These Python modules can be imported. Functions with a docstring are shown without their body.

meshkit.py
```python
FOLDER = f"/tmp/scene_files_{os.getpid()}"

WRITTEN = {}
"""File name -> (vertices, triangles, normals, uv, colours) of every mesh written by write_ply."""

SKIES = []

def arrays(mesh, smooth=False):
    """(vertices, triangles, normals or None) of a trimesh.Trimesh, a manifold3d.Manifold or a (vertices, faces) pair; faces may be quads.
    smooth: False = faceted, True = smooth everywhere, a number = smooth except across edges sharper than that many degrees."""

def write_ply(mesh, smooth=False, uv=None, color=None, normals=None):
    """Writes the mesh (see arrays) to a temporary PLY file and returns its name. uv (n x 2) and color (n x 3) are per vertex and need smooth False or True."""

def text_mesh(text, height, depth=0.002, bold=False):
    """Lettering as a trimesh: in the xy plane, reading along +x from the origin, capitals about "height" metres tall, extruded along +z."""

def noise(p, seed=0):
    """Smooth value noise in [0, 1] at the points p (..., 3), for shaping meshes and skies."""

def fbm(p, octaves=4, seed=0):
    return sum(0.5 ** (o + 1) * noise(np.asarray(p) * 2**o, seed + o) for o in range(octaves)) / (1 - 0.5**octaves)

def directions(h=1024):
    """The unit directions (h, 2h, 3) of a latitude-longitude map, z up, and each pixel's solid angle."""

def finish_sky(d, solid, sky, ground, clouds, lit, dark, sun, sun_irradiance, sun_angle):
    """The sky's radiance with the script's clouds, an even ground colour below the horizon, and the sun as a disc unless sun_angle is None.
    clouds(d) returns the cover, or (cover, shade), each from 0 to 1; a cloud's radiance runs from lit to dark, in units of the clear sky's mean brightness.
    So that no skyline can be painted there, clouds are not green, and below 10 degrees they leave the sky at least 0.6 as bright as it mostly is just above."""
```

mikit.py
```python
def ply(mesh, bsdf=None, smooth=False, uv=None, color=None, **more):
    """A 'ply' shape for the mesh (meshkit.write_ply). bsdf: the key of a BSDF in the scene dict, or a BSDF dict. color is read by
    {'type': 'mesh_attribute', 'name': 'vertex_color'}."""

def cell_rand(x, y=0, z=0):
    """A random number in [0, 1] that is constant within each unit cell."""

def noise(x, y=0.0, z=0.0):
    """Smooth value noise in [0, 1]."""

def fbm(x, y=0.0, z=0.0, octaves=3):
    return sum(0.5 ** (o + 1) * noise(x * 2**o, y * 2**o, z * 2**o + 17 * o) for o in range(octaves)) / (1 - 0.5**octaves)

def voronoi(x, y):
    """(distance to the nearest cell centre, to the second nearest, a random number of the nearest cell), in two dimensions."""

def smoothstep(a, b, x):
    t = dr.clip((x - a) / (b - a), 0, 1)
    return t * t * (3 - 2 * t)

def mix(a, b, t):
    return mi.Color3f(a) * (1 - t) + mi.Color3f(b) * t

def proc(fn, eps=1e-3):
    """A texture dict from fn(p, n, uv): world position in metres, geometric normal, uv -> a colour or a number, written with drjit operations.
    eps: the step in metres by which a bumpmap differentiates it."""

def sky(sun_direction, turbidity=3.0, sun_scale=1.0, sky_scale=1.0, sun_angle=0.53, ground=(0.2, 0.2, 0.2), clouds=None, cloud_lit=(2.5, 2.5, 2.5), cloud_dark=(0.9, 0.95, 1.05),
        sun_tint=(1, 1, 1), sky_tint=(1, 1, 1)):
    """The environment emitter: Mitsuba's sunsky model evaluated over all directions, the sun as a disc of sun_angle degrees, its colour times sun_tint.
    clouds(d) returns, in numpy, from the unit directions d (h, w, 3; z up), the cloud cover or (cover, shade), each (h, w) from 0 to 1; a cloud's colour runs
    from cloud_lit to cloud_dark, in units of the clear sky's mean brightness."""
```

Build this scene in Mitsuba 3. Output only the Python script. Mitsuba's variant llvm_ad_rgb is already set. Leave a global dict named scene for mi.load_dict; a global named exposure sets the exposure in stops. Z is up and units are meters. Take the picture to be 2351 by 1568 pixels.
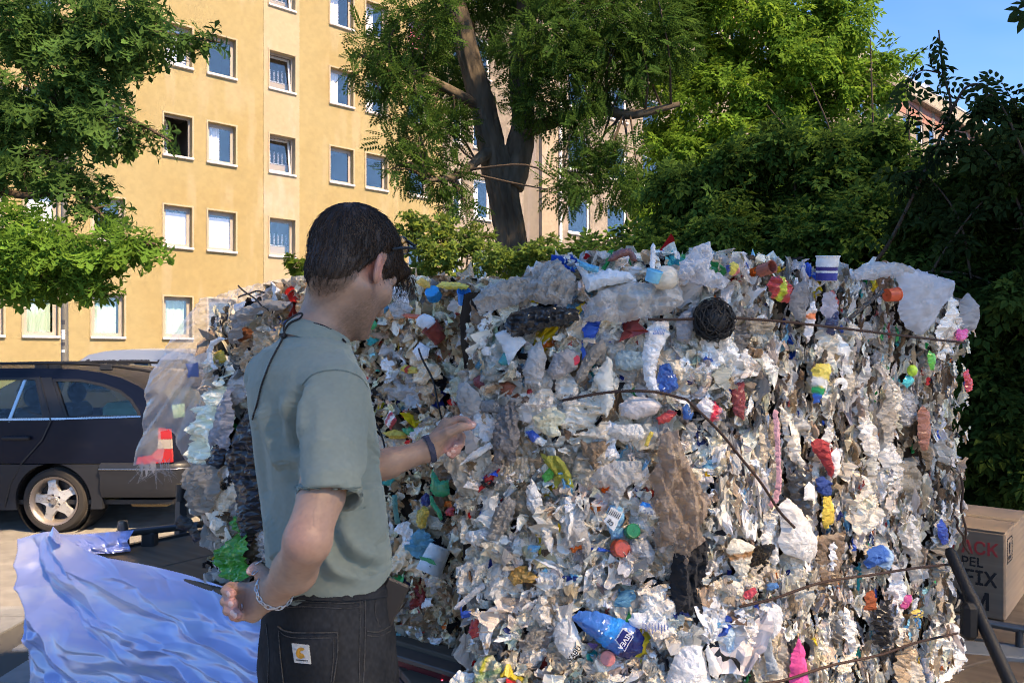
import math, random
import numpy as np, trimesh, manifold3d, shapely
import drjit as dr
import mitsuba as mi
import mikit, meshkit
from shapely.geometry import Polygon, box as sbox, LineString, Point
from shapely import affinity
from scipy.spatial import cKDTree

T = mi.ScalarTransform4f
scene, labels = {}, {}
R = np.random.default_rng(7)
random.seed(7)

# ---------------------------------------------------------------- camera, sky, exposure
F_, CX, HZ, CH = 1766.0, 1175.5, 812.0, 1.5          # focal length in pixels of a 2351 x 1568 frame, centre, horizon, eye height
scene['camera'] = {'type': 'perspective', 'fov': math.degrees(2 * math.atan(1175.5 / F_)), 'fov_axis': 'x',
                   'to_world': T().look_at(origin=[0, 0, CH], target=[0, 10, CH], up=[0, 0, 1]),
                   'principal_point_offset_y': (784 - HZ) / 1568.0, 'near_clip': 0.05, 'far_clip': 600.0}
SUN = np.array([0.54, -0.46, 0.70])
SUN = SUN / np.linalg.norm(SUN)


def sky_clouds(d):
    q = d / np.maximum(d[..., 2:3], 0.08)
    n = meshkit.fbm(np.stack([q[..., 0] * 0.9 + q[..., 1] * 0.5, q[..., 1] * 2.6 - q[..., 0] * 1.1, q[..., 2] * 0 + 3.3], -1), 4, 5)
    return np.clip((n - 0.52) * 1.6, 0, 1) * 0.16


scene['sky'] = mikit.sky(SUN.tolist(), turbidity=2.5, sun_scale=0.36, sky_scale=0.38, sun_angle=3.2, sun_tint=(1.1, 0.98, 0.82), sky_tint=(0.68, 0.86, 1.10), ground=(0.22, 0.2, 0.17), clouds=sky_clouds)
exposure = 4.32


# ---------------------------------------------------------------- helpers
def P(x, y, d):
    """The point at depth d (metres) that photograph pixel x, y (2351 wide) was measured at."""
    return np.array([(x - CX) / F_ * d, d, CH - (y - HZ) / F_ * d])


def num(name):
    if name not in scene and name not in labels and not any(k.startswith(name + '__') for k in scene):
        return name
    i = 1
    base = name
    while True:
        k = '%s_%03d' % (base, i)
        if k not in USED and k not in scene and k not in labels:
            USED.add(k)
            return k
        i += 1


USED = set()


def put(key, mesh, bsdf, smooth=False, color=None, **kw):
    scene[key] = mikit.ply(mesh, bsdf, smooth=smooth, color=color, **kw)
    return key


def part(parent, name, mesh, bsdf, smooth=False, color=None, label=None, **kw):
    key, i = parent + '__' + name, 0
    while key in scene:
        i += 1
        key = '%s__%s_%03d' % (parent, name, i)
    put(key, mesh, bsdf, smooth, color, **kw)
    if label:
        labels[key] = {'label': label}
    return key


def thing(name, label, cat, group=None, kind=None):
    key = num(name)
    d = {'label': label, 'category': cat}
    if group:
        d['group'] = group
    if kind:
        d['kind'] = kind
    labels[key] = d
    return key


def structure(key, label=None):
    labels[key] = {'kind': 'structure'}
    if label:
        labels[key]['label'] = label


def cat_(*ms):
    return trimesh.util.concatenate([m for m in ms if m is not None])


def box(x0, x1, y0, y1, z0, z1, bev=0.0):
    if bev <= 0:
        m = trimesh.creation.box([x1 - x0, y1 - y0, z1 - z0])
    else:
        e = np.array([x1 - x0, y1 - y0, z1 - z0]) / 2
        b = min(bev, e.min() * 0.9)
        pts = []
        for s in np.ndindex(2, 2, 2):
            s = np.array(s) * 2 - 1
            for k in range(3):
                q = e - b
                q[k] = e[k]
                pts.append(s * q)
        m = trimesh.convex.convex_hull(np.array(pts))
    m.apply_translation([(x0 + x1) / 2, (y0 + y1) / 2, (z0 + z1) / 2])
    return m


def frame_to(m, o, ex, ey, ez):
    """Places a mesh by giving its local axes."""
    v = np.asarray(m.vertices)
    w = np.asarray(o) + v[:, :1] * ex + v[:, 1:2] * ey + v[:, 2:3] * ez
    f = np.asarray(m.faces)
    if np.dot(np.cross(ex, ey), ez) < 0:
        f = f[:, ::-1]
    return trimesh.Trimesh(w, f, process=False)


def unit(v):
    v = np.asarray(v, float)
    return v / (np.linalg.norm(v, axis=-1, keepdims=True) + 1e-12)


def tube(pts, rad, sides=8, caps=True, flat=1.0, up=(0, 0, 1)):
    """A tube along points with a radius at each; flat < 1 squashes it."""
    pts = np.asarray(pts, float)
    n = len(pts)
    rad = np.broadcast_to(np.asarray(rad, float), n)
    t = unit(np.gradient(pts, axis=0))
    ref = np.array(up, float)
    if abs(np.dot(ref, t[0])) > 0.95:
        ref = np.array([1.0, 0.2, 0])
    u = unit(np.cross(t[0], ref))
    us = []
    for i in range(n):
        u = unit(u - t[i] * np.dot(u, t[i]))
        us.append(u)
    us = np.array(us)
    vs = np.cross(t, us)
    a = np.arange(sides) / sides * 2 * np.pi
    ring = pts[:, None] + rad[:, None, None] * (np.cos(a)[None, :, None] * us[:, None] + flat * np.sin(a)[None, :, None] * vs[:, None])
    v = ring.reshape(-1, 3)
    i, j = np.meshgrid(np.arange(n - 1), np.arange(sides), indexing='ij')
    i, j = i.ravel(), j.ravel()
    k = (j + 1) % sides
    f = np.vstack([np.stack([i * sides + j, i * sides + k, (i + 1) * sides + k], 1), np.stack([i * sides + j, (i + 1) * sides + k, (i + 1) * sides + j], 1)])
    if caps:
        v = np.vstack([v, pts[:1], pts[-1:]])
        c0, c1 = n * sides, n * sides + 1
        jj = np.arange(sides)
        f = np.vstack([f, np.stack([(jj + 1) % sides, jj, jj * 0 + c0], 1), np.stack([(n - 1) * sides + jj, (n - 1) * sides + (jj + 1) % sides, jj * 0 + c1], 1)])
    return trimesh.Trimesh(v, f[:, ::-1], process=False)


def spline(pts, n=24):
    """A smooth curve through points (Catmull-Rom)."""
    p = np.asarray(pts, float)
    p = np.vstack([2 * p[0] - p[1], p, 2 * p[-1] - p[-2]])
    out = []
    m = len(p) - 3
    for t in np.linspace(0, m - 1e-9, n):
        i = int(t)
        t = t - i
        a, b, c, d = p[i:i + 4]
        out.append(0.5 * (2 * b + (c - a) * t + (2 * a - 5 * b + 4 * c - d) * t * t + (3 * b - a - 3 * c + d) * t ** 3))
    return np.array(out)


def lathe(prof, sides=32):
    """Revolves (radius, z) about z."""
    prof = np.asarray(prof, float)
    a = np.arange(sides) / sides * 2 * np.pi
    v = np.stack([prof[:, None, 0] * np.cos(a), prof[:, None, 0] * np.sin(a), np.repeat(prof[:, 1:2], sides, 1)], -1).reshape(-1, 3)
    n = len(prof)
    i, j = np.meshgrid(np.arange(n - 1), np.arange(sides), indexing='ij')
    i, j = i.ravel(), j.ravel()
    k = (j + 1) % sides
    f = np.vstack([np.stack([i * sides + j, i * sides + k, (i + 1) * sides + k], 1), np.stack([i * sides + j, (i + 1) * sides + k, (i + 1) * sides + j], 1)])
    return trimesh.Trimesh(v, f, process=False)


def grid_faces(n, m, wrap=False):
    i, j = np.meshgrid(np.arange(n - 1), np.arange(m if wrap else m - 1), indexing='ij')
    i, j = i.ravel(), j.ravel()
    k = (j + 1) % m
    return np.vstack([np.stack([i * m + j, (i + 1) * m + j, (i + 1) * m + k], 1), np.stack([i * m + j, (i + 1) * m + k, i * m + k], 1)])


def grid_mesh(g, wrap=False):
    n, m = g.shape[:2]
    return trimesh.Trimesh(g.reshape(-1, 3), grid_faces(n, m, wrap), process=False)


def extrude(poly, depth):
    polys = getattr(poly, 'geoms', [poly])
    return cat_(*[trimesh.creation.extrude_polygon(p, depth, engine='earcut') for p in polys])


def srgb(r, g, b):
    c = np.array([r, g, b]) / 255.0
    return np.where(c < 0.04045, c / 12.92, ((c + 0.055) / 1.055) ** 2.4)


# ---------------------------------------------------------------- surfaces from distance functions
def isosurf(f, lo, hi, h, k=8, slack=1.6):
    """Surface f = 0 (f about a distance) as a welded mesh, found only in blocks near it; marching tetrahedra."""
    lo, hi = np.asarray(lo, float), np.asarray(hi, float)
    n = np.ceil((hi - lo) / (h * k)).astype(int)
    c = np.stack(np.meshgrid(*[np.arange(a) for a in n], indexing='ij'), -1).reshape(-1, 3)
    cen = lo + (c + 0.5) * h * k
    near = np.abs(f(cen)) < h * k * 0.87 * slack
    c = c[near]
    off = np.stack(np.meshgrid(*[np.arange(k + 1)] * 3, indexing='ij'), -1).reshape(-1, 3)
    tets = [(0, 1, 3, 7), (0, 3, 2, 7), (0, 2, 6, 7), (0, 6, 4, 7), (0, 4, 5, 7), (0, 5, 1, 7)]
    cube = np.array([[b & 1, (b >> 1) & 1, (b >> 2) & 1] for b in range(8)])
    base = np.stack(np.meshgrid(*[np.arange(k)] * 3, indexing='ij'), -1).reshape(-1, 3)
    idx = np.stack([((base + q) @ np.array([(k + 1) ** 2, k + 1, 1])) for q in cube], 1)
    tris = []
    for s in range(0, len(c), 400):
        cc = c[s:s + 400]
        gi = cc[:, None] * k + off[None]
        p = lo + gi * h
        val = f(p.reshape(-1, 3)).reshape(len(cc), -1)
        val = np.where(np.abs(val) < 1e-9, 1e-9, val)
        for t in tets:
            ti = idx[:, t]
            v = val[:, ti].reshape(-1, 4)
            pos = p[:, ti].reshape(-1, 4, 3)
            ins = v < 0
            code = ins.sum(1)
            act = (code > 0) & (code < 4)
            v, pos, ins, code = v[act], pos[act], ins[act], code[act]
            order = np.argsort(~ins, axis=1, kind='stable')
            r = np.arange(len(v))[:, None]
            v, pos = v[r, order], pos[r, order]

            def edge(sel, a, b):
                w = v[sel, a] / (v[sel, a] - v[sel, b])
                return pos[sel, a] + w[:, None] * (pos[sel, b] - pos[sel, a])
            for cnt in (1, 2, 3):
                sel = code == cnt
                if not sel.any():
                    continue
                inside = pos[sel][:, :cnt].mean(1)
                if cnt == 1:
                    new = [np.stack([edge(sel, 0, 1), edge(sel, 0, 2), edge(sel, 0, 3)], 1)]
                elif cnt == 3:
                    new = [np.stack([edge(sel, 0, 3), edge(sel, 1, 3), edge(sel, 2, 3)], 1)]
                else:
                    a, b, d, e = edge(sel, 0, 2), edge(sel, 0, 3), edge(sel, 1, 3), edge(sel, 1, 2)
                    new = [np.stack([a, b, d], 1), np.stack([a, d, e], 1)]
                for tr in new:
                    nn = np.cross(tr[:, 1] - tr[:, 0], tr[:, 2] - tr[:, 0])
                    flip = (nn * (tr.mean(1) - inside)).sum(1) < 0
                    tr[flip] = tr[flip][:, ::-1]
                    tris.append(tr)
    tri = np.concatenate(tris)
    key = np.round((tri.reshape(-1, 3) - lo) / (h * 1e-3)).astype(np.int64)
    _, first, inv = np.unique(key, axis=0, return_index=True, return_inverse=True)
    fcs = inv.reshape(-1, 3)
    ok = (fcs[:, 0] != fcs[:, 1]) & (fcs[:, 1] != fcs[:, 2]) & (fcs[:, 0] != fcs[:, 2])
    return trimesh.Trimesh(tri.reshape(-1, 3)[first], fcs[ok], process=False)


def relax(m, it=6, lam=0.5):
    """Taubin-like smoothing of a mesh."""
    import scipy.sparse as sp
    f = np.asarray(m.faces)
    n = len(m.vertices)
    e = np.vstack([f[:, [0, 1]], f[:, [1, 2]], f[:, [2, 0]]])
    a = sp.coo_matrix((np.ones(len(e)), (e[:, 0], e[:, 1])), shape=(n, n)).tocsr()
    a = ((a + a.T) > 0).astype(float)
    d = sp.diags(1 / np.maximum(np.asarray(a.sum(1)).ravel(), 1))
    a = d @ a
    v = np.array(m.vertices)
    for _ in range(it):
        v = v + lam * (a @ v - v)
        v = v - (lam + 0.03) * (a @ v - v)
    return trimesh.Trimesh(v, f, process=False)


def smin(a, b, k):
    h = np.clip(0.5 + 0.5 * (b - a) / k, 0, 1)
    return b * (1 - h) + a * h - k * h * (1 - h)


def smax(a, b, k):
    return -smin(-a, -b, k)


def cone(p, a, b, ra, rb):
    a, b = np.asarray(a, float), np.asarray(b, float)
    ab = b - a
    t = np.clip(((p - a) @ ab) / (ab @ ab), 0, 1)
    return np.linalg.norm(p - (a + t[:, None] * ab), axis=1) - (ra + (rb - ra) * t)


def ellip(p, c, axes, r):
    """Ellipsoid: axes rows are unit vectors, r the radii."""
    q = (p - np.asarray(c)) @ np.asarray(axes).T
    k0 = np.linalg.norm(q / r, axis=1)
    k1 = np.linalg.norm(q / (np.asarray(r) ** 2), axis=1)
    return k0 * (k0 - 1) / np.maximum(k1, 1e-9)


# ---------------------------------------------------------------- materials
def mat(key, color, rough=0.6, metal=0.0, spec=0.5, two=True, **kw):
    d = {'type': 'principled', 'base_color': color if isinstance(color, dict) else {'type': 'rgb', 'value': [float(c) for c in color]},
         'roughness': rough, 'metallic': float(metal), 'specular': float(spec), **kw}
    scene[key] = {'type': 'twosided', 'bsdf': d} if two else d
    return key


VC = {'type': 'mesh_attribute', 'name': 'vertex_color'}
FB, SS = mikit.fbm, mikit.smoothstep
mix = mikit.mix
# ---------------------------------------------------------------- the ground
def fn_ground(p, n, uv):
    a = FB(p.x * 0.7, p.y * 0.7, 0.0, 4)
    b = FB(p.x * 9, p.y * 9, 1.0, 3)
    c = mix((0.16, 0.15, 0.135), (0.26, 0.245, 0.22), a)
    return c * (0.75 + 0.5 * b)


def fn_slab(p, n, uv):
    r = mikit.cell_rand(dr.floor(p.x / 0.34), dr.floor(p.y / 0.5), 3)
    b = FB(p.x * 14, p.y * 14, 1.0, 3)
    s = FB(p.x * 2.2, p.y * 2.2, 4.0, 3)
    return mix((0.15, 0.155, 0.16), (0.23, 0.23, 0.225), r) * (0.7 + 0.35 * b + 0.3 * s)


mat('asphalt', mikit.proc(fn_ground), 0.9, spec=0.2)
mat('slab_stone', mikit.proc(fn_slab), 0.85, spec=0.3)
mat('joint_sand', (0.09, 0.085, 0.075), 0.95, spec=0.1)
put('ground', box(-160, 160, -60, 260, -1.5, -0.16), 'joint_sand')
structure('ground', 'dark earth and street ground reaching past the buildings')
put('road', box(-60, 60, 4.57, 40, -0.5, -0.137), 'asphalt')
structure('road', 'worn sunlit grey roadway behind the trailer and under the parked cars')
put('pavement', box(-9.5, 9, -5, 4.4, -0.3, -0.010), 'joint_sand')
structure('pavement', 'grey slab pavement in tree shade at the lower left')
put('kerb', box(-9.5, 9, 4.402, 4.56, -0.4, 0.008, 0.01), 'slab_stone')
structure('kerb', 'low stone kerb between slab pavement and roadway')
n_slab = 0
for iy in range(0, 10):
    y0 = -0.6 + iy * 0.5
    for ix in range(-13, 2):
        x0 = ix * 0.34 + (0.17 if iy % 2 else 0)
        vis = -2.6 < x0 < -0.9 and 1.5 < y0 < 4.3
        if not vis:
            continue
        dz = R.uniform(-0.003, 0.003)
        m = box(x0 + 0.006, x0 + 0.334, y0 + 0.006, y0 + 0.494, -0.05, 0.004 + dz, 0.006)
        part('pavement', 'paver', m, 'slab_stone')
# slabs beyond the frame lie flush, as one surface
put('pavement__paving', cat_(box(-9.5, -2.75, -5, 4.39, -0.05, 0.0), box(-0.7, 9, -5, 4.39, -0.05, 0.0)), 'slab_stone')
labels['pavement__paving'] = {'kind': 'stuff'}

# ---------------------------------------------------------------- the yellow apartment building
WO = np.array([-9.48, 24.8, 0.0])                       # a point of the street front
WD = np.array([0.743, 0.669, 0.0])
WD = WD / np.linalg.norm(WD)
WN = np.array([WD[1], -WD[0], 0.0])                     # out of the wall, to the street
UP = np.array([0, 0, 1.0])


def tpx(x):
    u = (x - CX) / F_
    return (24.8 * u + 9.48) / (WD[0] - WD[1] * u)


def on_wall(m, out=0.0):
    """Mesh with x along the wall, y up, z out of the wall."""
    return frame_to(m, WO + WN * out, WD, UP, WN)


def fn_plaster(base, dark):
    def fn(p, n, uv):
        s = p.x * WD[0] + p.y * WD[1]
        a = FB(s * 0.35, p.z * 0.35, 2.0, 4)
        b = FB(s * 3.0, p.z * 0.6, 5.0, 3)
        c = FB(s * 9.0, p.z * 9.0, 7.0, 3)
        w = SS(0.42, 0.75, a)
        col = mix(base, dark, w * 0.5)
        col = mix(col, (base[0] * 1.18, base[1] * 1.2, base[2] * 1.5), SS(0.55, 0.8, b) * 0.5)
        return col * (0.91 + 0.18 * c)
    return fn


YB, YD = (0.300, 0.247, 0.130), (0.280, 0.210, 0.092)
mat('yellow_plaster', mikit.proc(fn_plaster(YB, YD)), 0.92, spec=0.15)
mat('cream_plaster', mikit.proc(fn_plaster((0.35, 0.30, 0.205), (0.30, 0.25, 0.16))), 0.92, spec=0.15)
mat('cream_trim', (0.37, 0.31, 0.215), 0.8, spec=0.2)
mat('white_sill', (0.52, 0.52, 0.54), 0.5)
mat('window_frame', (0.33, 0.30, 0.27), 0.45)
mat('white_frame', (0.72, 0.72, 0.72), 0.4)
mat('room', (0.10, 0.095, 0.09), 0.9, spec=0.1)
mat('curtain_green', (0.42, 0.56, 0.47), 0.8, spec=0.2)
mat('curtain_white', (0.74, 0.75, 0.78), 0.7, spec=0.2)
mat('curtain_pink', (0.62, 0.12, 0.16), 0.8, spec=0.2)
mat('blind_white', (0.80, 0.80, 0.86), 0.6)
mat('grille_white', (0.55, 0.56, 0.60), 0.5)
scene['pane_glass'] = {'type': 'thindielectric', 'int_ior': 1.95}

yb = thing('apartment_building', 'yellow ochre plastered apartment building with pale stair strip and small square windows', 'building')
T0, T1 = tpx(-420), tpx(1016)
cols = {'A': (376, 441), 'B': (477, 541), 'C': (618, 677), 'D': (758, 811), 'E': (840, 889), 'F': (937, 984), 'L1': (211, 285), 'L2': (54, 134), 'L3': (-70, 8), 'L4': (-250, -170)}
SZ, STOREY = 1.93, 2.825
HWIN = 1.34
strip = (tpx(605), tpx(687))
wall = sbox(T0, 0.0, T1, 22.0)
openings = []
for c, (xa, xb) in cols.items():
    ta, tb = tpx(xa), tpx(xb)
    for k in range(0, 7):
        z0 = SZ + k * STOREY
        openings.append((c, k, ta, tb, z0, z0 + HWIN))
holes = shapely.union_all([sbox(a, z0, b, z1) for _, _, a, b, z0, z1 in openings])
TH = 0.24
full = wall.difference(holes)
ystrip = sbox(strip[0], 0, strip[1], 22.0)
part(yb, 'wall', on_wall(extrude(full.difference(ystrip), TH), -TH), 'yellow_plaster')
part(yb, 'stair_strip', on_wall(extrude(full.intersection(ystrip), TH + 0.02), -TH), 'cream_plaster', label='pale cream stair strip on the yellow front')
part(yb, 'back_wall', on_wall(cat_(extrude(sbox(T0, 0, T1, 22.0), 0.2), ), -9.0), 'yellow_plaster')
part(yb, 'end_wall', on_wall(extrude(sbox(T0 - 0.3, 0, T0 - 0.003, 22.0), 8.8), -8.8), 'yellow_plaster')
part(yb, 'roof', on_wall(extrude(sbox(T0 - 0.3, 22.003, T1, 22.3), 9.2), -9.0), 'cream_trim')


def folds(t0, t1, z0, z1, amp, waves, seed, n=36):
    rr = np.random.default_rng(seed)
    s = np.linspace(0, 1, n)
    zz = np.linspace(z0, z1, 3)
    ph = rr.uniform(0, 6.28)
    w = amp * (np.sin(s * waves * 6.28 + ph) + 0.4 * np.sin(s * waves * 11.3 + 2 * ph))
    g = np.stack([np.broadcast_to(t0 + (t1 - t0) * s, (3, n)), np.broadcast_to(zz[:, None], (3, n)), np.broadcast_to(w, (3, n))], -1)
    return grid_mesh(g)


def window(bld, c, k, ta, tb, z0, z1, trim=True, frame='window_frame', tilt=False, style=None, lab=None, inset=0.17):
    w = bld + '__window'
    i = 0
    key = w
    while key in WIN:
        i += 1
        key = '%s_%03d' % (w, i)
    WIN.add(key)
    fw = 0.055
    zs = z0 + 0.07
    fr = sbox(ta, zs, tb, z1).difference(sbox(ta + fw, zs + fw, tb - fw, z1 - fw))
    mid = (ta + tb) / 2
    put(key, on_wall(extrude(fr, 0.07), -inset - 0.07), frame)       # the fixed frame
    if lab:
        labels[key] = {'label': lab}
    if trim:
        tr = sbox(ta - 0.05, z0 - 0.0, tb + 0.05, z1 + 0.05).difference(sbox(ta + 0.002, z0 - 0.01, tb - 0.002, z1 - 0.002))
        put(key + '__surround', on_wall(extrude(tr, 0.03), 0.0 if c != 'C' else 0.02), 'cream_trim')
    put(key + '__sill', on_wall(box(ta - 0.04, tb + 0.04, z0 + 0.003, z0 + 0.075, -0.20, 0.09, 0.01)), 'white_sill')
    pa = sbox(ta + fw, zs + fw, tb - fw, z1 - fw)
    pane = extrude(pa, 0.003)
    pv = np.array([[ta + fw, zs + fw, 0], [tb - fw, zs + fw, 0], [tb - fw, z1 - fw, 0], [ta + fw, z1 - fw, 0]])
    pane = trimesh.Trimesh(pv, [[0, 1, 2], [0, 2, 3]], process=False)
    sash = sbox(ta + fw * 0.6, zs + fw * 0.6, tb - fw * 0.6, z1 - fw * 0.6).difference(sbox(ta + fw * 2, zs + fw * 2, tb - fw * 2, z1 - fw * 2))
    sash = extrude(sash, 0.05)
    if tilt:                                                          # tilted inwards at the top
        a = 0.13
        for m, dz in ((pane, 0.0), (sash, -0.02)):
            v = np.array(m.vertices)
            h = v[:, 1] - zs
            v[:, 2] = v[:, 2] + dz - a * h
            m.vertices = v
        put(key + '__sash', on_wall(sash, -inset - 0.045), 'white_frame')
        put(key + '__pane', on_wall(pane, -inset - 0.03), 'pane_glass')
    elif style == 'open':                                             # swung inwards on its left edge
        a = math.radians(62)
        for m in (pane, sash):
            v = np.array(m.vertices)
            d = v[:, 0] - ta
            v[:, 0], v[:, 2] = ta + d * math.cos(a) + v[:, 2] * math.sin(a), -d * math.sin(a) + v[:, 2] * math.cos(a)
            m.vertices = v
        put(key + '__sash', on_wall(sash, -inset - 0.06), 'white_frame')
        put(key + '__pane', on_wall(pane, -inset - 0.06), 'pane_glass')
    else:
        put(key + '__sash', on_wall(sash, -inset - 0.055), frame)
        put(key + '__pane', on_wall(pane, -inset - 0.035), 'pane_glass')
    # the room behind
    d0, d1 = -TH - 1.6, -TH - 0.004
    e = 0.25
    room = cat_(box(ta - e, tb + e, zs - 0.2, z1 + e, d0, d0 + 0.03), box(ta - e, ta - e + 0.03, zs - 0.2, z1 + e, d0 + 0.031, d1), box(tb + e - 0.03, tb + e, zs - 0.2, z1 + e, d0 + 0.031, d1),
                box(ta - e + 0.031, tb + e - 0.031, zs - 0.2, zs - 0.17, d0 + 0.031, d1), box(ta - e + 0.031, tb + e - 0.031, z1 + e - 0.03, z1 + e, d0 + 0.031, d1))
    put(key + '__room', on_wall(room), 'room')
    cd = -TH - 0.10
    sd = int(abs(ta) * 100) + k * 7
    if style == 'green':
        put(key + '__curtain', on_wall(folds(ta + 0.02, tb - 0.14, zs + 0.02, z1, 0.014, 4, sd), cd), 'curtain_green')
    elif style == 'white':
        put(key + '__curtain', on_wall(folds(ta + 0.02, ta + (tb - ta) * 0.55, zs + 0.02, z1, 0.022, 3, sd), cd), 'curtain_white')
    elif style == 'pink':
        put(key + '__curtain', on_wall(folds(ta + 0.02, tb - 0.02, zs + 0.02, z1, 0.02, 4, sd), cd), 'curtain_pink')
    elif style == 'blind':
        put(key + '__roller_blind', on_wall(box(ta + 0.01, tb - 0.02, zs + 0.02, z1 - 0.18, -0.006, 0.0), -inset - 0.10), 'blind_white')
    elif style == 'slats':
        n = int((z1 - zs) / 0.075)
        for q in range(n):
            zz = z1 - 0.05 - q * 0.075
            put('%s__slat%s' % (key, '' if q == 0 else '_%03d' % q), on_wall(box(ta + 0.03, tb - 0.03, zz - 0.02, zz + 0.02, -0.012, 0.012), -TH - 0.06), 'blind_white')
    elif style == 'grille':
        gb = cat_(*[box(x - 0.008, x + 0.008, zs + 0.42, zs + 0.82, 0, 0.016) for x in np.linspace(ta + 0.1, tb - 0.1, 6)], box(ta, tb, zs + 0.40, zs + 0.418, 0, 0.016))
        put(key + '__railing', on_wall(gb, -TH - 0.25), 'grille_white')
        put(key + '__panel', on_wall(box(ta, tb, zs, zs + 0.38, 0, 0.02), -TH - 0.25), 'cream_trim')
    return key


WIN = set()
styles = {('A', 0): 'green', ('L1', 0): 'green', ('L2', 0): 'green', ('L3', 0): 'green', ('A', 1): 'blind', ('B', 1): 'blind', ('L2', 1): 'blind', ('A', 2): 'open', ('B', 2): 'white', ('A', 3): 'slats',
          ('C', 0): 'grille', ('C', 1): 'grille', ('C', 2): 'grille', ('C', 3): 'grille', ('C', 4): 'grille', ('D', 3): 'white', ('D', 4): 'white', ('E', 4): 'white', ('F', 4): 'pink', ('E', 3): 'white'}
for c, k, a, b, z0, z1 in openings:
    u_ok = k <= 5
    if not u_ok:
        continue
    lab = {'open': 'window swung open onto a dark room', 'slats': 'window with a half lowered slatted blind', 'pink': 'window with a pink red curtain', 'blind': 'window with a bright white roller blind'}.get(styles.get((c, k)))
    window(yb, c, k, a, b, z0, z1, tilt=(c == 'C' and k in (2, 3, 4)), style=styles.get((c, k)), lab=lab)

# ---------------------------------------------------------------- the rough brown apartment building farther along
def fn_rough(p, n, uv):
    s = p.x * WD[0] + p.y * WD[1]
    a = FB(s * 0.5, p.z * 0.5, 2.0, 3)
    b = FB(s * 7, p.z * 7, 3.0, 4)
    return mix((0.20, 0.172, 0.145), (0.285, 0.25, 0.215), a) * (0.62 + 0.75 * b)


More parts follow.
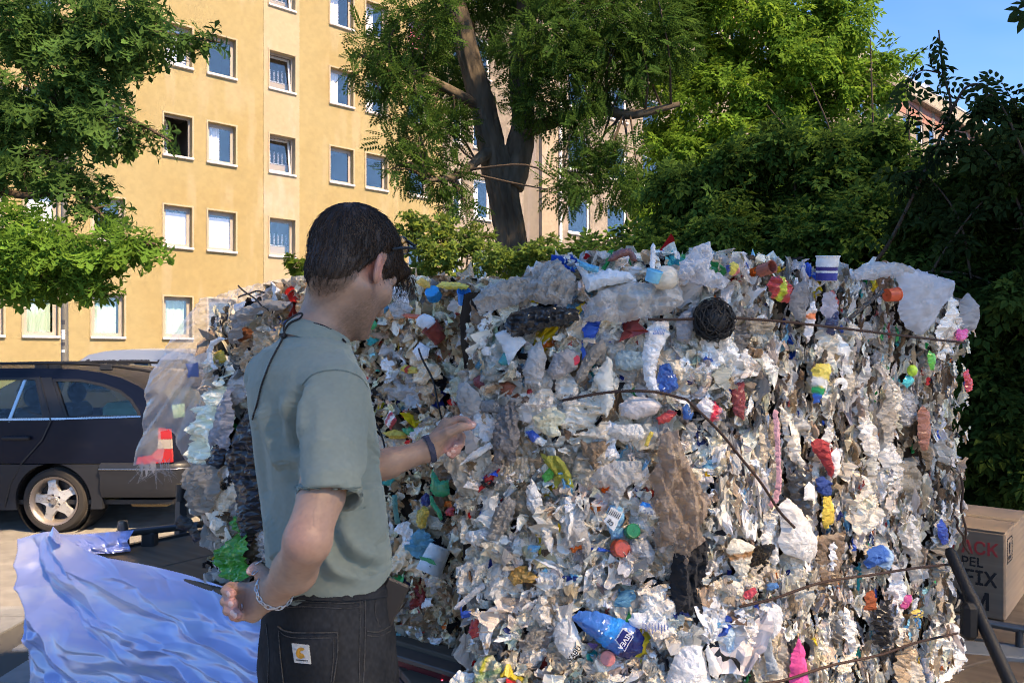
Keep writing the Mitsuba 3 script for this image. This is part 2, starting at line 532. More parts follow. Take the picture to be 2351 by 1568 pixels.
mat('rough_render', mikit.proc(fn_rough), 0.95, spec=0.1)
mat('beige_panel', mikit.proc(fn_plaster((0.32, 0.265, 0.20), (0.28, 0.225, 0.16))), 0.9, spec=0.15)
mat('grey_render', mikit.proc(fn_plaster((0.19, 0.165, 0.14), (0.15, 0.13, 0.11))), 0.9, spec=0.15)
mat('red_panel', mikit.proc(fn_plaster((0.30, 0.16, 0.13), (0.26, 0.13, 0.105))), 0.85, spec=0.2)
mat('concrete', mikit.proc(fn_plaster((0.30, 0.275, 0.23), (0.24, 0.215, 0.18))), 0.9, spec=0.15)
mat('metal_light', (0.65, 0.66, 0.68), 0.4, metal=0.6)
mat('pipe_white', (0.75, 0.75, 0.76), 0.5)
rb = thing('apartment_building', 'rough brown apartment building with red panels under a flat concrete cornice', 'building')
B0, B1, BT = T1 + 0.01, 118.0, 23.3
s1, s2, s3 = tpx(1203), tpx(1240), tpx(1277)
op2 = []
t = tpx(1087)
wins = [(tpx(1040), tpx(1062)), (tpx(1087), tpx(1126))]
t = s3 + 0.8
while t < B1 - 2.5:
    wins.append((t, t + 1.5))
    t += 2.75
for a, b in wins:
    for k in range(1, 7):
        op2.append(('R', k, a, b, 1.15 + k * 2.95, 1.15 + k * 2.95 + 1.75))
h2 = shapely.union_all([sbox(a, z0, b, z1) for _, _, a, b, z0, z1 in op2])
w2 = sbox(B0, 0, B1, 20.7).difference(h2)
mid2 = sbox(s1, 0, s3, 20.7)
part(rb, 'wall', on_wall(extrude(w2.difference(mid2), TH), -TH), 'rough_render')
part(rb, 'grey_band', on_wall(extrude(sbox(s1, 0, s2, 20.7), TH - 0.05), -TH), 'grey_render')
part(rb, 'smooth_panel', on_wall(extrude(sbox(s2 + 0.002, 0, s3, 20.7), TH + 0.12), -TH), 'beige_panel')
n = 0
xx = B0
while xx < B1:
    x1 = min(xx + 2.75, B1)
    part(rb, 'red_spandrel', on_wall(box(xx + 0.05, x1 - 0.55, 20.72, 22.0, -TH, 0.06)), 'red_panel')
    part(rb, 'pier', on_wall(box(x1 - 0.54, x1 + 0.04, 20.72, 22.0, -TH, 0.10)), 'grey_render')
    part(rb, 'cornice_panel', on_wall(box(xx + 0.012, x1 - 0.012, 22.16, 23.3, -0.6, 0.45, 0.02)), 'concrete')
    xx = x1
part(rb, 'eave', on_wall(box(B0, B1, 22.003, 22.15, -0.8, 0.62)), 'grey_render')
part(rb, 'coping', on_wall(box(B0, B1, 23.305, 23.45, -0.75, 0.52)), 'metal_light')
part(rb, 'back_wall', on_wall(box(B0, B1, 0, 23.3, -9.2, -9.0)), 'rough_render')
part(rb, 'end_wall', on_wall(box(B1 + 0.003, B1 + 0.3, 0, 23.3, -9.0, -0.01)), 'rough_render')
part(rb, 'roof', on_wall(box(B0, B1, 22.9, 23.1, -8.99, -0.76)), 'concrete')
part(rb, 'downpipe', on_wall(tube([[tpx(1281), 0, 0.17], [tpx(1281), 20.6, 0.17]], 0.075, 12), 0), 'pipe_white', smooth=True)
dish = frame_to(lathe([(0.02, 0), (0.2, 0.04), (0.36, 0.14), (0.36, 0.12), (0.2, 0.02), (0.02, -0.02)], 20), np.zeros(3), np.array([1.0, 0, 0]), np.array([0, 0, 1.0]), np.array([0, -1.0, 0]))
dp = WO + WD * 60.2 + UP * 24.1 - WN * 0.3
dish.apply_translation(dp)
rd = thing('satellite_dish', 'small white satellite dish on the far flat roof edge', 'satellite dish')
part(rd, 'dish', dish, 'pipe_white', smooth=40)
part(rd, 'mast', tube([dp + [0, 0.1, 0], dp + [0, 0.1, -0.75]], 0.035, 8), 'metal_light')
for c, k, a, b, z0, z1 in op2:
    if a > 80 or (k < 3 and a > s3 + 16):
        window(rb, c, k, a, b, z0, z1, trim=False, frame='white_frame', inset=0.1) if a < 100 and k > 4 else None
        continue
    window(rb, c, k, a, b, z0, z1, trim=False, frame='white_frame', inset=0.1, style='white' if (k * 7 + int(a * 3)) % 5 == 0 else None)
# ---------------------------------------------------------------- trees, bushes
scene['leaf'] = {'type': 'principledthin', 'base_color': VC, 'roughness': 0.5, 'diff_trans': 0.95, 'eta': 1.4}


def fn_bark(p, n, uv):
    a = FB(p.x * 16, p.y * 16, p.z * 3.0, 4)
    b = FB(p.x * 3, p.y * 3, p.z * 1.2, 3)
    return mix((0.03, 0.024, 0.018), (0.17, 0.14, 0.105), a) * (0.6 + 0.8 * b)


mat('bark', mikit.proc(fn_bark), 0.95, spec=0.1)
mat('twig', (0.075, 0.055, 0.04), 0.85, spec=0.2)
mat('green_twig', (0.06, 0.075, 0.025), 0.7, spec=0.3)


def leaf_quad(x0, y0, ang, L, w, fold=0.25, z=0.0):
    """A pointed oval leaf of two bent triangles pairs."""
    c, s = math.cos(ang), math.sin(ang)
    pts = np.array([[0, 0, 0], [0.45, w / 2, fold * w], [1, 0, -0.06], [0.45, -w / 2, fold * w]])
    pts[:, 0] *= L
    pts[:, 1:] *= L
    q = np.stack([x0 + pts[:, 0] * c - pts[:, 1] * s, y0 + pts[:, 0] * s + pts[:, 1] * c, z + pts[:, 2]], 1)
    return q, np.array([[0, 1, 2], [0, 2, 3]])


def leaf_oval(x0, y0, ang, L, w, fold=0.2, z=0.0):
    c, s = math.cos(ang), math.sin(ang)
    pts = np.array([[0, 0, 0], [0.3, w * 0.42, fold * w * 0.8], [0.62, w * 0.42, fold * w * 0.6], [1, 0, -0.12], [0.62, -w * 0.42, fold * w * 0.6], [0.3, -w * 0.42, fold * w * 0.8]]) * L
    q = np.stack([x0 + pts[:, 0] * c - pts[:, 1] * s, y0 + pts[:, 0] * s + pts[:, 1] * c, z + pts[:, 2]], 1)
    return q, np.array([[0, 1, 2], [0, 2, 3], [0, 3, 4], [0, 4, 5]])


def join(parts):
    v, f, o = [], [], 0
    for a, b in parts:
        v.append(a)
        f.append(b + o)
        o += len(a)
    return np.vstack(v), np.vstack(f)


def pinnate(pairs, L, leaf, w, droop=0.25, oval=False):
    """A compound leaf: pairs of leaflets and one at the tip along a rachis of length L."""
    fn = leaf_oval if oval else leaf_quad
    out = []
    for i in range(pairs):
        x = L * (0.18 + 0.75 * i / max(pairs - 1, 1))
        for sgn in (1, -1):
            out.append(fn(x, sgn * 0.004, sgn * 1.05, leaf * (0.85 + 0.15 * math.sin(3.1 * (i + 0.5) / pairs)), w))
    out.append(fn(L, 0, 0, leaf, w))
    v, f = join(out)
    r = 0.006 * L
    rv = np.array([[0, -r, 0], [0, r, 0], [L, 0, 0]])
    v, f = join([(v, f), (rv, np.array([[0, 1, 2]]))])
    v[:, 2] -= droop * v[:, 0] ** 2 / L
    return v, f


def lobed():
    """A pointed lobed leaf, folded a little along its middle."""
    half = [(0.0, 0.03), (0.16, 0.10), (0.10, 0.42), (0.30, 0.20), (0.36, 0.62), (0.50, 0.50), (0.52, 0.17), (0.66, 0.42), (0.76, 0.33), (0.74, 0.11), (0.86, 0.17), (1.0, 0.0)]
    up = np.array([(x, y * 0.86, abs(y) * 0.22 - 0.25 * x * x) for x, y in half])
    dn = up[1:-1][::-1] * [1, -1, 1]
    ring = np.vstack([up, dn])
    mids = np.array([(0.2, 0, -0.01), (0.5, 0, -0.0625), (0.8, 0, -0.16)])
    v = np.vstack([ring, mids])
    n = len(ring)
    f = []
    for i in range(n):
        a, b = ring[i], ring[(i + 1) % n]
        mx = (a[0] + b[0]) / 2
        m = n + (0 if mx < 0.34 else 1 if mx < 0.66 else 2)
        f.append([i, (i + 1) % n, m])
    f += [[n, n + 1, 6], [n + 1, n + 2, 9], [n, n + 1, n - 6], [n + 1, n + 2, n - 9]]
    v = np.vstack([v, [[-0.35, -0.012, 0.02], [-0.35, 0.012, 0.02], [0.05, 0, 0]]])
    k = len(v)
    f.append([k - 3, k - 2, k - 1])
    return v, np.array(f)


def scatter(tmpl, pos, d, nrm, size, col):
    """Copies of a template (x along, z normal) at the positions: one mesh and its colours."""
    tv, tf = tmpl
    d = unit(d)
    ey = unit(np.cross(nrm, d))
    ez = np.cross(d, ey)
    v = pos[:, None] + size[:, None, None] * (tv[None, :, :1] * d[:, None] + tv[None, :, 1:2] * ey[:, None] + tv[None, :, 2:] * ez[:, None])
    f = tf[None] + (np.arange(len(pos)) * len(tv))[:, None, None]
    c = np.repeat(col[:, None], len(tv), 1)
    return v.reshape(-1, 3), f.reshape(-1, 3), c.reshape(-1, 3)


def clumps(cl, n, rng, sub=14, subr=0.33, shell=0.55):
    """Points in irregular sub-clumps of the ellipsoids (centre, radii): positions and outward directions."""
    cl = [(np.asarray(c, float), np.broadcast_to(np.asarray(r, float), 3)) for c, r in cl]
    w = np.array([np.prod(r) ** (2 / 3) for _, r in cl])
    w = w / w.sum()
    pos, out = [], []
    for (c, r), wi in zip(cl, w):
        ns = max(3, int(sub))
        g = unit(rng.normal(size=(ns, 3))) * (rng.uniform(0.15, 1, (ns, 1)) ** shell)
        sc = c + g * r * 0.86
        sr = r * subr * rng.uniform(0.6, 1.25, (ns, 1))
        m = int(n * wi)
        pick = rng.integers(0, ns, m)
        q = unit(rng.normal(size=(m, 3))) * (rng.uniform(0, 1, (m, 1)) ** 0.45)
        p = sc[pick] + q * sr[pick]
        pos.append(p)
        out.append(unit(0.6 * q + 0.5 * (p - c) / r))
    return np.vstack(pos), np.vstack(out)


def foliage(cl, n, tmpl, size, base, rng, droop=0.5, var=0.22, yellow=0.15, **kw):
    pos, out = clumps(cl, n, rng, **kw)
    m = len(pos)
    d = out + rng.normal(size=(m, 3)) * 0.55 + np.array([0, 0, -droop])
    nrm = unit(rng.normal(size=(m, 3)) * 0.45 + np.array([0, 0, 1.0]) + 0.35 * out)
    s = size * rng.uniform(0.7, 1.25, m)
    col = np.asarray(base)[None] * (1 + var * rng.normal(size=(m, 1)))
    g = rng.uniform(0, 1, (m, 1)) ** 3 * yellow * 5
    col = col * (1 + g * np.array([[0.55, 0.25, -0.1]]))
    return scatter(tmpl, pos, d, nrm, s, np.clip(col, 0.004, 0.6))


def ell(x, y, d, rx, ry, rd=None):
    """An ellipsoid measured in photograph pixels at depth d: (centre, radii)."""
    s = d / F_
    return P(x, y, d), np.array([rx * s, (rd if rd is not None else 0.5 * (rx + ry) * s), ry * s])


def trunk_mesh(pts, rad, sides=48, n=90, rough=0.12, seed=1):
    c = spline(pts, n)
    t = np.linspace(0, len(rad) - 1, n)
    r = np.interp(t, np.arange(len(rad)), rad)
    m = tube(c, r, sides)
    v = np.array(m.vertices)
    k = n * sides
    a = np.tile(np.arange(sides) / sides * 2 * np.pi, n)
    s = np.repeat(np.cumsum(np.r_[0, np.linalg.norm(np.diff(c, axis=0), axis=1)]), sides)
    rr = np.repeat(r, sides)
    cen = np.repeat(c, sides, axis=0)
    q = np.stack([np.cos(a) * 3.6 + 5, np.sin(a) * 3.6 + 5, s * 0.9], 1)
    ridge = 1 - np.abs(2 * meshkit.fbm(q * 1.5 + 0.15 * meshkit.noise(q * 4)[:, None], 3, seed) - 1) * 2
    fine = meshkit.noise(np.stack([np.cos(a) * 9, np.sin(a) * 9, s * 5], 1), seed + 3)
    dis = 1 + rough * (ridge - 0.4) + rough * 0.4 * (fine - 0.5)
    v[:k] = cen + (v[:k] - cen) * dis[:, None]
    m.vertices = v
    return m


def twigs(targets, nodes, rng, r0=0.012, sag=0.1):
    """Thin curved branches from the nearest node to each target."""
    kd = cKDTree(nodes)
    out = []
    for t in targets:
        _, i = kd.query(t)
        a = nodes[i]
        mid = (a + t) / 2 + rng.normal(size=3) * 0.08 * np.linalg.norm(t - a) + [0, 0, sag * np.linalg.norm(t - a)]
        out.append(tube(spline([a, mid, t], 9), np.linspace(r0, r0 * 0.3, 9), 5))
    return cat_(*out)


TRI = 0


def crown(key, name, pieces, label=None):
    v, f, c = [], [], []
    o = 0
    for a, b, k in pieces:
        v.append(a)
        f.append(b + o)
        c.append(k)
        o += len(a)
    m = trimesh.Trimesh(np.vstack(v), np.vstack(f), process=False)
    global TRI
    TRI += len(m.faces)
    kk = part(key, name, m, 'leaf', color=np.vstack(c), label=label)
    labels.setdefault(kk, {})['kind'] = 'stuff'
    return kk


LOC = pinnate(6, 0.19, 0.050, 0.52, droop=0.08)
OVL = pinnate(3, 0.16, 0.078, 0.58)
ROSE = pinnate(3, 0.085, 0.046, 0.60)
ROSE_NEAR = pinnate(3, 0.085, 0.045, 0.55, oval=True)
SIMPLE = join([leaf_oval(0, 0, 0.0, 0.09, 0.5), leaf_oval(0.0, 0, 1.0, 0.08, 0.5), leaf_oval(0, 0, -1.1, 0.08, 0.5), leaf_oval(-0.05, 0, 0.6, 0.07, 0.5, z=0.02)])
LOBE = lobed()

# --- the black locust: forked furrowed trunk
rg = np.random.default_rng(11)
tr = thing('locust_tree', 'large tree with forked furrowed dark trunk rising above the middle bush', 'tree')
DL = 10.0
base = [P(1196, 1085, DL), P(1190, 720, DL), P(1174, 560, DL), P(1160, 470, DL), P(1148, 395, DL), P(1136, 345, DL)]
put(tr + '__trunk', trunk_mesh(base, [0.27, 0.20, 0.18, 0.175, 0.20, 0.17], rough=0.26, seed=2, sides=72, n=120), 'bark', smooth=50)
limbs = [([P(1142, 400, DL), P(1125, 320, DL), P(1108, 240, DL), P(1082, 150, DL), P(1062, 70, DL + 0.1), P(1040, -10, DL + 0.2), P(1010, -140, DL + 0.3)], [0.18, 0.16, 0.15, 0.135, 0.13, 0.125, 0.1]),
         ([P(1168, 430, DL), P(1190, 350, DL + 0.05), P(1200, 270, DL + 0.15), P(1192, 170, DL + 0.3), P(1203, 70, DL + 0.4), P(1214, -60, DL + 0.5), P(1240, -180, DL + 0.6)], [0.19, 0.17, 0.14, 0.125, 0.12, 0.10, 0.07]),
         ([P(1200, 230, DL + 0.2), P(1240, 160, DL), P(1180, 100, DL - 0.2), P(1235, 20, DL - 0.3), P(1290, -60, DL - 0.4)], [0.07, 0.06, 0.055, 0.045, 0.03]),
         ([P(1128, 345, DL), P(1095, 370, DL - 0.4), P(1050, 405, DL - 0.8), P(980, 415, DL - 1.0)], [0.09, 0.06, 0.04, 0.02]),
         ([P(1110, 250, DL), P(1000, 190, DL - 0.5), P(900, 140, DL - 0.8), P(830, 130, DL - 0.9)], [0.07, 0.05, 0.035, 0.015]),
         ([P(1205, 300, DL), P(1290, 275, DL - 0.3), P(1370, 252, DL - 0.4), P(1450, 264, DL - 0.5), P(1560, 240, DL - 0.5)], [0.09, 0.07, 0.06, 0.055, 0.03])]
nodes = []
for i, (p, r) in enumerate(limbs):
    part(tr, 'limb', trunk_mesh(p, r, rough=0.24, seed=5 + i, sides=40 if i < 2 else 16, n=70), 'bark', smooth=50)
    nodes.append(spline(p, 24))
nodes = np.vstack(nodes)
LC = [ell(960, 60, 9.4, 110, 110, 0.7), ell(870, 130, 9.2, 85, 75, 0.5), ell(930, 215, 9.3, 100, 70, 0.6), ell(1010, 290, 9.5, 75, 65, 0.5), ell(1060, 150, 11.0, 120, 140, 0.7),
      ell(960, 335, 9.2, 80, 45, 0.4), ell(935, 390, 9.1, 55, 40, 0.35), ell(1020, 420, 9.2, 70, 45, 0.4), ell(1060, 470, 9.3, 50, 35, 0.3), ell(1090, 30, 11.3, 130, 120, 0.6),
      ell(1250, 90, 9.2, 110, 120, 0.7), ell(1310, 200, 9.3, 100, 90, 0.6), ell(1230, 240, 9.5, 60, 60, 0.4), ell(1340, 50, 9.6, 130, 110, 0.8), ell(1420, 140, 9.3, 120, 110, 0.8),
      ell(1350, 330, 9.2, 80, 60, 0.5), ell(1480, 60, 9.5, 130, 120, 0.8), ell(1310, 420, 9.0, 70, 70, 0.4), ell(1420, 400, 9.0, 90, 90, 0.5),
      ell(1100, -120, 10.0, 350, 120, 1.5), ell(1400, -130, 10.0, 300, 130, 1.5)]
crown(tr, 'crown', [foliage(LC, 10500, LOC, 1.0, (0.056, 0.115, 0.026), rg, droop=0.12, sub=26, subr=0.30)])
tg = np.array([c + unit(rg.normal(size=3)) * r * rg.uniform(0.2, 0.8) for c, r in LC for _ in range(5)])
labels.setdefault(part(tr, 'twigs', twigs(tg, nodes, rg, 0.018), 'twig', smooth=True), {})['kind'] = 'stuff'

# --- the bright tree right of it
bt = thing('leafy_tree', 'bright sunlit green tree filling the upper middle, in front of the far building', 'tree')
BC = [ell(1560, 90, 11.5, 150, 150, 1.0), ell(1700, 60, 11.3, 150, 140, 1.0), ell(1840, 80, 11.2, 130, 130, 1.0), ell(1930, 60, 11.2, 85, 120, 0.8), ell(1600, 260, 11.0, 150, 120, 1.0), ell(1760, 230, 11.0, 150, 130, 1.0),
      ell(1890, 230, 11.0, 120, 100, 0.9), ell(1990, 190, 11.0, 95, 55, 0.6), ell(2050, 130, 11.0, 45, 28, 0.3), ell(1960, 310, 11.0, 100, 80, 0.8), ell(1550, 400, 10.6, 130, 100, 0.8), ell(1690, 380, 10.6, 150, 110, 0.9),
      ell(1850, 390, 10.6, 140, 110, 0.9), ell(1970, 430, 10.5, 110, 90, 0.8), ell(1500, 510, 10.0, 110, 80, 0.7), ell(1650, 520, 10.0, 160, 90, 0.8), ell(1830, 520, 10.0, 150, 90, 0.8), ell(1700, -130, 11.5, 330, 120, 1.5)]
TB = [P(1790, 1020, 11.2), P(1788, 700, 11.2), P(1780, 450, 11.2), P(1770, 250, 11.2), P(1780, 60, 11.2), P(1775, -150, 11.2)]
put(bt + '__trunk', trunk_mesh(TB, [0.16, 0.14, 0.12, 0.09, 0.06, 0.03], sides=20, n=60, seed=9), 'bark', smooth=50)
nd = spline(TB, 40)
tg = np.array([c for c, r in BC])
limbs2 = twigs(tg, nd, rg, 0.045, 0.05)
labels[part(bt, 'limbs', limbs2, 'bark', smooth=True)] = {'kind': 'stuff'}
nd2 = np.vstack([nd, tg])
tg2 = np.array([c + unit(rg.normal(size=3)) * r * rg.uniform(0.3, 0.9) for c, r in BC for _ in range(6)])
labels.setdefault(part(bt, 'twigs', twigs(tg2, nd2, rg, 0.014), 'twig', smooth=True), {})['kind'] = 'stuff'
crown(bt, 'crown', [foliage(BC, 12500, OVL, 1.0, (0.125, 0.235, 0.035), rg, droop=0.35, sub=18, subr=0.28, yellow=0.2)])

# --- the dark thicket behind the bales
def bush(label, cl, n, tmpl, size, col, stems, rng, name='bush', sub=16, subr=0.3, **kw):
    b = thing(name, label, 'bush')
    crown(b, 'foliage', [foliage(cl, n, tmpl, size, col, rng, sub=sub, subr=subr, **kw)])
    ms = []
    for s in stems:
        c = spline(s, 26)
        ms.append(c)
        part(b, 'stem', tube(c, np.linspace(0.016, 0.004, 26) * (1 if len(s) < 5 else 1.2), 7), 'twig', smooth=True)
    nd = np.vstack(ms)
    tg = np.array([c + unit(rng.normal(size=3)) * r * rng.uniform(0.2, 0.9) for c, r in cl for _ in range(5)])
    labels.setdefault(part(b, 'twigs', twigs(tg, nd, rng, 0.006, 0.12), 'twig', smooth=True), {})['kind'] = 'stuff'
    return b


r1 = np.random.default_rng(21)
bush('dense dark green thicket directly behind the waste bales', [ell(1400, 620, 6.4, 150, 60, 0.5), ell(1560, 590, 6.2, 170, 100, 0.6), ell(1740, 570, 6.0, 180, 120, 0.7), ell(1900, 560, 5.8, 170, 120, 0.7), ell(2060, 580, 5.6, 170, 120, 0.7),
      ell(1640, 480, 6.4, 130, 60, 0.5), ell(1850, 450, 6.2, 130, 60, 0.5), ell(2010, 470, 6.0, 120, 60, 0.5), ell(1560, 430, 6.4, 70, 40, 0.3), ell(1690, 380, 6.2, 60, 50, 0.3), ell(1790, 350, 6.1, 60, 60, 0.3), ell(1900, 370, 6.0, 60, 60, 0.3), ell(2000, 340, 6.0, 50, 70, 0.3), ell(2090, 430, 5.8, 50, 60, 0.3), ell(1700, 760, 6.0, 400, 140, 0.8), ell(2050, 760, 5.8, 300, 140, 0.8)], 16500, OVL, 0.78, (0.075, 0.14, 0.03),
     [[P(2020, 1000, 6), P(2015, 600, 6.0), P(2005, 300, 6.0), P(1998, 90, 6.0)], [P(1990, 1000, 6), P(1960, 560, 6.0), P(1915, 330, 6.0), P(1860, 190, 6.1)], [P(2100, 1000, 5.8), P(2100, 560, 5.8), P(2090, 380, 5.8), P(2085, 230, 5.8)],
      [P(1700, 1000, 6.2), P(1680, 600, 6.2), P(1640, 420, 6.2)], [P(1850, 1000, 6), P(1830, 560, 6), P(1815, 330, 6), P(1760, 240, 6)], [P(1500, 900, 6.4), P(1480, 620, 6.4), P(1430, 540, 6.4)]], r1, droop=0.3, var=0.3)
bush('dark shaded bush hanging at the far right beside the bale', [ell(2330, 500, 4.3, 150, 130, 0.45), ell(2180, 560, 4.6, 130, 80, 0.4), ell(2300, 680, 4.2, 140, 110, 0.45), ell(2330, 850, 4.1, 130, 130, 0.4), ell(2330, 1010, 4.1, 130, 110, 0.35),
      ell(2380, 330, 4.2, 100, 110, 0.35), ell(2300, 420, 4.3, 110, 70, 0.3), ell(2200, 480, 4.5, 100, 50, 0.3), ell(2480, 700, 4.0, 130, 330, 0.5), ell(2280, 1130, 4.3, 140, 70, 0.3)], 15000, ROSE, 1.1, (0.055, 0.095, 0.022),
     [[P(2420, 1400, 4.2), P(2360, 900, 4.2), P(2330, 600, 4.2), P(2350, 380, 4.2)], [P(2350, 1400, 4.4), P(2290, 800, 4.4), P(2220, 620, 4.4), P(2110, 500, 4.5)], [P(2420, 1400, 4.1), P(2420, 700, 4.0), P(2400, 300, 4.0)]], r1, droop=0.4, var=0.3)
b3 = bush('dark shrubbery standing behind the right end of the bale and the carton', [ell(2230, 750, 7.0, 200, 200, 0.6), ell(2300, 1050, 6.6, 200, 200, 0.6), ell(2420, 800, 6.6, 150, 320, 0.6), ell(2130, 640, 7.2, 150, 120, 0.5), ell(2340, 600, 7.2, 170, 120, 0.5), ell(2000, 900, 7.2, 400, 200, 0.6)],
     9000, OVL, 0.9, (0.05, 0.09, 0.018), [[P(2300, 1150, 6.8), P(2280, 900, 6.8), P(2240, 640, 7.0)], [P(2380, 1150, 6.6), P(2390, 800, 6.6), P(2360, 560, 7.0)]], r1, droop=0.3, var=0.3)

# --- the bush in the middle
r2 = np.random.default_rng(33)
bush('sunlit yellow green bush below the forked trunk', [ell(975, 600, 7.3, 75, 75, 0.4), ell(1060, 600, 7.2, 80, 60, 0.4), ell(1140, 600, 7.1, 80, 50, 0.4), ell(1215, 600, 7.0, 70, 55, 0.4), ell(940, 525, 7.4, 50, 35, 0.3), ell(1010, 530, 7.4, 60, 40, 0.3), ell(1085, 545, 7.3, 55, 35, 0.3), ell(1255, 575, 6.9, 45, 35, 0.25), ell(1100, 680, 7.2, 240, 60, 0.5)],
     3000, SIMPLE, 0.62, (0.135, 0.21, 0.05), [[P(960, 1000, 7.3), P(965, 640, 7.3), P(940, 500, 7.4)], [P(1080, 1000, 7.2), P(1070, 640, 7.2), P(1090, 520, 7.3)], [P(1180, 1000, 7.0), P(1190, 640, 7.0), P(1262, 560, 6.9)], [P(1020, 1000, 7.2), P(1020, 640, 7.2), P(1010, 490, 7.4)]], r2, droop=0.2, yellow=0.25, sub=26, subr=0.34)
bush('little creeper tuft on the pale strip behind the head', [ell(695, 620, 9.0, 40, 24, 0.25), ell(668, 600, 9.0, 18, 16, 0.1)], 160, SIMPLE, 0.8, (0.12, 0.19, 0.03), [[P(730, 1000, 9.0), P(720, 660, 9.0), P(680, 590, 9.0)]], r2, name='creeper')

# --- the arching rose shoots against the sky
def shoots(label, lines, n_leaf, seed):
    rr = np.random.default_rng(seed)
    b = thing('rose_shoot', label, 'bush')
    pos, d = [], []
    for s, r0 in lines:
        c = spline(s, 60)
        part(b, 'stem', tube(c, np.linspace(r0, r0 * 0.35, 60), 7), 'twig', smooth=True)
        for q in np.linspace(0.25, 0.999, max(4, int(n_leaf * np.linalg.norm(np.diff(c, axis=0), axis=1).sum()))):
            i = min(int(q * 59), 58)
            t = unit(c[i + 1] - c[i])
            pos.append(c[i])
            d.append(t * 0.4 + rr.normal(size=3) * 0.6 + [0, 0, -0.55])
    pos, d = np.array(pos), np.array(d)
    m = len(pos)
    nrm = unit(rr.normal(size=(m, 3)) * 0.5 + [0, 0, 1])
    col = np.array([0.035, 0.06, 0.02]) * (1 + 0.25 * rr.normal(size=(m, 1)))
    crown(b, 'leaves', [scatter(ROSE_NEAR, pos, d, nrm, rr.uniform(0.9, 1.4, m), np.clip(col, 0.01, 1))])
    return b


shoots('arching rose shoot with drooping leaves rising against the blue sky', [([P(1990, 620, 4.5), P(2040, 560, 4.4), P(2110, 420, 4.3), P(2180, 260, 4.3), P(2165, 170, 4.3), P(2155, 70, 4.3)], 0.012), ([P(2160, 168, 4.3), P(2110, 165, 4.25), P(2070, 215, 4.2)], 0.005),
        ([P(2180, 262, 4.3), P(2220, 200, 4.25), P(2270, 205, 4.2), P(2330, 270, 4.1), P(2350, 330, 4.1)], 0.009), ([P(2180, 262, 4.3), P(2150, 290, 4.3), P(2090, 240, 4.3)], 0.005)], 26, 41)
shoots('tangle of rose shoots leaning left from the right edge', [([P(2380, 620, 4.0), P(2330, 450, 4.0), P(2240, 330, 4.0), P(2150, 330, 4.1)], 0.009), ([P(2400, 520, 3.9), P(2340, 330, 3.9), P(2280, 220, 4.0), P(2240, 260, 4.0)], 0.008), ([P(2230, 640, 4.2), P(2200, 500, 4.2), P(2120, 400, 4.3), P(2060, 400, 4.3)], 0.007),
        ([P(2400, 420, 4.0), P(2350, 280, 4.0), P(2300, 190, 4.0)], 0.006), ([P(2130, 640, 4.3), P(2180, 560, 4.2), P(2250, 470, 4.1), P(2330, 400, 4.0)], 0.008), ([P(2050, 640, 4.4), P(2130, 625, 4.3), P(2240, 635, 4.2), P(2330, 690, 4.1)], 0.012)], 44, 42)

# --- the lobed-leaf tree at the left
r3 = np.random.default_rng(51)
lt = thing('oak_tree', 'tree with pointed lobed leaves hanging in from the upper left', 'tree')
BR = [[P(-330, 200, 6.8), P(-120, 110, 6.6), P(120, 60, 6.4), P(300, 70, 6.2), P(420, 85, 6.2), P(505, 98, 6.2)], [P(-330, 330, 6.8), P(-100, 250, 6.6), P(80, 230, 6.4), P(230, 250, 6.4), P(330, 290, 6.3), P(392, 325, 6.3)],
      [P(-330, 450, 6.8), P(-80, 430, 6.4), P(60, 450, 6.3), P(160, 440, 6.3), P(240, 500, 6.2)], [P(-330, 560, 6.6), P(-60, 540, 6.1), P(100, 570, 6.0), P(230, 540, 5.9), P(355, 560, 5.9)],
      [P(-330, 560, 6.6), P(-60, 560, 6.0), P(60, 620, 5.9), P(150, 650, 5.9), P(200, 680, 5.9)], [P(-300, 60, 6.8), P(-80, -20, 6.6), P(120, -30, 6.5), P(300, 0, 6.4)], [P(-330, 450, 6.8), P(-40, 380, 6.5), P(90, 350, 6.4), P(170, 390, 6.4)]]
put(lt + '__trunk', trunk_mesh([P(-330, 1230, 6.8), P(-335, 700, 6.8), P(-330, 300, 6.8), P(-310, 0, 6.8), P(-330, -400, 6.8)], [0.24, 0.2, 0.17, 0.14, 0.08], sides=32, n=60, seed=15), 'bark', smooth=50)
for b in BR:
    part(lt, 'limb', tube(spline(b, 30), np.linspace(0.05, 0.008, 30), 8), 'twig', smooth=True)
nd = np.vstack([spline(b, 40)[12:] for b in BR])
OC = [ell(40, 40, 6.4, 170, 110, 0.6), ell(200, 60, 6.3, 140, 90, 0.5), ell(310, 40, 6.2, 80, 75, 0.35), ell(300, 105, 6.2, 60, 50, 0.3), ell(400, 82, 6.2, 75, 28, 0.2), ell(480, 96, 6.2, 34, 15, 0.1), ell(60, 180, 6.4, 170, 100, 0.6), ell(210, 160, 6.4, 80, 70, 0.4),
      ell(120, 270, 6.4, 150, 70, 0.5), ell(240, 300, 6.3, 90, 50, 0.35), ell(330, 315, 6.3, 60, 26, 0.2), ell(30, 310, 6.5, 140, 80, 0.5), ell(90, 390, 6.4, 110, 50, 0.4), ell(180, 440, 6.3, 70, 50, 0.3), ell(235, 490, 6.3, 50, 34, 0.2)]
OS = [ell(40, 540, 6.0, 120, 65, 0.5), ell(150, 580, 5.9, 120, 55, 0.45), ell(270, 560, 5.9, 85, 38, 0.3), ell(330, 568, 5.9, 35, 22, 0.15), ell(90, 630, 5.9, 130, 42, 0.4), ell(200, 650, 5.9, 60, 32, 0.25), ell(20, 610, 6.0, 120, 60, 0.4)]
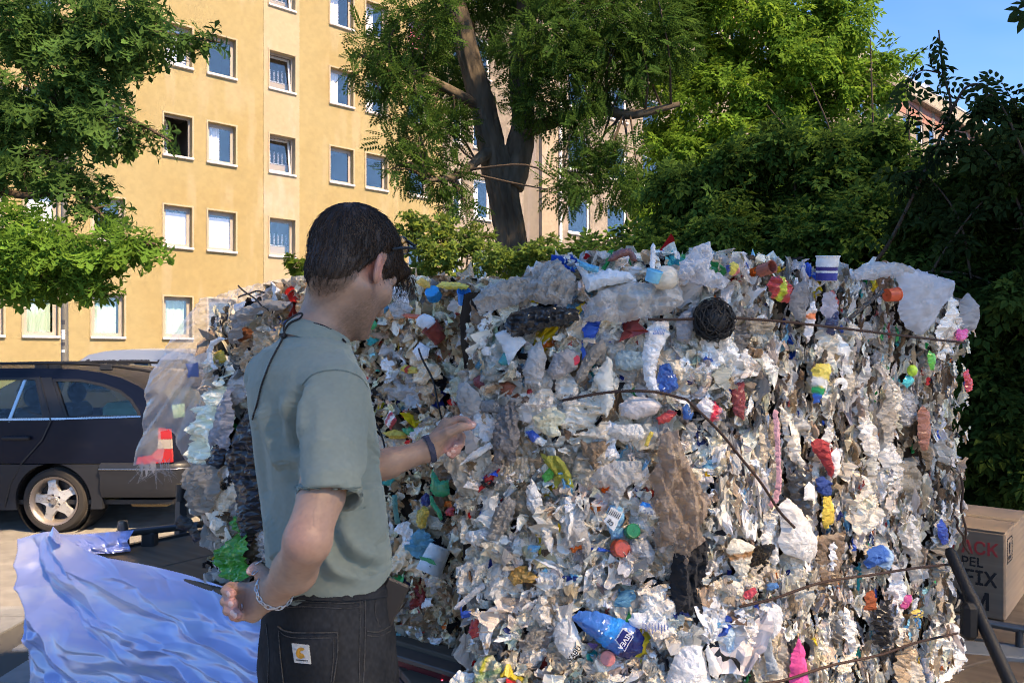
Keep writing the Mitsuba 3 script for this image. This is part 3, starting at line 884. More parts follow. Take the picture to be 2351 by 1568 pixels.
crown(lt, 'crown', [foliage(OC, 2700, LOBE, 0.155, (0.075, 0.15, 0.04), r3, droop=0.75, sub=24, subr=0.34, yellow=0.08), foliage(OS, 1200, LOBE, 0.155, (0.115, 0.225, 0.035), r3, droop=0.6, sub=24, subr=0.36, yellow=0.1)])
tg = np.array([c + unit(r3.normal(size=3)) * r * r3.uniform(0.2, 0.9) for c, r in OC + OS for _ in range(9)])
labels.setdefault(part(lt, 'twigs', twigs(tg, nd, r3, 0.007, 0.04), 'twig', smooth=True), {})['kind'] = 'stuff'

# --- the tree that shades the trailer, standing to the right outside the frame, a few of its leaves reaching in
r4 = np.random.default_rng(61)
st = thing('shade_tree', 'tree right of the frame whose leaf tips reach into the top right corner', 'tree')
put(st + '__trunk', trunk_mesh([[6.4, 0.4, -0.1], [6.3, 0.4, 2.0], [6.1, 0.5, 4.2], [5.9, 0.6, 6.5], [5.8, 0.6, 8.3]], [0.26, 0.2, 0.17, 0.12, 0.05], sides=24, n=50, seed=19), 'bark', smooth=50)
SC = [((2.7, -1.6, 6.2), (1.6, 1.4, 1.1)), ((4.4, -1.1, 6.5), (1.7, 1.6, 1.3)), ((5.6, -0.2, 6.5), (1.6, 1.6, 1.3)), ((4.0, 0.2, 6.1), (1.35, 1.2, 1.0)), ((4.9, 1.3, 6.3), (1.7, 1.5, 1.2)), ((4.9, 1.3, 6.6), (1.6, 1.4, 1.2)), ((4.5, 2.9, 6.3), (1.7, 1.3, 1.1)), ((4.5, 2.9, 6.6), (1.6, 1.2, 1.1)), ((4.9, -0.8, 7.4), (1.6, 1.5, 1.0)), ((6.7, -1.0, 6.6), (1.5, 1.4, 1.2)), ((1.7, -1.5, 6.2), (1.3, 1.2, 0.9)), ((3.2, -1.7, 6.5), (0.9, 0.8, 0.9)), ((3.3, -1.7, 7.2), (0.9, 0.8, 0.8)), ((3.4, -1.9, 6.9), (1.0, 0.9, 0.9))]
v, f, c = foliage(SC, 5600, SIMPLE, 1.05, (0.12, 0.19, 0.03), r4, droop=0.4, sub=140, subr=0.3, shell=0.4)
# an opening in the crown lets a patch of sun through to the bale
q0 = np.array([1.46, 2.72, 1.12])
nv = len(SIMPLE[0])
cen = v.reshape(-1, nv, 3).mean(1)
rel = cen - q0
perp = rel - (rel @ SUN)[:, None] * SUN
keep = np.linalg.norm(perp * [1, 1, 0.34], axis=1) > 0.26
v = v.reshape(-1, nv, 3)[keep].reshape(-1, 3)
c = c.reshape(-1, nv, 3)[keep].reshape(-1, 3)
f = f[:keep.sum() * len(SIMPLE[1])]
tip = [P(2342, 24, 3.0), P(2350, 40, 3.0), P(2355, 12, 3.0)]
tv = scatter(SIMPLE, np.array(tip), np.array([[-0.5, 0, -0.4], [-0.2, 0.2, -0.9], [-0.6, 0.2, 0.2]]), np.array([[0, -0.8, 0.6]] * 3), np.array([0.7, 0.7, 0.6]), np.array([[0.035, 0.06, 0.02]] * 3))
crown(st, 'crown', [(v, f, c), tv])
tg = np.array([np.array(c) + unit(r4.normal(size=3)) * np.array(r) * r4.uniform(0.2, 0.9) for c, r in SC for _ in range(8)] + [P(2356, 20, 3.0)])
labels[st + '__limbs'] = {'kind': 'stuff'}
part(st, 'limbs', twigs(tg, spline([[6.3, 0.4, 3.2], [6.1, 0.5, 4.2], [5.9, 0.6, 6.5], [5.8, 0.6, 8.3]], 30), r4, 0.05, 0.02), 'bark', smooth=True)
# ---------------------------------------------------------------- vehicles on the road
def fn_paint(p, n, uv):
    a = FB(p.x * 6, p.y * 6, p.z * 9, 4)
    b = FB(p.x * 1.3, p.y * 1.3, p.z * 2.0, 3)
    return mix((0.003, 0.005, 0.016), (0.035, 0.032, 0.030), SS(0.55, 0.85, a) * 0.10 + SS(0.55, 0.1, p.z) * 0.2 * b)


mat('navy_paint', mikit.proc(fn_paint), 0.35, spec=0.15, clearcoat=0.35, clearcoat_gloss=0.95)
mat('grey_cladding', (0.020, 0.022, 0.028), 0.42, spec=0.3, clearcoat=0.15, clearcoat_gloss=0.8)
mat('black_plastic', (0.014, 0.014, 0.015), 0.45)
mat('rubber', (0.035, 0.032, 0.03), 0.85, spec=0.25)
mat('tyre_tread', (0.11, 0.10, 0.09), 0.9, spec=0.15)


def fn_alloy(p, n, uv):
    a = FB(p.x * 30, p.y * 30, p.z * 30, 3)
    return mix((0.46, 0.46, 0.46), (0.30, 0.24, 0.19), SS(0.5, 0.8, a))


mat('alloy', mikit.proc(fn_alloy), 0.42, metal=0.35)
mat('rim_lip', (0.36, 0.31, 0.27), 0.4, metal=0.6)
mat('chrome', (0.6, 0.6, 0.6), 0.22, metal=1.0)
mat('lamp_red', (0.36, 0.008, 0.010), 0.18, spec=0.6, clearcoat=1.0)
mat('lamp_clear', (0.34, 0.30, 0.26), 0.2, spec=0.6)
mat('seat_fabric', (0.045, 0.05, 0.055), 0.9)
mat('silver_paint', (0.30, 0.33, 0.38), 0.32, metal=0.4, clearcoat=0.7)
mat('dark_paint', (0.05, 0.043, 0.038), 0.25, clearcoat=1.0)
mat('gold_dirt', (0.25, 0.18, 0.09), 0.7)
scene['car_glass'] = {'type': 'thindielectric', 'int_ior': 1.42, 'specular_transmittance': {'type': 'rgb', 'value': [0.60, 0.72, 0.66]}}
DC = 7.0
KC = F_ / DC


def cp(*pts):
    """Photograph pixels on the near side of the wagon -> (x, z)."""
    return [((x - CX) / KC, CH - (y - HZ) / KC) for x, y in pts]


def side_panel(poly, th, y0, belt, tumble, bulge=0.03, mirror=None):
    """An extruded side (x, z) bent over its height: vertical below the belt, leaning in above it."""
    m = extrude(poly, th)
    for _ in range(2):
        if len(m.faces) < 6000 and th > 0.02:
            m = m.subdivide()
    v = np.array(m.vertices)
    x, z, d = v[:, 0], v[:, 1], v[:, 2]
    lean = np.where(z > belt, (z - belt) * tumble, 0) + bulge * np.clip((belt - 0.25 - z) / 0.5, -0.4, 1) ** 2
    y = y0 + lean + d
    if mirror is not None:
        y = 2 * mirror - y
    m = trimesh.Trimesh(np.stack([x, y, z], 1), m.faces if mirror is not None else m.faces[:, ::-1], process=False)
    m.fix_normals()
    return m


def wheel(key, cx, y, cz, rad, width, rim_r, spokes=5, detail=True, face=-1):
    pr = [(rim_r * 0.97, -width / 2 + 0.015), (rim_r * 1.06, -width / 2), (rad * 0.93, -width / 2 + 0.004), (rad * 0.985, -width / 2 + 0.022), (rad, -width / 2 + 0.05), (rad, width / 2 - 0.05), (rad * 0.96, width / 2 - 0.01), (rim_r, width / 2), (rim_r * 0.97, width / 2 - 0.02)]
    ex, ey, ez = np.array([1.0, 0, 0]), np.array([0, 0, 1.0]), np.array([0, 1.0, 0])
    o = np.array([cx, y, cz])
    put(key, frame_to(lathe(pr, 64), o, ex, ey, ez), 'rubber', smooth=40)
    if not detail:
        put(key + '__rim', frame_to(lathe([(0.001, -width / 2 + 0.03), (rim_r * 0.6, -width / 2 + 0.02), (rim_r, -width / 2 + 0.005)], 40), o, ex, ey, ez), 'alloy', smooth=40)
        return
    a = np.linspace(0, 2 * np.pi, 90)[:-1]
    tread = []
    for q in a:
        b = box(-0.006, 0.006, rad - 0.004, rad + 0.003, -width / 2 + 0.045, width / 2 - 0.03)
        tread.append(frame_to(b, o, np.array([math.cos(q), 0, math.sin(q)]), np.array([-math.sin(q), 0, math.cos(q)]), ez))
    put(key + '__tread', cat_(*tread), 'tyre_tread')
    labels[key + '__tread'] = {'kind': 'stuff'}
    put(key + '__rim', frame_to(lathe([(rim_r * 0.80, -width / 2 + 0.10), (rim_r * 0.86, -width / 2 + 0.035), (rim_r * 0.93, -width / 2 + 0.012), (rim_r, -width / 2 + 0.004), (rim_r * 1.0, -width / 2 + 0.016)], 64), o, ex, ey, ez), 'rim_lip', smooth=50)
    put(key + '__well', frame_to(lathe([(0.001, 0.0), (rim_r * 0.82, 0.0), (rim_r * 0.86, -width / 2 + 0.04)], 40), o, ex, ey, ez), 'black_plastic', smooth=40)
    arm = []
    for i in range(spokes):
        q = math.radians(90 + 12 + i * 360 / spokes)
        w0, w1 = 0.085, 0.042
        L = rim_r * 0.86
        pl = Polygon([(0.0, -w0), (L * 0.42, -w0 * 0.60), (L * 0.75, -w1 * 0.78), (L, -w1), (L, w1), (L * 0.75, w1 * 0.78), (L * 0.42, w0 * 0.60), (0.0, w0)])
        arm.append(affinity.rotate(pl, math.degrees(q), origin=(0, 0)))
    star = shapely.union_all(arm + [Point(0, 0).buffer(0.085)]).buffer(0.016).buffer(-0.016)
    bolts = [Point(0.052 * math.cos(q), 0.052 * math.sin(q)).buffer(0.012) for q in np.linspace(0.6, 0.6 + 2 * np.pi, 6)[:-1]]
    star = star.difference(shapely.union_all(bolts))
    s = extrude(star, 0.04)
    sv = np.array(s.vertices)
    rr = np.hypot(sv[:, 0], sv[:, 1])
    sv[:, 2] = sv[:, 2] + 0.022 * np.cos(np.clip(rr / rim_r, 0, 1) * 2.2)
    s.vertices = sv
    put(key + '__spoke_star', frame_to(s, o + [0, -width / 2 + 0.075, 0], ex, ey, -ez), 'alloy')
    hub = extrude(Point(0, 0).buffer(0.032), 0.02)
    put(key + '__hub_cap', frame_to(hub, o + [0, -width / 2 + 0.020, 0], ex, ey, -ez), 'chrome')
    ring = extrude(Point(0, 0).buffer(0.026).difference(Point(0, 0).buffer(0.023)), 0.004)
    star3 = [ring] + [frame_to(box(-0.0016, 0.0016, 0, 0.024, 0, 0.004), np.zeros(3), np.array([math.cos(q), math.sin(q), 0]), np.array([-math.sin(q), math.cos(q), 0]), np.array([0, 0, 1.0])) for q in (0.0, 2.0944, 4.18879)]
    put(key + '__emblem', frame_to(cat_(*star3), o + [0, -width / 2 - 0.002, 0], ex, ey, -ez), 'rim_lip')


wg = thing('parked_car', 'dark navy estate car with roof rails and dusty five spoke wheel, rear half in view', 'car')
belt = cp((0, 962))[0][1]
top = cp((-330, 862), (-200, 850), (-60, 847), (60, 846), (150, 848), (215, 856), (262, 868), (305, 886), (336, 905), (352, 930), (362, 966), (384, 978), (392, 1000), (398, 1056))
front = cp((-470, 955), (-520, 972), (-740, 1000), (-790, 1050))
low = cp((398, 1060), (232, 1062))
wc = cp((120, 1151))[0]
wf = (wc[0] - 2.66, wc[1])
sil = Polygon(front[::-1] + top + cp((398, 1062), (398, 1135), (330, 1168), (-760, 1180), (-800, 1140)))
arch = Point(wc).buffer(0.345, 32).union(Point(wf).buffer(0.345, 32))
Wq = Polygon(cp((107, 873), (170, 874), (222, 884), (266, 899), (294, 919), (315, 945), (320, 957), (152, 960))).buffer(0.01).buffer(-0.012)
Wd = Polygon(cp((-108, 872), (66, 870), (102, 963), (-128, 967)))
Wf = Polygon(cp((-300, 885), (-132, 872), (-150, 967), (-410, 969)))
body = sil.difference(arch).difference(Wq.buffer(-0.006)).difference(Wd).difference(Wf)
upper = body.difference(sbox(-99, -1, 99, cp((0, 1064))[0][1]))
lower = body.intersection(sbox(-99, -1, 99, cp((0, 1066))[0][1]))
WID = 1.68
mid = DC + WID / 2
put(wg + '__body', cat_(side_panel(upper, 0.035, DC, belt, 0.30), side_panel(upper, 0.035, DC, belt, 0.30, mirror=mid)), 'navy_paint', smooth=30)
labels[wg + '__body'] = {'kind': 'stuff'}
part(wg, 'cladding', side_panel(lower.difference(sbox(cp((232, 0))[0][0], -1, 99, 9)), 0.045, DC - 0.012, belt, 0.30), 'grey_cladding', smooth=30)
part(wg, 'cladding', side_panel(lower, 0.045, DC - 0.012, belt, 0.30, mirror=mid), 'grey_cladding', smooth=30)
part(wg, 'arch_lining', cat_(*[frame_to(lathe([(0.345, 0), (0.345, 0.30), (0.0, 0.30)], 40), np.array([c[0], yy, c[1]]), np.array([1.0, 0, 0]), np.array([0, 0, 1.0]), np.array([0, 1.0, 0])) for c in (wc, wf) for yy in (DC + 0.04, DC + WID - 0.36)]), 'black_plastic')
labels[wg + '__arch_lining'] = {'kind': 'stuff'}
roof = np.array(top[:9])
zb = np.linspace(0, 1, 9)
g = []
for x, z in spline(roof, 30)[:, :2] if False else [tuple(q) for q in np.stack([np.interp(np.linspace(0, 1, 40), np.linspace(0, 1, 9), roof[:, 0]), np.interp(np.linspace(0, 1, 40), np.linspace(0, 1, 9), roof[:, 1])], 1)]:
    ya = DC + 0.30 * (z - belt) + 0.01
    yy = np.linspace(ya, 2 * mid - ya, 14)
    g.append(np.stack([np.full(14, x), yy, z - 0.006 + 0.035 * (1 - ((yy - mid) / (mid - ya)) ** 2)], 1))
part(wg, 'roof', grid_mesh(np.array(g)), 'navy_paint', smooth=True)
rear = np.array(top[8:] + cp((398, 1100)))
g = []
for x, z in rear:
    ya = DC + 0.30 * max(z - belt, 0) + 0.012
    yy = np.linspace(ya, 2 * mid - ya, 14)
    g.append(np.stack([x + 0.06 * (1 - ((yy - mid) / (mid - ya)) ** 2), yy, np.full(14, z)], 1))
g = np.array(g)
part(wg, 'tailgate', cat_(grid_mesh(g[2:]), grid_mesh(g[:3, :3]), grid_mesh(g[:3, -3:])), 'navy_paint', smooth=True)
part(wg, 'rear_window', grid_mesh(g[:3, 2:-2]), 'car_glass', smooth=True)
front_g = []
for x, z in np.array(front[::-1] + top[:1]):
    ya = DC + 0.30 * max(z - belt, 0) + 0.012
    yy = np.linspace(ya, 2 * mid - ya, 10)
    front_g.append(np.stack([np.full(10, x), yy, z - 0.008 + 0.03 * (1 - ((yy - mid) / (mid - ya)) ** 2)], 1))
part(wg, 'bonnet', grid_mesh(np.array(front_g[:4])), 'navy_paint', smooth=True)
part(wg, 'windscreen', grid_mesh(np.array(front_g[3:])), 'car_glass', smooth=True)


def pane_on(poly, y0, tumble, blt, mirror=None, off=0.008):
    m = extrude(poly, 0.002)
    keep = np.asarray(m.face_normals)[:, 2] > 0.9
    m = trimesh.Trimesh(m.vertices, m.faces[keep], process=True)
    v = np.array(m.vertices)
    y = y0 + off + np.where(v[:, 1] > blt, (v[:, 1] - blt) * tumble, 0)
    if mirror is not None:
        y = 2 * mirror - y
    return trimesh.Trimesh(np.stack([v[:, 0], y, v[:, 1]], 1), m.faces, process=False)


for wdw in (Wq, Wd, Wf):
    part(wg, 'side_window', pane_on(wdw.buffer(0.008), DC, 0.30, belt, off=0.016), 'car_glass')
    part(wg, 'side_window', pane_on(wdw.buffer(0.008), DC, 0.30, belt, mirror=mid, off=0.016), 'car_glass')
    part(wg, 'window_seal', side_panel(wdw.buffer(0.012).difference(wdw.buffer(-0.012)), 0.012, DC - 0.006, belt, 0.30), 'black_plastic', smooth=30)
strip_ = lambda a, b, w: LineString(cp(a, b)).buffer(w, cap_style=2)
part(wg, 'window_trim', side_panel(shapely.union_all([strip_((-400, 968), (150, 961), 0.009), strip_((150, 961), (322, 956), 0.007)]), 0.01, DC - 0.010, belt, 0.30), 'chrome')
part(wg, 'window_bar', side_panel(strip_((41, 868), (19, 968), 0.014), 0.012, DC - 0.004, belt, 0.30), 'chrome')
part(wg, 'pillar_cover', side_panel(Polygon(cp((68, 868), (100, 867), (150, 962), (104, 964))), 0.01, DC - 0.008, belt, 0.30), 'grey_cladding')
seam = LineString(cp((74, 866), (118, 966), (98, 1010), (52, 1062), (24, 1110), (8, 1165))).buffer(0.006)
part(wg, 'door_seam', side_panel(seam.difference(Wd), 0.003, DC - 0.004 - 0.012, belt, 0.30), 'black_plastic')
part(wg, 'door_seam', side_panel(LineString(cp((-140, 870), (-142, 1180))).buffer(0.006).difference(Wd), 0.003, DC - 0.016, belt, 0.30), 'black_plastic')
hd = cp((8, 1005), (72, 1003))
part(wg, 'door_handle', box(hd[0][0], hd[1][0], DC - 0.045, DC - 0.002, hd[0][1] - 0.017, hd[0][1] + 0.017, 0.012), 'grey_cladding')
part(wg, 'door_handle', box(hd[0][0] - 1.05, hd[1][0] - 1.05, DC - 0.045, DC - 0.002, hd[0][1] - 0.017, hd[0][1] + 0.017, 0.012), 'grey_cladding')
# rear bumper and rub strip
bp = cp((233, 1068), (395, 1060), (404, 1058), (440, 1056))
b0 = np.array(cp((228, 1070), (300, 1068), (395, 1062)))
prof = [(0.0, cp((0, 1062))[0][1]), (0.03, cp((0, 1066))[0][1]), (0.04, cp((0, 1082))[0][1]), (0.022, cp((0, 1092))[0][1]), (0.022, cp((0, 1120))[0][1]), (-0.01, cp((0, 1142))[0][1])]
xs0, xs1 = cp((232, 0))[0][0], cp((392, 0))[0][0]
path = [(xs0, DC, -1, 0), (xs1 - 0.12, DC, -1, 0), (xs1 + 0.02, DC + 0.02, -0.9, 0.4), (xs1 + 0.12, DC + 0.09, -0.6, 0.8), (xs1 + 0.17, DC + 0.22, -0.2, 1), (xs1 + 0.19, mid, 0, 1), (xs1 + 0.17, 2 * mid - DC - 0.22, 0.2, 1), (xs1 + 0.12, 2 * mid - DC - 0.09, 0.6, 0.8), (xs1 + 0.02, 2 * mid - DC - 0.02, 0.9, 0.4), (xs0, 2 * mid - DC, 1, 0)]
g = np.array([[[x + nx * o, y + ny * o if False else y + ny * 0 + (-o if ny == 0 and nx < 0 else 0), z] for o, z in prof] for x, y, ny, nx in path])
g = np.array([[[x + nx * o, y + ny * o, z] for o, z in prof] for x, y, ny, nx in path])
part(wg, 'bumper', grid_mesh(g), 'grey_cladding', smooth=True)
zt = prof[0][1]
part(wg, 'bumper_top', trimesh.Trimesh(*[np.vstack([g[:, 0], [[xs0, mid, zt]]]), np.array([[i, i + 1, len(path)] for i in range(len(path) - 1)])], process=False), 'grey_cladding')
part(wg, 'bumper_trim', tube([[x + nx * 0.042, y + ny * 0.042, cp((0, 1076))[0][1]] for x, y, ny, nx in path], 0.006, 6), 'chrome', smooth=True)
part(wg, 'exhaust_box', box(cp((255, 0))[0][0], cp((360, 0))[0][0], DC + 0.25, DC + 0.75, cp((0, 1178))[0][1], cp((0, 1150))[0][1], 0.05), 'gold_dirt')
part(wg, 'floor', box(cp((-740, 0))[0][0], cp((390, 0))[0][0], DC + 0.06, 2 * mid - DC - 0.06, 0.12, 0.16), 'black_plastic')
# tail lamp
tl = Polygon(cp((366, 982), (393, 985), (398, 1060), (314, 1066), (318, 1049), (350, 1044), (364, 1030)))
zz = [cp((0, y))[0][1] for y in (978, 1008, 1030, 1070)]
tk = part(wg, 'tail_lamp', side_panel(tl.intersection(sbox(-99, zz[3], 99, zz[2])), 0.03, DC - 0.022, belt, 0.3), 'lamp_red', label='red tail lamp seen through torn film')
put(tk + '__upper_lens', side_panel(tl.intersection(sbox(-99, zz[1] + 0.002, 99, zz[0])), 0.03, DC - 0.022, belt, 0.3), 'lamp_red')
put(tk + '__clear_lens', side_panel(tl.intersection(sbox(-99, zz[2] + 0.002, 99, zz[1])), 0.03, DC - 0.020, belt, 0.3), 'lamp_clear')
# roof rails, seats
for yy, nm in ((DC + 0.20, 0), (2 * mid - DC - 0.20, 1)):
    pts = [np.array([(x - CX) / KC, yy, CH - (y - HZ) / KC]) for x, y in ((-200, 838), (-60, 836), (60, 835), (150, 836), (210, 839), (270, 846), (330, 856), (346, 868))]
    rl = part(wg, 'roof_rail', tube(spline(pts, 40), 0.014, 8), 'black_plastic', smooth=True)
    for x in (62, 94, 215):
        q = np.array([(x - CX) / KC, yy, CH - (842 - HZ) / KC])
        part(wg, 'rail_foot', box(q[0] - 0.05, q[0] + 0.07, yy - 0.016, yy + 0.016, q[2] - 0.04, q[2] + 0.02, 0.01), 'grey_cladding')
for x, y0 in ((-30, DC + 0.35), (-30, DC + 1.1), (-330, DC + 0.35), (-330, DC + 1.1)):
    c = cp((x, 985))[0]
    st_ = part(wg, 'seat', cat_(box(c[0] - 0.5, c[0], y0, y0 + 0.5, 0.2, 0.52, 0.08), box(c[0] - 0.05, c[0] + 0.12, y0, y0 + 0.5, 0.45, 0.98, 0.06)), 'seat_fabric', smooth=40)
    hr = trimesh.creation.icosphere(2)
    hr.apply_scale([0.07, 0.14, 0.11])
    hr.apply_translation([c[0] + 0.06, y0 + 0.25, 1.08])
    put(st_ + '__headrest', hr, 'seat_fabric', smooth=True)
c = cp((225, 955))[0]
part(wg, 'cargo', cat_(box(c[0] - 0.25, c[0] + 0.3, DC + 0.5, DC + 1.2, 0.5, 1.02, 0.05)), 'curtain_green', label='pale sheet over the load behind the rear side window')
wheel(wg + '__wheel', wc[0], DC + 0.12, wc[1] + 0.0, wc[1] + 0.137, 0.21, 0.222)
wheel(wg + '__wheel_001', wc[0], 2 * mid - DC - 0.12, wc[1], wc[1] + 0.137, 0.21, 0.222, detail=False)
wheel(wg + '__wheel_002', wf[0], DC + 0.12, wc[1], wc[1] + 0.137, 0.21, 0.222, detail=False)
wheel(wg + '__wheel_003', wf[0], 2 * mid - DC - 0.12, wc[1], wc[1] + 0.137, 0.21, 0.222, detail=False)


def plain_car(key, d, pts, wins, belt_y, paint, wheels, width=1.65, tumble=0.28, wr=0.30, base_y=1120):
    """A car farther back: shell with real window openings, panes, lamps, wheels."""
    kk = F_ / d
    to = lambda q: [((x - CX) / kk, CH - (y - HZ) / kk) for x, y in q]
    tops = to(pts)
    bl = to([(0, belt_y)])[0][1]
    m_ = d + width / 2
    zb_ = -0.137 + 0.22
    s = Polygon(tops + [(tops[-1][0], zb_), (tops[0][0], zb_)])
    wc_ = [((x - CX) / kk, -0.137 + wr) for x in wheels]
    s = s.difference(shapely.union_all([Point(c).buffer(wr + 0.04) for c in wc_]))
    ws = [Polygon(to(w)).buffer(0.03).buffer(-0.03) for w in wins]
    s = s.difference(shapely.union_all(ws))
    put(key + '__body', cat_(side_panel(s, 0.04, d, bl, tumble), side_panel(s, 0.04, d, bl, tumble, mirror=m_)), paint, smooth=30)
    labels[key + '__body'] = {'kind': 'stuff'}
    g = []
    for x, z in np.array(tops):
        ya = d + tumble * max(z - bl, 0) + 0.012
        yy = np.linspace(ya, 2 * m_ - ya, 12)
        g.append(np.stack([np.full(12, x), yy, z - 0.008 + 0.04 * (1 - ((yy - m_) / (m_ - ya)) ** 2)], 1))
    part(key, 'roof', grid_mesh(np.array(g)), paint, smooth=30)
    for w in ws:
        part(key, 'side_window', pane_on(w.buffer(0.008), d, tumble, bl, off=0.018), 'car_glass')
        part(key, 'side_window', pane_on(w.buffer(0.008), d, tumble, bl, mirror=m_, off=0.018), 'car_glass')
        part(key, 'window_seal', side_panel(w.buffer(0.015).difference(w.buffer(-0.012)), 0.012, d - 0.006, bl, tumble), 'black_plastic', smooth=30)
    part(key, 'floor', box(tops[0][0] + 0.1, tops[-1][0] - 0.1, d + 0.06, 2 * m_ - d - 0.06, zb_, zb_ + 0.04), 'black_plastic')
    for i, c in enumerate(wc_):
        for j, yy in enumerate((d + 0.12, 2 * m_ - d - 0.12)):
            n_ = i * 2 + j
            wheel(key + '__wheel' + ('' if n_ == 0 else '_%03d' % n_), c[0], yy, c[1], wr, 0.19, wr * 0.66, detail=False)
    for x in (tops[0][0] + 0.9, tops[0][0] + 1.8):
        part(key, 'seat', cat_(box(x, x + 0.14, d + 0.3, d + 0.75, zb_ + 0.2, bl + 0.35, 0.05), box(x, x + 0.14, d + 0.9, d + 1.35, zb_ + 0.2, bl + 0.35, 0.05)), 'seat_fabric', smooth=40)
        labels[key + '__seat'] = {'kind': 'stuff'}
    return to, m_


vn = thing('parked_car', 'grey blue van with high roof and side windows behind the navy estate car', 'van')
plain_car(vn, 13.2, [(120, 905), (150, 870), (176, 832), (200, 815), (240, 806), (300, 803), (380, 804), (440, 812), (452, 860), (455, 905)],
          [[(180, 838), (202, 826), (205, 845), (176, 850)], [(210, 830), (262, 828), (262, 850), (208, 850)], [(273, 828), (340, 828), (348, 848), (346, 851), (273, 851)], [(362, 828), (430, 828), (436, 850), (362, 850)]], 853, 'silver_paint', (190, 410), width=1.75, tumble=0.12)
hb = thing('parked_car', 'dark hatchback showing a roof spoiler with slim brake light above the estate car', 'car')
to, m_ = plain_car(hb, 9.6, [(-160, 935), (-60, 925), (20, 880), (70, 852), (150, 845), (220, 846), (290, 852), (338, 860), (362, 905), (388, 930), (392, 985)],
                   [[(48, 872), (80, 858), (145, 855), (140, 895), (40, 898)], [(160, 856), (215, 857), (250, 895), (156, 896)]], 900, 'dark_paint', (-60, 320))
q = to([(272, 857), (356, 861)])
part(hb, 'roof_spoiler', box(q[0][0], q[1][0], 9.6 + 0.15, 2 * m_ - 9.75, q[1][1] - 0.03, q[0][1] - 0.03, 0.012), 'dark_paint')
part(hb, 'brake_light', box(q[1][0] - 0.17, q[1][0] + 0.006, 9.6 + 0.14, 9.6 + 0.30, q[1][1] - 0.035, q[1][1] + 0.012, 0.008), 'lamp_red')

# ---------------------------------------------------------------- street lamp
mat('lamp_metal', mikit.proc(lambda p, n, uv: mix((0.10, 0.10, 0.095), (0.19, 0.19, 0.18), FB(p.x * 8, p.y * 8, p.z * 3, 3))), 0.6, metal=0.3)
mat('sticker', (0.62, 0.66, 0.70), 0.5)
mat('sticker_dark', (0.05, 0.05, 0.06), 0.5)
lp = thing('street_lamp', 'grey post lamp with stickers on its pole before the yellow building', 'street lamp')
DP = 11.2
pa, pb = P(147, 380, DP), P(149, 1100, DP)
part(lp, 'pole', tube([[pb[0], DP, -0.14], [pb[0], DP, 1.3], [pb[0], DP, 1.32], [pa[0], DP, pa[2]]], [0.062, 0.062, 0.05, 0.042], 20), 'lamp_metal', smooth=40)
hd_ = lathe([(0.001, 0.30), (0.10, 0.27), (0.19, 0.17), (0.20, 0.10), (0.14, -0.05), (0.06, -0.12), (0.001, -0.13)], 28)
hd_.apply_scale([1.2, 0.9, 0.8])
hd_.apply_translation([pa[0] - 0.1, DP, pa[2]])
part(lp, 'lamp_head', hd_, 'lamp_metal', smooth=40)
for i, (y, h, mm) in enumerate(((768, 22, 'sticker'), (790, 8, 'sticker_dark'), (806, 6, 'sticker'), (740, 10, 'sticker_dark'))):
    q = P(149, y, DP)
    hh = h / F_ * DP / 2
    a = np.linspace(-2.0, -1.0, 7)
    r_ = 0.0645 if q[2] < 1.31 else 0.0525
    gg = np.array([[[pb[0] + r_ * math.cos(t), DP + r_ * math.sin(t), q[2] + s * hh] for t in a] for s in (-1, 1)])
    part(lp, 'sticker', grid_mesh(gg), mm)

# ---------------------------------------------------------------- the trailer under the left bale
def fn_deck(p, n, uv):
    a = FB(p.x * 3 + p.y, p.y * 3, 2.0, 4)
    b = FB((p.x * 0.57 + p.y * 0.82) * 30, (p.x * 0.82 - p.y * 0.57) * 3, 1.0, 3)
    return mix((0.075, 0.055, 0.038), (0.15, 0.115, 0.08), a) * (0.65 + 0.6 * b)


mat('deck_wood', mikit.proc(fn_deck), 0.7, spec=0.3)
mat('steel_dark', (0.05, 0.052, 0.055), 0.5, metal=0.4)
mat('steel_tube', (0.10, 0.105, 0.11), 0.35, metal=0.7)
mat('bar_red', (0.10, 0.006, 0.010), 0.3, clearcoat=0.8)
mat('bar_frame', (0.13, 0.105, 0.09), 0.5, metal=0.5)
TB_, TA_ = np.array([0.82, -0.5724, 0]), np.array([0.5724, 0.82, 0])
C0 = np.array([-1.86, 3.46, 0])
DZ = 0.60


def on_deck(m):
    """Mesh with x along the tail edge, y along the side edge, z up."""
    return frame_to(m, C0, TB_, TA_, UP)


tl_ = thing('flatbed_trailer', 'flatbed trailer with brown board deck carrying the left bale', 'trailer')
for i in range(5):
    part(tl_, 'deck_board', on_deck(box(i * 0.43 + 0.003, (i + 1) * 0.43 - 0.003, 0.0, 3.2, DZ - 0.025, DZ, 0.003)), 'deck_wood')
part(tl_, 'chassis', on_deck(cat_(box(0.02, 2.13, 0.02, 0.10, DZ - 0.14, DZ - 0.03), box(0.02, 0.10, 0.11, 3.2, DZ - 0.14, DZ - 0.03), box(2.05, 2.13, 0.11, 3.2, DZ - 0.14, DZ - 0.03), box(0.3, 0.4, 0.11, 3.2, DZ - 0.2, DZ - 0.03), box(1.75, 1.85, 0.11, 3.2, DZ - 0.2, DZ - 0.03))), 'steel_dark')
labels[tl_ + '__chassis'] = {'kind': 'stuff'}
part(tl_, 'edge_strip', on_deck(box(-0.03, -0.003, 0, 3.2, DZ - 0.1, DZ + 0.012)), 'steel_tube')
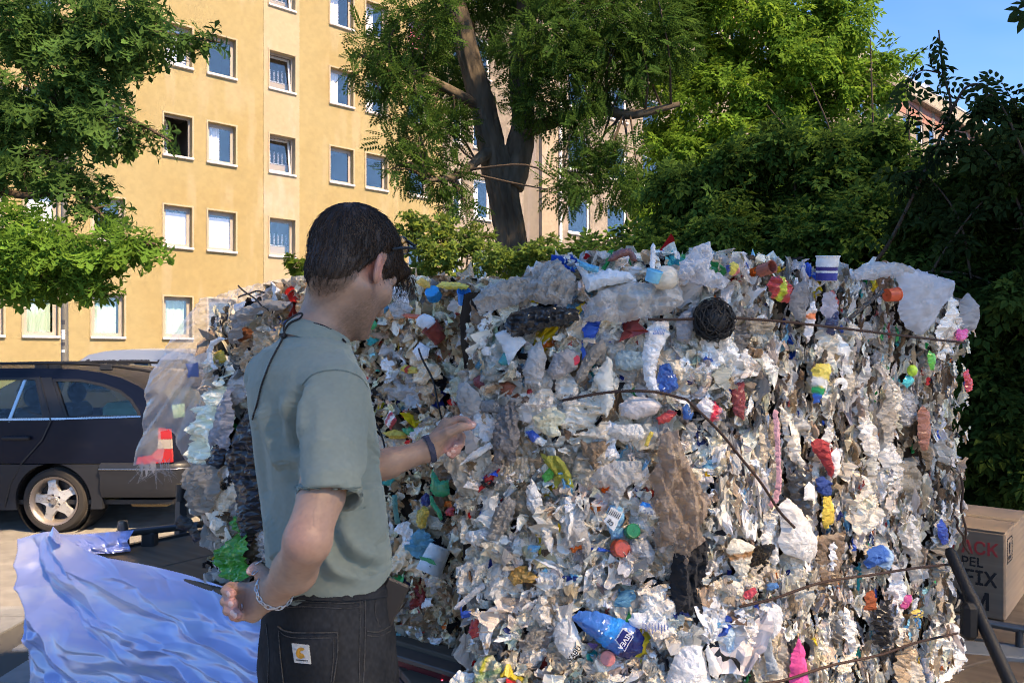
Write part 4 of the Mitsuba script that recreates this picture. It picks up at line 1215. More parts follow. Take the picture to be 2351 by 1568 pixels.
for i, (x, y) in enumerate(((0.12, 1.7), (2.0, 1.7))):
    ok = frame_to(lathe([(0.12, -0.07), (0.2, -0.09), (0.26, -0.07), (0.265, 0.07), (0.2, 0.09), (0.12, 0.07), (0.12, -0.07)], 32), np.array([x - 0.02, y, 0.265]), np.array([0, 1.0, 0]), np.array([0, 0, 1.0]), np.array([1.0, 0, 0]))
    wk = part(tl_, 'wheel', on_deck(ok), 'rubber', smooth=40)
    put(wk + '__rim', on_deck(frame_to(lathe([(0.001, 0.02), (0.1, 0.03), (0.125, 0.0)], 24), np.array([x - 0.02, y, 0.265]), np.array([0, 1.0, 0]), np.array([0, 0, 1.0]), np.array([-1.0, 0, 0]))), 'steel_tube')
ra, rb_ = P(268, 1226, 3.50), P(462, 1204, 3.78)
part(tl_, 'rail', tube([ra, rb_], 0.017, 14), 'steel_tube', smooth=40)
for x, d, z0, r in ((280, 3.52, DZ, 0.026), (344, 3.62, DZ - 0.02, 0.03)):
    q = P(x, 1222, d)
    part(tl_, 'rail_post', box(q[0] - r, q[0] + r, d - r, d + r, z0, 0.68 if x < 300 else 0.665, 0.008), 'steel_dark')
part(tl_, 'knob', lathe([(0.001, 0.74), (0.02, 0.735), (0.024, 0.70), (0.012, 0.68), (0.012, 0.66)], 16).apply_translation([P(282, 0, 3.52)[0], 3.52, 0]), 'steel_tube', smooth=40)
sp, sq = P(416, 1112, 3.86), P(414, 1262, 3.86)
part(tl_, 'stanchion', tube([sq, sq * 0.5 + sp * 0.5, sp], [0.032, 0.028, 0.022], 4), 'steel_dark')
part(tl_, 'stanchion_sleeve', tube([sp * 0.75 + sq * 0.25, sp * 1.01 - sq * 0.01], 0.026, 12), 'black_plastic', smooth=40)
# light bar under the tail edge
def bar_pt(s, z):
    return C0 + TB_ * s + UP * z - TA_ * 0.02


bx0, bx1 = 1.28, 2.15
part(tl_, 'light_bar', on_deck(box(bx0, bx1, -0.05, -0.004, 0.455, 0.57, 0.004)), 'bar_red')
part(tl_, 'bar_rim', on_deck(cat_(box(bx0 - 0.01, bx1 + 0.01, -0.062, 0.0, 0.5705, 0.587, 0.003), box(bx0 - 0.01, bx1 + 0.01, -0.062, 0.0, 0.44, 0.4545, 0.003))), 'bar_frame')
labels[tl_ + '__bar_rim'] = {'kind': 'stuff'}
scene['led_red'] = {'type': 'principled', 'base_color': {'type': 'rgb', 'value': [0.5, 0.01, 0.02]}, 'roughness': 0.3}
for i, (s, z) in enumerate(((1.74, 0.515), (2.055, 0.545), (2.04, 0.512), (2.025, 0.478))):
    led = trimesh.creation.icosphere(2, 0.0052)
    q = C0 + TB_ * s - TA_ * 0.051 + UP * z
    led.apply_translation(q)
    k = part(tl_, 'tail_light', led, 'led_red', smooth=True)
    scene[k]['emitter'] = {'type': 'area', 'radiance': {'type': 'rgb', 'value': [4.0, 0.25, 0.4]}}

# ---------------------------------------------------------------- second trailer under the front bale, its carton, rail and strut
t2 = thing('flatbed_trailer', 'low trailer deck with grey side ledge under the front bale at the lower right', 'trailer')
D2 = 0.55
e1, e2 = np.array([0.9, 0.436, 0]), np.array([-0.436, 0.9, 0])
o2 = np.array([-0.02, 1.66, 0])


def on_deck2(m):
    return frame_to(m, o2, e1, e2, UP)


for i in range(4):
    part(t2, 'deck_board', on_deck2(box(0.0, 2.9, i * 0.36 + 0.003, (i + 1) * 0.36 - 0.003, D2 - 0.025, D2, 0.003)), 'deck_wood')
part(t2, 'chassis', on_deck2(cat_(box(0, 2.9, 0.03, 0.1, D2 - 0.14, D2 - 0.03), box(0, 2.9, 1.3, 1.38, D2 - 0.14, D2 - 0.03), box(0.0, 0.08, 0.11, 1.29, D2 - 0.14, D2 - 0.03), box(2.8, 2.88, 0.11, 1.29, D2 - 0.14, D2 - 0.03))), 'steel_dark')
labels[t2 + '__chassis'] = {'kind': 'stuff'}
for i, (x, y) in enumerate(((1.4, 0.02), (1.4, 1.36))):
    o = np.array([x, y, 0.20])
    wk = part(t2, 'wheel', on_deck2(frame_to(lathe([(0.1, -0.07), (0.15, -0.08), (0.195, -0.06), (0.20, 0.06), (0.15, 0.08), (0.1, 0.07), (0.1, -0.07)], 32), o, np.array([1.0, 0, 0]), np.array([0, 0, 1.0]), np.array([0, 1.0, 0]))), 'rubber', smooth=40)
    put(wk + '__rim', on_deck2(frame_to(lathe([(0.001, -0.02), (0.08, -0.03), (0.105, 0.0)], 24), o, np.array([1.0, 0, 0]), np.array([0, 0, 1.0]), np.array([0, 1.0, 0]))), 'steel_tube')
mat('ledge_grey', (0.13, 0.145, 0.16), 0.6)
part(t2, 'side_ledge', frame_to(box(-0.35, 0.9, -0.02, 0.10, -0.03, 0.0, 0.004), P(2202, 1492, 2.46), unit([0.97, -0.24, 0]), unit([0.24, 0.97, 0]), UP), 'ledge_grey')
part(t2, 'ledge_board', frame_to(box(-0.35, 0.9, -0.34, -0.025, -0.04, -0.012, 0.004), P(2202, 1492, 2.46), unit([0.97, -0.24, 0]), unit([0.24, 0.97, 0]), UP), 'deck_wood')
part(t2, 'side_rail', tube([P(2150, 1411, 2.60), P(2240, 1425, 2.55), P(2360, 1446, 2.48), P(2500, 1470, 2.4)], 0.013, 12), 'steel_tube', smooth=True)
for x, y, d in ((2340, 1443, 2.49), (2215, 1421, 2.565)):
    q = P(x, y, d)
    part(t2, 'rail_post', tube([[q[0], q[1], 0.51], q], 0.011, 10), 'steel_dark', smooth=True)


def fn_card(p, n, uv):
    a = FB(p.x * 4, p.y * 4, p.z * 4, 3)
    b = FB(p.x * 3, p.y * 3, p.z * 90, 3)
    return mix((0.22, 0.165, 0.115), (0.28, 0.21, 0.15), a) * (0.85 + 0.3 * b)


mat('cardboard', mikit.proc(fn_card), 0.9, spec=0.1)
mat('print_red', (0.42, 0.05, 0.045), 0.8)
mat('print_black', (0.02, 0.018, 0.018), 0.8)
mat('tape', (0.33, 0.25, 0.16), 0.35)
cb = thing('cardboard_box', 'closed brown moving carton with red and black lettering behind the black strut', 'box')
f1, f2 = np.array([0.75, -0.6614, 0]), np.array([0.6614, 0.75, 0])
co = np.array([1.745, 2.72, D2])
put(cb, frame_to(box(-0.44, 0, 0, 0.50, 0.002, 0.313, 0.006), co, f1, f2, UP), 'cardboard')
part(cb, 'flap', frame_to(box(-0.438, -0.002, 0.002, 0.247, 0.3135, 0.3175), co, f1, f2, UP), 'cardboard')
part(cb, 'flap', frame_to(box(-0.438, -0.002, 0.253, 0.498, 0.3135, 0.3175), co, f1, f2, UP), 'cardboard')
part(cb, 'tape', frame_to(box(-0.445, 0.004, 0.225, 0.275, 0.318, 0.319), co, f1, f2, UP), 'tape')


def lettering(key, name, txt, h, x, z, m, right=False):
    t = meshkit.text_mesh(txt, h, 0.0012, bold=True)
    t.apply_scale([0.9, 1, 1])
    if right:
        t.apply_translation([-t.bounds[1][0], 0, 0])
    part(key, name, frame_to(t, co + f1 * x + UP * z - f2 * 0.0008, f1, UP, -f2), m)


lettering(cb, 'lettering', 'PACK', 0.045, -0.022, 0.228, 'print_red', True)
lettering(cb, 'lettering', 'PAPEL', 0.032, -0.068, 0.182, 'print_black', True)
lettering(cb, 'lettering', 'FIX', 0.050, -0.025, 0.118, 'print_black', True)
lettering(cb, 'lettering', 'XM', 0.060, -0.050, 0.032, 'print_black', True)
sd = [box(0.03, 0.13, 0.20, 0.2035, 0, 0.001), box(0.03, 0.13, 0.285, 0.2885, 0, 0.001), box(0.03, 0.0335, 0.204, 0.2845, 0, 0.001), box(0.1265, 0.13, 0.204, 0.2845, 0, 0.001), box(0.055, 0.105, 0.21, 0.222, 0, 0.001), box(0.07, 0.085, 0.23, 0.27, 0, 0.001)]
part(cb, 'pictogram', frame_to(cat_(*sd), co + f1 * 0.0008, f2, UP, f1), 'print_black')
labels[cb + '__pictogram'] = {'kind': 'stuff'}
mat('strut_black', (0.008, 0.009, 0.011), 0.6, spec=0.3)
ss = thing('strut', 'thick black padded strut slanting down in front of the carton', 'strut')
sa, sb = P(2178, 1258, 2.20), P(2352, 1640, 1.98)
dv = sb - sa
part(ss, 'foam_sleeve', tube([sa, sa + dv * 0.03, sa + dv * 0.30, sa + dv * 0.31, sa + dv * 0.42, sa + dv * 0.43, sa + dv * 0.97, sb], [0.009, 0.0155, 0.0165, 0.0185, 0.0185, 0.0165, 0.0175, 0.011], 18), 'strut_black', smooth=40)
part(ss, 'clamp', box(-0.02, 0.02, -0.02, 0.02, -0.05, 0.05, 0.012).apply_translation(sa + dv * 0.44 + np.array([-0.03, 0, -0.01])), 'strut_black')
sx = sb + unit(dv) * 0.9 * (sb[2] - 0.0) * 0
part(ss, 'foot_rod', tube([sb - unit(dv) * 0.02, sb + dv * ((0.04 - sb[2]) / dv[2])], 0.012, 10), 'steel_dark', smooth=True)
# ---------------------------------------------------------------- the waste bales
scene['waste'] = {'type': 'twosided', 'bsdf': {'type': 'principled', 'base_color': VC, 'roughness': 0.42, 'specular': 0.5}}
scene['waste_gloss'] = {'type': 'twosided', 'bsdf': {'type': 'principled', 'base_color': VC, 'roughness': 0.24, 'specular': 0.55}}
scene['waste_cloth'] = {'type': 'twosided', 'bsdf': {'type': 'principled', 'base_color': VC, 'roughness': 0.85, 'specular': 0.2}}
scene['waste_film'] = {'type': 'principledthin', 'base_color': VC, 'roughness': 0.30, 'diff_trans': 0.9, 'eta': 1.45}
scene['clear_film'] = {'type': 'blendbsdf', 'weight': 0.34, 'a': {'type': 'thindielectric', 'int_ior': 1.5}, 'b': {'type': 'principledthin', 'base_color': VC, 'roughness': 0.25, 'diff_trans': 1.0, 'eta': 1.45}}
scene['cloudy_film'] = {'type': 'blendbsdf', 'weight': 0.72, 'a': {'type': 'thindielectric', 'int_ior': 1.5}, 'b': {'type': 'principledthin', 'base_color': VC, 'roughness': 0.25, 'diff_trans': 0.9, 'eta': 1.45}}
mat('bale_core', mikit.proc(lambda p, n, uv: mix((0.012, 0.010, 0.009), (0.055, 0.042, 0.030), FB(p.x * 25, p.y * 25, p.z * 25, 3))), 0.95, spec=0.1)
mat('wire_rust', (0.055, 0.032, 0.024), 0.7, metal=0.4)
mat('wire_black', (0.008, 0.008, 0.008), 0.6)

FRONT = np.array([[-0.100, 1.960], [0.14, 1.885], [0.42, 1.865], [0.74, 1.965], [1.10, 2.165], [1.385, 2.385]])
LEFT = np.array([[-1.235, 3.115], [-0.62, 2.66], [0.0, 2.235]])


class Face:
    """An upright bale face standing on a plan line: depth of a pixel column, and local axes there."""

    def __init__(self, line):
        s = np.r_[0, np.cumsum(np.linalg.norm(np.diff(line, axis=0), axis=1))]
        t = np.linspace(0, s[-1], 240)
        k = min(3, len(line) - 1)
        from scipy.interpolate import make_interp_spline
        sp = make_interp_spline(s, line, k=k)
        self.p = sp(t)
        self.u = self.p[:, 0] / self.p[:, 1]
        self.n = unit(np.gradient(self.p, axis=0))

    def at(self, px):
        u = (np.asarray(px, float) - CX) / F_
        d = np.interp(u, self.u, self.p[:, 1])
        e = np.stack([np.interp(u, self.u, self.n[:, 0]), np.interp(u, self.u, self.n[:, 1])], -1)
        return d, unit(e)


FF, LF = Face(FRONT), Face(LEFT)


def tri_wave(x):
    return np.abs(np.mod(x, 1.0) - 0.5) * 4 - 1


def ridged(q, seed, octs=3):
    return 1 - np.abs(meshkit.fbm(q, octs, seed) * 2 - 1) * 2.2


def crumple(p, rng, amp, n=7, scale=1.0):
    """Sharp folds in a sheet: heights at the points p (n, 2), about unit size."""
    sd = int(rng.integers(1e6))
    o = p[:, :1] * 0
    wq = p + 0.45 * (np.stack([meshkit.noise(np.c_[p * 1.5 + 7, o], sd), meshkit.noise(np.c_[p * 1.5 + 31, o], sd + 1)], 1) - 0.5)
    z = np.zeros(len(p))
    for k in range(max(2, n // 2)):
        th = rng.uniform(0, np.pi)
        f = rng.uniform(0.45, 1.9)
        z += 0.42 / f ** 0.8 * tri_wave(f * (wq @ [math.cos(th), math.sin(th)]) + rng.uniform()) * rng.uniform(0.5, 1)
    z += 0.5 * ridged(np.c_[wq * 2.2, o], sd) + 0.22 * ridged(np.c_[wq * 5.5, o], sd + 5)
    return amp * (z - z.mean()) * 0.9


def scrap_protos(rng, count, n, amp, curl, align=False):
    out = []
    for _ in range(count):
        g = np.stack(np.meshgrid(np.linspace(-1, 1, n), np.linspace(-1, 1, n), indexing='ij'), -1).reshape(-1, 2)
        g = g + rng.normal(size=g.shape) * 0.35 / n
        a = np.arctan2(g[:, 1], g[:, 0])
        rr = np.maximum(np.abs(g[:, 0]), np.abs(g[:, 1]))
        nv = int(rng.integers(4, 8))
        va = np.sort(rng.uniform(0, 2 * np.pi, nv)) if rng.uniform() < 0.5 else (np.arange(nv) + rng.uniform(-0.3, 0.3, nv)) / nv * 2 * np.pi
        vr = rng.uniform(0.55, 1.25, nv)
        vx, vy = np.cos(va) * vr, np.sin(va) * vr
        R_ = np.full(len(a), 9.0)
        for i in range(nv):                                      # distance to the outline along each direction
            j = (i + 1) % nv
            dx, dy = vx[j] - vx[i], vy[j] - vy[i]
            den = np.cos(a) * dy - np.sin(a) * dx
            t = (vx[i] * dy - vy[i] * dx) / np.where(np.abs(den) < 1e-6, 1e-6, den)
            u = (vx[i] * np.sin(a) - vy[i] * np.cos(a)) / np.where(np.abs(den) < 1e-6, 1e-6, den)
            ok = (t > 0) & (u >= -0.01) & (u <= 1.01)
            R_ = np.where(ok & (t < R_), t, R_)
        R_ = np.clip(np.where(R_ > 8, 0.8, R_), 0.3, 1.3)
        R_ = R_ * (1 + 0.22 * (meshkit.fbm(np.stack([np.cos(a) * 4 + rng.uniform(0, 90), np.sin(a) * 4, a * 0], 1), 3, int(rng.integers(1e6))) - 0.5) * 2)
        p = np.stack([np.cos(a), np.sin(a)], 1) * (rr * R_)[:, None]
        sd = int(rng.integers(1e6))
        wq = p + 0.35 * (np.stack([meshkit.noise(np.c_[p * 1.6 + 7, p[:, :1] * 0], sd), meshkit.noise(np.c_[p * 1.6 + 31, p[:, :1] * 0], sd + 1)], 1) - 0.5)
        z = np.zeros(len(p))
        for k in range(int(rng.integers(2, 5))):
            th = rng.normal() * 0.25 if align else rng.uniform(0, np.pi)
            f = rng.uniform(0.4, 1.7)
            z += amp * 0.30 / f * tri_wave(f * (wq @ [math.cos(th), math.sin(th)]) + rng.uniform()) * rng.uniform(0.5, 1)
        z += amp * 0.30 * ridged(np.c_[p * 2.6 + rng.uniform(0, 50, 2), p[:, :1] * 0], sd) + amp * 0.14 * ridged(np.c_[p * 6.5, p[:, :1] * 0], sd + 2)
        th = rng.uniform(0, np.pi)
        x = p @ [math.cos(th), math.sin(th)]
        y = p @ [-math.sin(th), math.cos(th)]
        k = rng.uniform(0.15, 1) ** 1.5 * curl * rng.choice([-1, 1])
        v = np.stack([(np.sin(k * x) / k - z * np.sin(k * x)) * math.cos(th) - y * math.sin(th), (np.sin(k * x) / k - z * np.sin(k * x)) * math.sin(th) + y * math.cos(th), -(1 - np.cos(k * x)) / k + z * np.cos(k * x)], 1)
        v[:, 2] -= v[:, 2].mean()
        out.append(v)
    return out, grid_faces(n, n)


def dirty(col, v, rng, amount=0.5, tint=(0.62, 0.50, 0.36)):
    """Grime and print variation at the vertices."""
    n = meshkit.fbm(np.asarray(v) * 32 + rng.uniform(0, 50, 3), 3, int(rng.integers(1e6)))
    n2 = meshkit.fbm(np.asarray(v) * 110 + rng.uniform(0, 50, 3), 2, int(rng.integers(1e6)))
    w = np.clip((n - 0.42) * 3.2, 0, 1)[:, None] * amount
    c = np.asarray(col)[None] * (1 - w) + np.asarray(col)[None] * np.asarray(tint)[None] * w
    return np.clip(c * (0.84 + 0.32 * n2[:, None]), 0.003, 0.92)


NAMED = []                                    # (pixel x, pixel y, short description) of the items that others are described by

PAL = {'white': (0.87, 0.835, 0.765), 'off white': (0.79, 0.725, 0.60), 'pale grey': (0.63, 0.60, 0.545), 'grey': (0.33, 0.32, 0.31), 'beige': (0.58, 0.50, 0.38), 'brown': (0.22, 0.155, 0.10), 'tan': (0.40, 0.31, 0.21),
       'black': (0.018, 0.018, 0.02), 'blue': (0.03, 0.10, 0.52), 'light blue': (0.22, 0.50, 0.72), 'red': (0.56, 0.03, 0.03), 'dark red': (0.25, 0.035, 0.03), 'yellow': (0.72, 0.54, 0.03), 'green': (0.03, 0.33, 0.09),
       'orange': (0.68, 0.16, 0.03), 'pink': (0.70, 0.10, 0.32), 'teal': (0.04, 0.32, 0.33), 'pale green': (0.42, 0.52, 0.38), 'dark blue': (0.02, 0.035, 0.18), 'violet': (0.28, 0.20, 0.50)}


def pick_colors(weights, n, rng):
    k = list(weights)
    w = np.array([weights[q] for q in k], float)
    return [k[i] for i in rng.choice(len(k), n, p=w / w.sum())]


# ---------------------------------------------------------------- sheets and solids placed by hand
def sheet_on(face, poly, step=5.0, amp=0.25, puff=0.3, lift=0.02, seed=0, normal_tilt=0.0, depth=None, folds_dir=None, curl_edge=0.3, crk=0.075, jag=0.22):
    """A crumpled sheet whose outline was measured on the photograph, built at its place on the bale at real size.
    poly in pixels; puff: how far its middle bulges out, in units of its width; lift: metres out of the face."""
    rng = np.random.default_rng(seed * 7 + 13)
    pg = Polygon(poly).buffer(0)
    pg = getattr(pg, 'geoms', [pg])[0] if pg.geom_type != 'Polygon' else pg
    w = math.sqrt(pg.area)
    step = max(min(step, w / 11), 2.0)
    ring = np.array(pg.exterior.segmentize(step).coords)[:-1]
    ring = ring + rng.normal(size=ring.shape) * step * jag
    pg2 = Polygon(ring).buffer(0)
    if pg2.geom_type != 'Polygon':
        pg2 = max(pg2.geoms, key=lambda q: q.area)
    x0, y0, x1, y1 = pg2.bounds
    gx, gy = np.meshgrid(np.arange(x0, x1, step), np.arange(y0, y1, step))
    pts = np.stack([gx.ravel(), gy.ravel()], 1) + rng.normal(size=(gx.size, 2)) * step * 0.18
    inner = pg2.buffer(-step * 0.45)
    pts = pts[shapely.contains_xy(inner, pts[:, 0], pts[:, 1])]
    ring = np.array(pg2.exterior.coords)[:-1]
    a = np.vstack([ring, pts])
    from scipy.spatial import Delaunay
    tri = Delaunay(a).simplices
    cen = a[tri].mean(1)
    tri = tri[shapely.contains_xy(pg2, cen[:, 0], cen[:, 1])]
    c = np.array([(x0 + x1) / 2, (y0 + y1) / 2])
    q = (a - c) / w
    edge = shapely.distance(shapely.points(a), pg2.exterior) / w
    if folds_dir is None:
        z = crumple(q * 2, rng, amp * 0.5, 7)
    else:
        t = math.radians(folds_dir)
        s = q @ [-math.sin(t), math.cos(t)]
        l = q @ [math.cos(t), math.sin(t)]
        o_ = q[:, :1] * 0
        s2 = s + 0.10 * (meshkit.fbm(np.c_[q * 2.4, o_] + 9, 2, seed) - 0.5)
        z = amp * 0.55 * ridged(np.c_[s2 * 5.0 + seed, l * 0.9, o_[:, 0]], seed) + amp * 0.22 * ridged(np.c_[s2 * 13.0, l * 2.0, o_[:, 0]], seed + 3) + crumple(q * 2, rng, amp * 0.22, 5)
    z = z + crk * ridged(np.c_[q * 6 + seed, q[:, :1] * 0], seed) * np.clip(amp * 6, 0.1, 1) + puff * (1 - np.exp(-edge * 5)) - curl_edge * 0.25 * np.exp(-edge * 14)
    d, e = face.at(a[:, 0])
    dc, ec = face.at(c[0])
    if depth is not None:
        d = np.full(len(a), float(depth))
        dc = depth
    nrm = np.array([ec[1], -ec[0], 0.0])
    scale = w * dc / F_
    d = d + normal_tilt * (a[:, 1] - c[1]) * dc / F_
    base = np.stack([(a[:, 0] - CX) / F_ * d, d, CH - (a[:, 1] - HZ) / F_ * d], 1)
    v = base + nrm * (z * scale + lift)[:, None]
    m = trimesh.Trimesh(v, tri, process=False)
    return m, q


def item(face, name, cat, label, poly, col, m='waste', short=None, dirt=0.45, stripe=None, face_name=None, group=None, smooth=False, keep=True, **kw):
    seed = len(labels)
    kw['lift'] = kw.get('lift', 0.02) * 0.72
    kw['puff'] = kw.get('puff', 0.3) * 0.75
    mesh, q = sheet_on(face, poly, seed=seed, **kw)
    dirt = max(dirt, 0.36)
    col = np.asarray(col, float)
    col = col * 0.84 + 0.16 * col.mean()

    rng = np.random.default_rng(seed)
    c = dirty(col, mesh.vertices, rng, dirt)
    if stripe is not None:
        for (ang, lo, hi, sc) in stripe:
            t = math.radians(ang)
            s = q @ [math.cos(t), math.sin(t)]
            on = (s > lo) & (s < hi)
            c[on] = np.asarray(sc) * (0.85 + 0.3 * rng.uniform(size=(on.sum(), 1)))
    k = thing(name, label, cat, group)
    put(k, mesh, m, smooth, c)
    if short:
        p = np.array(poly, float)
        NAMED.append((p[:, 0].mean(), p[:, 1].mean(), short))
    return k


def blob(x, y, w, h, rot=0, n=10, seed=0, jag=0.18):
    """An irregular rounded outline in pixels."""
    r = np.random.default_rng(seed + int(x * 3 + y))
    a = np.arange(n) / n * 2 * np.pi
    rad = 1 + jag * r.normal(size=n)
    px, py = np.cos(a) * w / 2 * rad, np.sin(a) * h / 2 * rad
    t = math.radians(rot)
    return [(x + u * math.cos(t) - v * math.sin(t), y + u * math.sin(t) + v * math.cos(t)) for u, v in zip(px, py)]


def strip_poly(pts, w):
    return [tuple(q) for q in np.array(LineString(pts).buffer(w / 2, cap_style=2).exterior.coords)[:-1]]


def place(face, x, y, lift=0.02):
    """Point and local axes (along the face, up, outward) at a pixel."""
    d, e = face.at(x)
    n = np.array([e[1], -e[0], 0.0])
    return P(x, y, d) + n * lift, np.array([e[0], e[1], 0.0]), n, float(d)


def screw_cap(face, x, y, dia, col, label, tilt=(0.3, 0.2), ribs=36, depth=0.5):
    o, ex, n, d = place(face, x, y, 0.03)
    r = dia * d / F_ / 2
    h = r * 2 * depth
    a = np.arange(ribs * 2) / (ribs * 2) * 2 * np.pi
    prof = [(0.001, h * 0.98), (r * 0.72, h * 0.98), (r * 0.90, h), (r * 0.98, h * 0.93), (r, h * 0.82), (r, 0.0), (r * 0.93, 0.0), (r * 0.93, h * 0.3)]
    m = lathe(prof, ribs * 2)
    v = np.array(m.vertices)
    rr = np.hypot(v[:, 0], v[:, 1])
    idx = np.arange(len(v)) % (ribs * 2)
    f = np.where((rr > r * 0.985) & (idx % 2 == 0), 0.955, 1.0)
    v[:, :2] *= f[:, None]
    m.vertices = v
    ez = unit(n + ex * tilt[0] + UP * tilt[1])
    ux = unit(np.cross(UP, ez))
    m = frame_to(m, o, ux, np.cross(ez, ux), ez)
    k = thing('bottle_closure', label, 'bottle cap')
    rng = np.random.default_rng(len(labels))
    put(k, m, 'waste_gloss', False, dirty(col, m.vertices, rng, 0.3))
    NAMED.append((x, y, label.split(' in ')[0].split(' beside')[0].split(' under')[0].split(' at ')[0].split(' on ')[0].split(' below')[0]))
    return k


def cup(face, x, y, w, h, tilt, label, col, name='plastic_cup', cat='cup', lift=0.05, bands=(), rim=True, depth=None, dent=0.12, taper=0.82, short=None):
    o, ex, n, d = place(face, x, y, lift)
    if depth is not None:
        d = depth
        o = P(x, y, d)
    s = d / F_
    r, hh = w * s / 2, h * s
    N, sd = 26, 40
    z = np.linspace(-hh / 2, hh / 2, N)
    rad = r * (taper + (1 - taper) * (z / hh + 0.5))
    outer = [(0.001, -hh / 2)] + list(zip(rad, z)) + ([(rad[-1] * 1.06, hh / 2 - 0.001), (rad[-1] * 1.06, hh / 2 + 0.003)] if rim else []) + [(rad[-1] * 0.95, hh / 2 + 0.002)] + list(zip(rad[::-1] * 0.95, z[::-1] + 0.002)) + [(0.001, -hh / 2 + 0.003)]
    m = lathe(outer, sd)
    v = np.array(m.vertices)
    zl = v[:, 2].copy()
    v += (meshkit.fbm(v / r * 1.1 + len(labels), 2, 5)[:, None] - 0.5) * 2 * dent * r * np.sign(v) * [1, 1, 0]
    ez = unit(UP * tilt[2] + ex * tilt[0] + n * tilt[1])
    ux = unit(np.cross(n, ez))
    m = frame_to(trimesh.Trimesh(v, m.faces, process=False), o, ux, np.cross(ez, ux), ez)
    rng = np.random.default_rng(len(labels))
    c = dirty(col, m.vertices, rng, 0.35)
    for lo, hi, bc in bands:
        on = (zl / hh > lo) & (zl / hh < hi)
        c[on] = np.asarray(bc)
    k = thing(name, label, cat)
    put(k, m, 'waste', 40 if False else True, c)
    if short:
        NAMED.append((x, y, short))
    return k


def lump(face, x, y, w, h, label, name, cat, col, m='waste', seed=1, rough=0.25, lift=0.02, rot=0, short=None, freq=2.2, smooth=True, flat=0.6):
    o, ex, n, d = place(face, x, y, lift)
    s = d / F_
    b = trimesh.creation.icosphere(4)
    v = np.array(b.vertices)
    f = meshkit.fbm(v * freq + seed, 4, seed)
    f2 = 1 - np.abs(meshkit.fbm(v * freq * 1.7 + seed + 9, 3, seed) * 2 - 1)
    v = v * (1 + rough * (f - 0.5) * 2 + rough * 0.6 * (f2 - 0.6))[:, None]
    v = v * [w * s / 2, h * s / 2, flat * (w + h) * s / 4]
    t = math.radians(rot)
    ux, uy = ex * math.cos(t) - UP * math.sin(t), ex * math.sin(t) + UP * math.cos(t)
    mm = frame_to(trimesh.Trimesh(v, b.faces, process=False), o, ux, uy, n)
    k = thing(name, label, cat)
    put(k, mm, m, smooth, dirty(col, mm.vertices, np.random.default_rng(seed + 3), 0.4))
    if short:
        NAMED.append((x, y, short))
    return k


def flat_label(parent, name, face, poly, col, lift, m='waste'):
    """A printed patch lying on an item."""
    mesh, q = sheet_on(face, poly, amp=0.02, puff=0.0, lift=lift, seed=3, curl_edge=0)
    return part(parent, name, mesh, m, color=np.tile(np.asarray(col, float), (len(mesh.vertices), 1)))


def text_on(parent, face, txt, x, y, h, rot, lift, col='print_black', mirror=False):
    o, ex, n, d = place(face, x, y, lift)
    t = meshkit.text_mesh(txt, h * d / F_, 0.0006, bold=True)
    t.apply_translation(-t.centroid)
    a = math.radians(rot)
    ux = ex * math.cos(a) + UP * math.sin(a)
    uy = -ex * math.sin(a) + UP * math.cos(a)
    part(parent, 'lettering', frame_to(t, o, ux, uy, n), col)


W_, OW, PG, GR, BE, BR_, BK = (PAL[k] for k in ('white', 'off white', 'pale grey', 'grey', 'beige', 'brown', 'black'))
# ---------------------------------------------------------------- things that can be picked out of the front bale
ITEM_POLY = []


def it(name, cat, label, poly, col, m='waste', short=None, face=FF, **kw):
    ITEM_POLY.append(poly)
    return item(face, name, cat, label, poly, col, m, short, **kw)


BL, LBL, RED, DRED, YEL, GRN, ORG, PNK, TEAL, DBL = (PAL[k] for k in ('blue', 'light blue', 'red', 'dark red', 'yellow', 'green', 'orange', 'pink', 'teal', 'dark blue'))

# the lotion bottle with its printing
kb = it('lotion_bottle', 'bottle', 'flattened bright blue lotion bottle with dark blue shoulder near the bottom of the front bale',
        [(1314, 1402), (1330, 1392), (1368, 1391), (1420, 1408), (1462, 1425), (1478, 1450), (1472, 1486), (1442, 1503), (1420, 1494), (1384, 1470), (1344, 1440), (1318, 1414)], (0.012, 0.16, 0.62), 'waste_gloss', short='blue lotion bottle',
        amp=0.06, puff=0.30, lift=0.055, dirt=0.1, stripe=[(35, 0.40, 2, (0.006, 0.012, 0.10)), (35, -0.15, 0.1, (0.03, 0.26, 0.74))])
lg = flat_label(kb, 'label_panel', FF, [(1411, 1440), (1428, 1416), (1447, 1432), (1430, 1462)], (0.006, 0.015, 0.16), 0.083, 'waste_gloss')
flat_label(kb, 'label_border', FF, [(1408, 1441), (1428, 1412), (1450, 1432), (1430, 1466)], (0.75, 0.75, 0.78), 0.0805)
text_on(kb, FF, 'NIVEA', 1431, 1440, 10, -122, 0.0855, 'blind_white')
for i, (x, y) in enumerate(((1378, 1421), (1384, 1426), (1402, 1437), (1393, 1417))):
    flat_label(kb, 'printed_dot', FF, blob(x, y, 5, 5, n=8, jag=0.02), (0.8, 0.85, 0.9), 0.079)
kb = it('lotion_bottle', 'bottle', 'white bottle end with fine blue back print right of the blue lotion bottle', [(1438, 1412), (1452, 1396), (1490, 1394), (1530, 1400), (1527, 1434), (1500, 1437), (1462, 1432), (1444, 1428)], (0.74, 0.75, 0.77), 'waste_gloss', short='white printed bottle end', amp=0.05, puff=0.3, lift=0.05, dirt=0.15)
for i in range(9):
    flat_label(kb, 'print_line', FF, [(1466 + i * 6.2, 1403 + i * 0.3), (1468 + i * 6.2, 1403 + i * 0.3), (1468 + i * 6.2, 1427 - (i % 3) * 4), (1466 + i * 6.2, 1427 - (i % 3) * 4)], (0.10, 0.13, 0.35), 0.077)
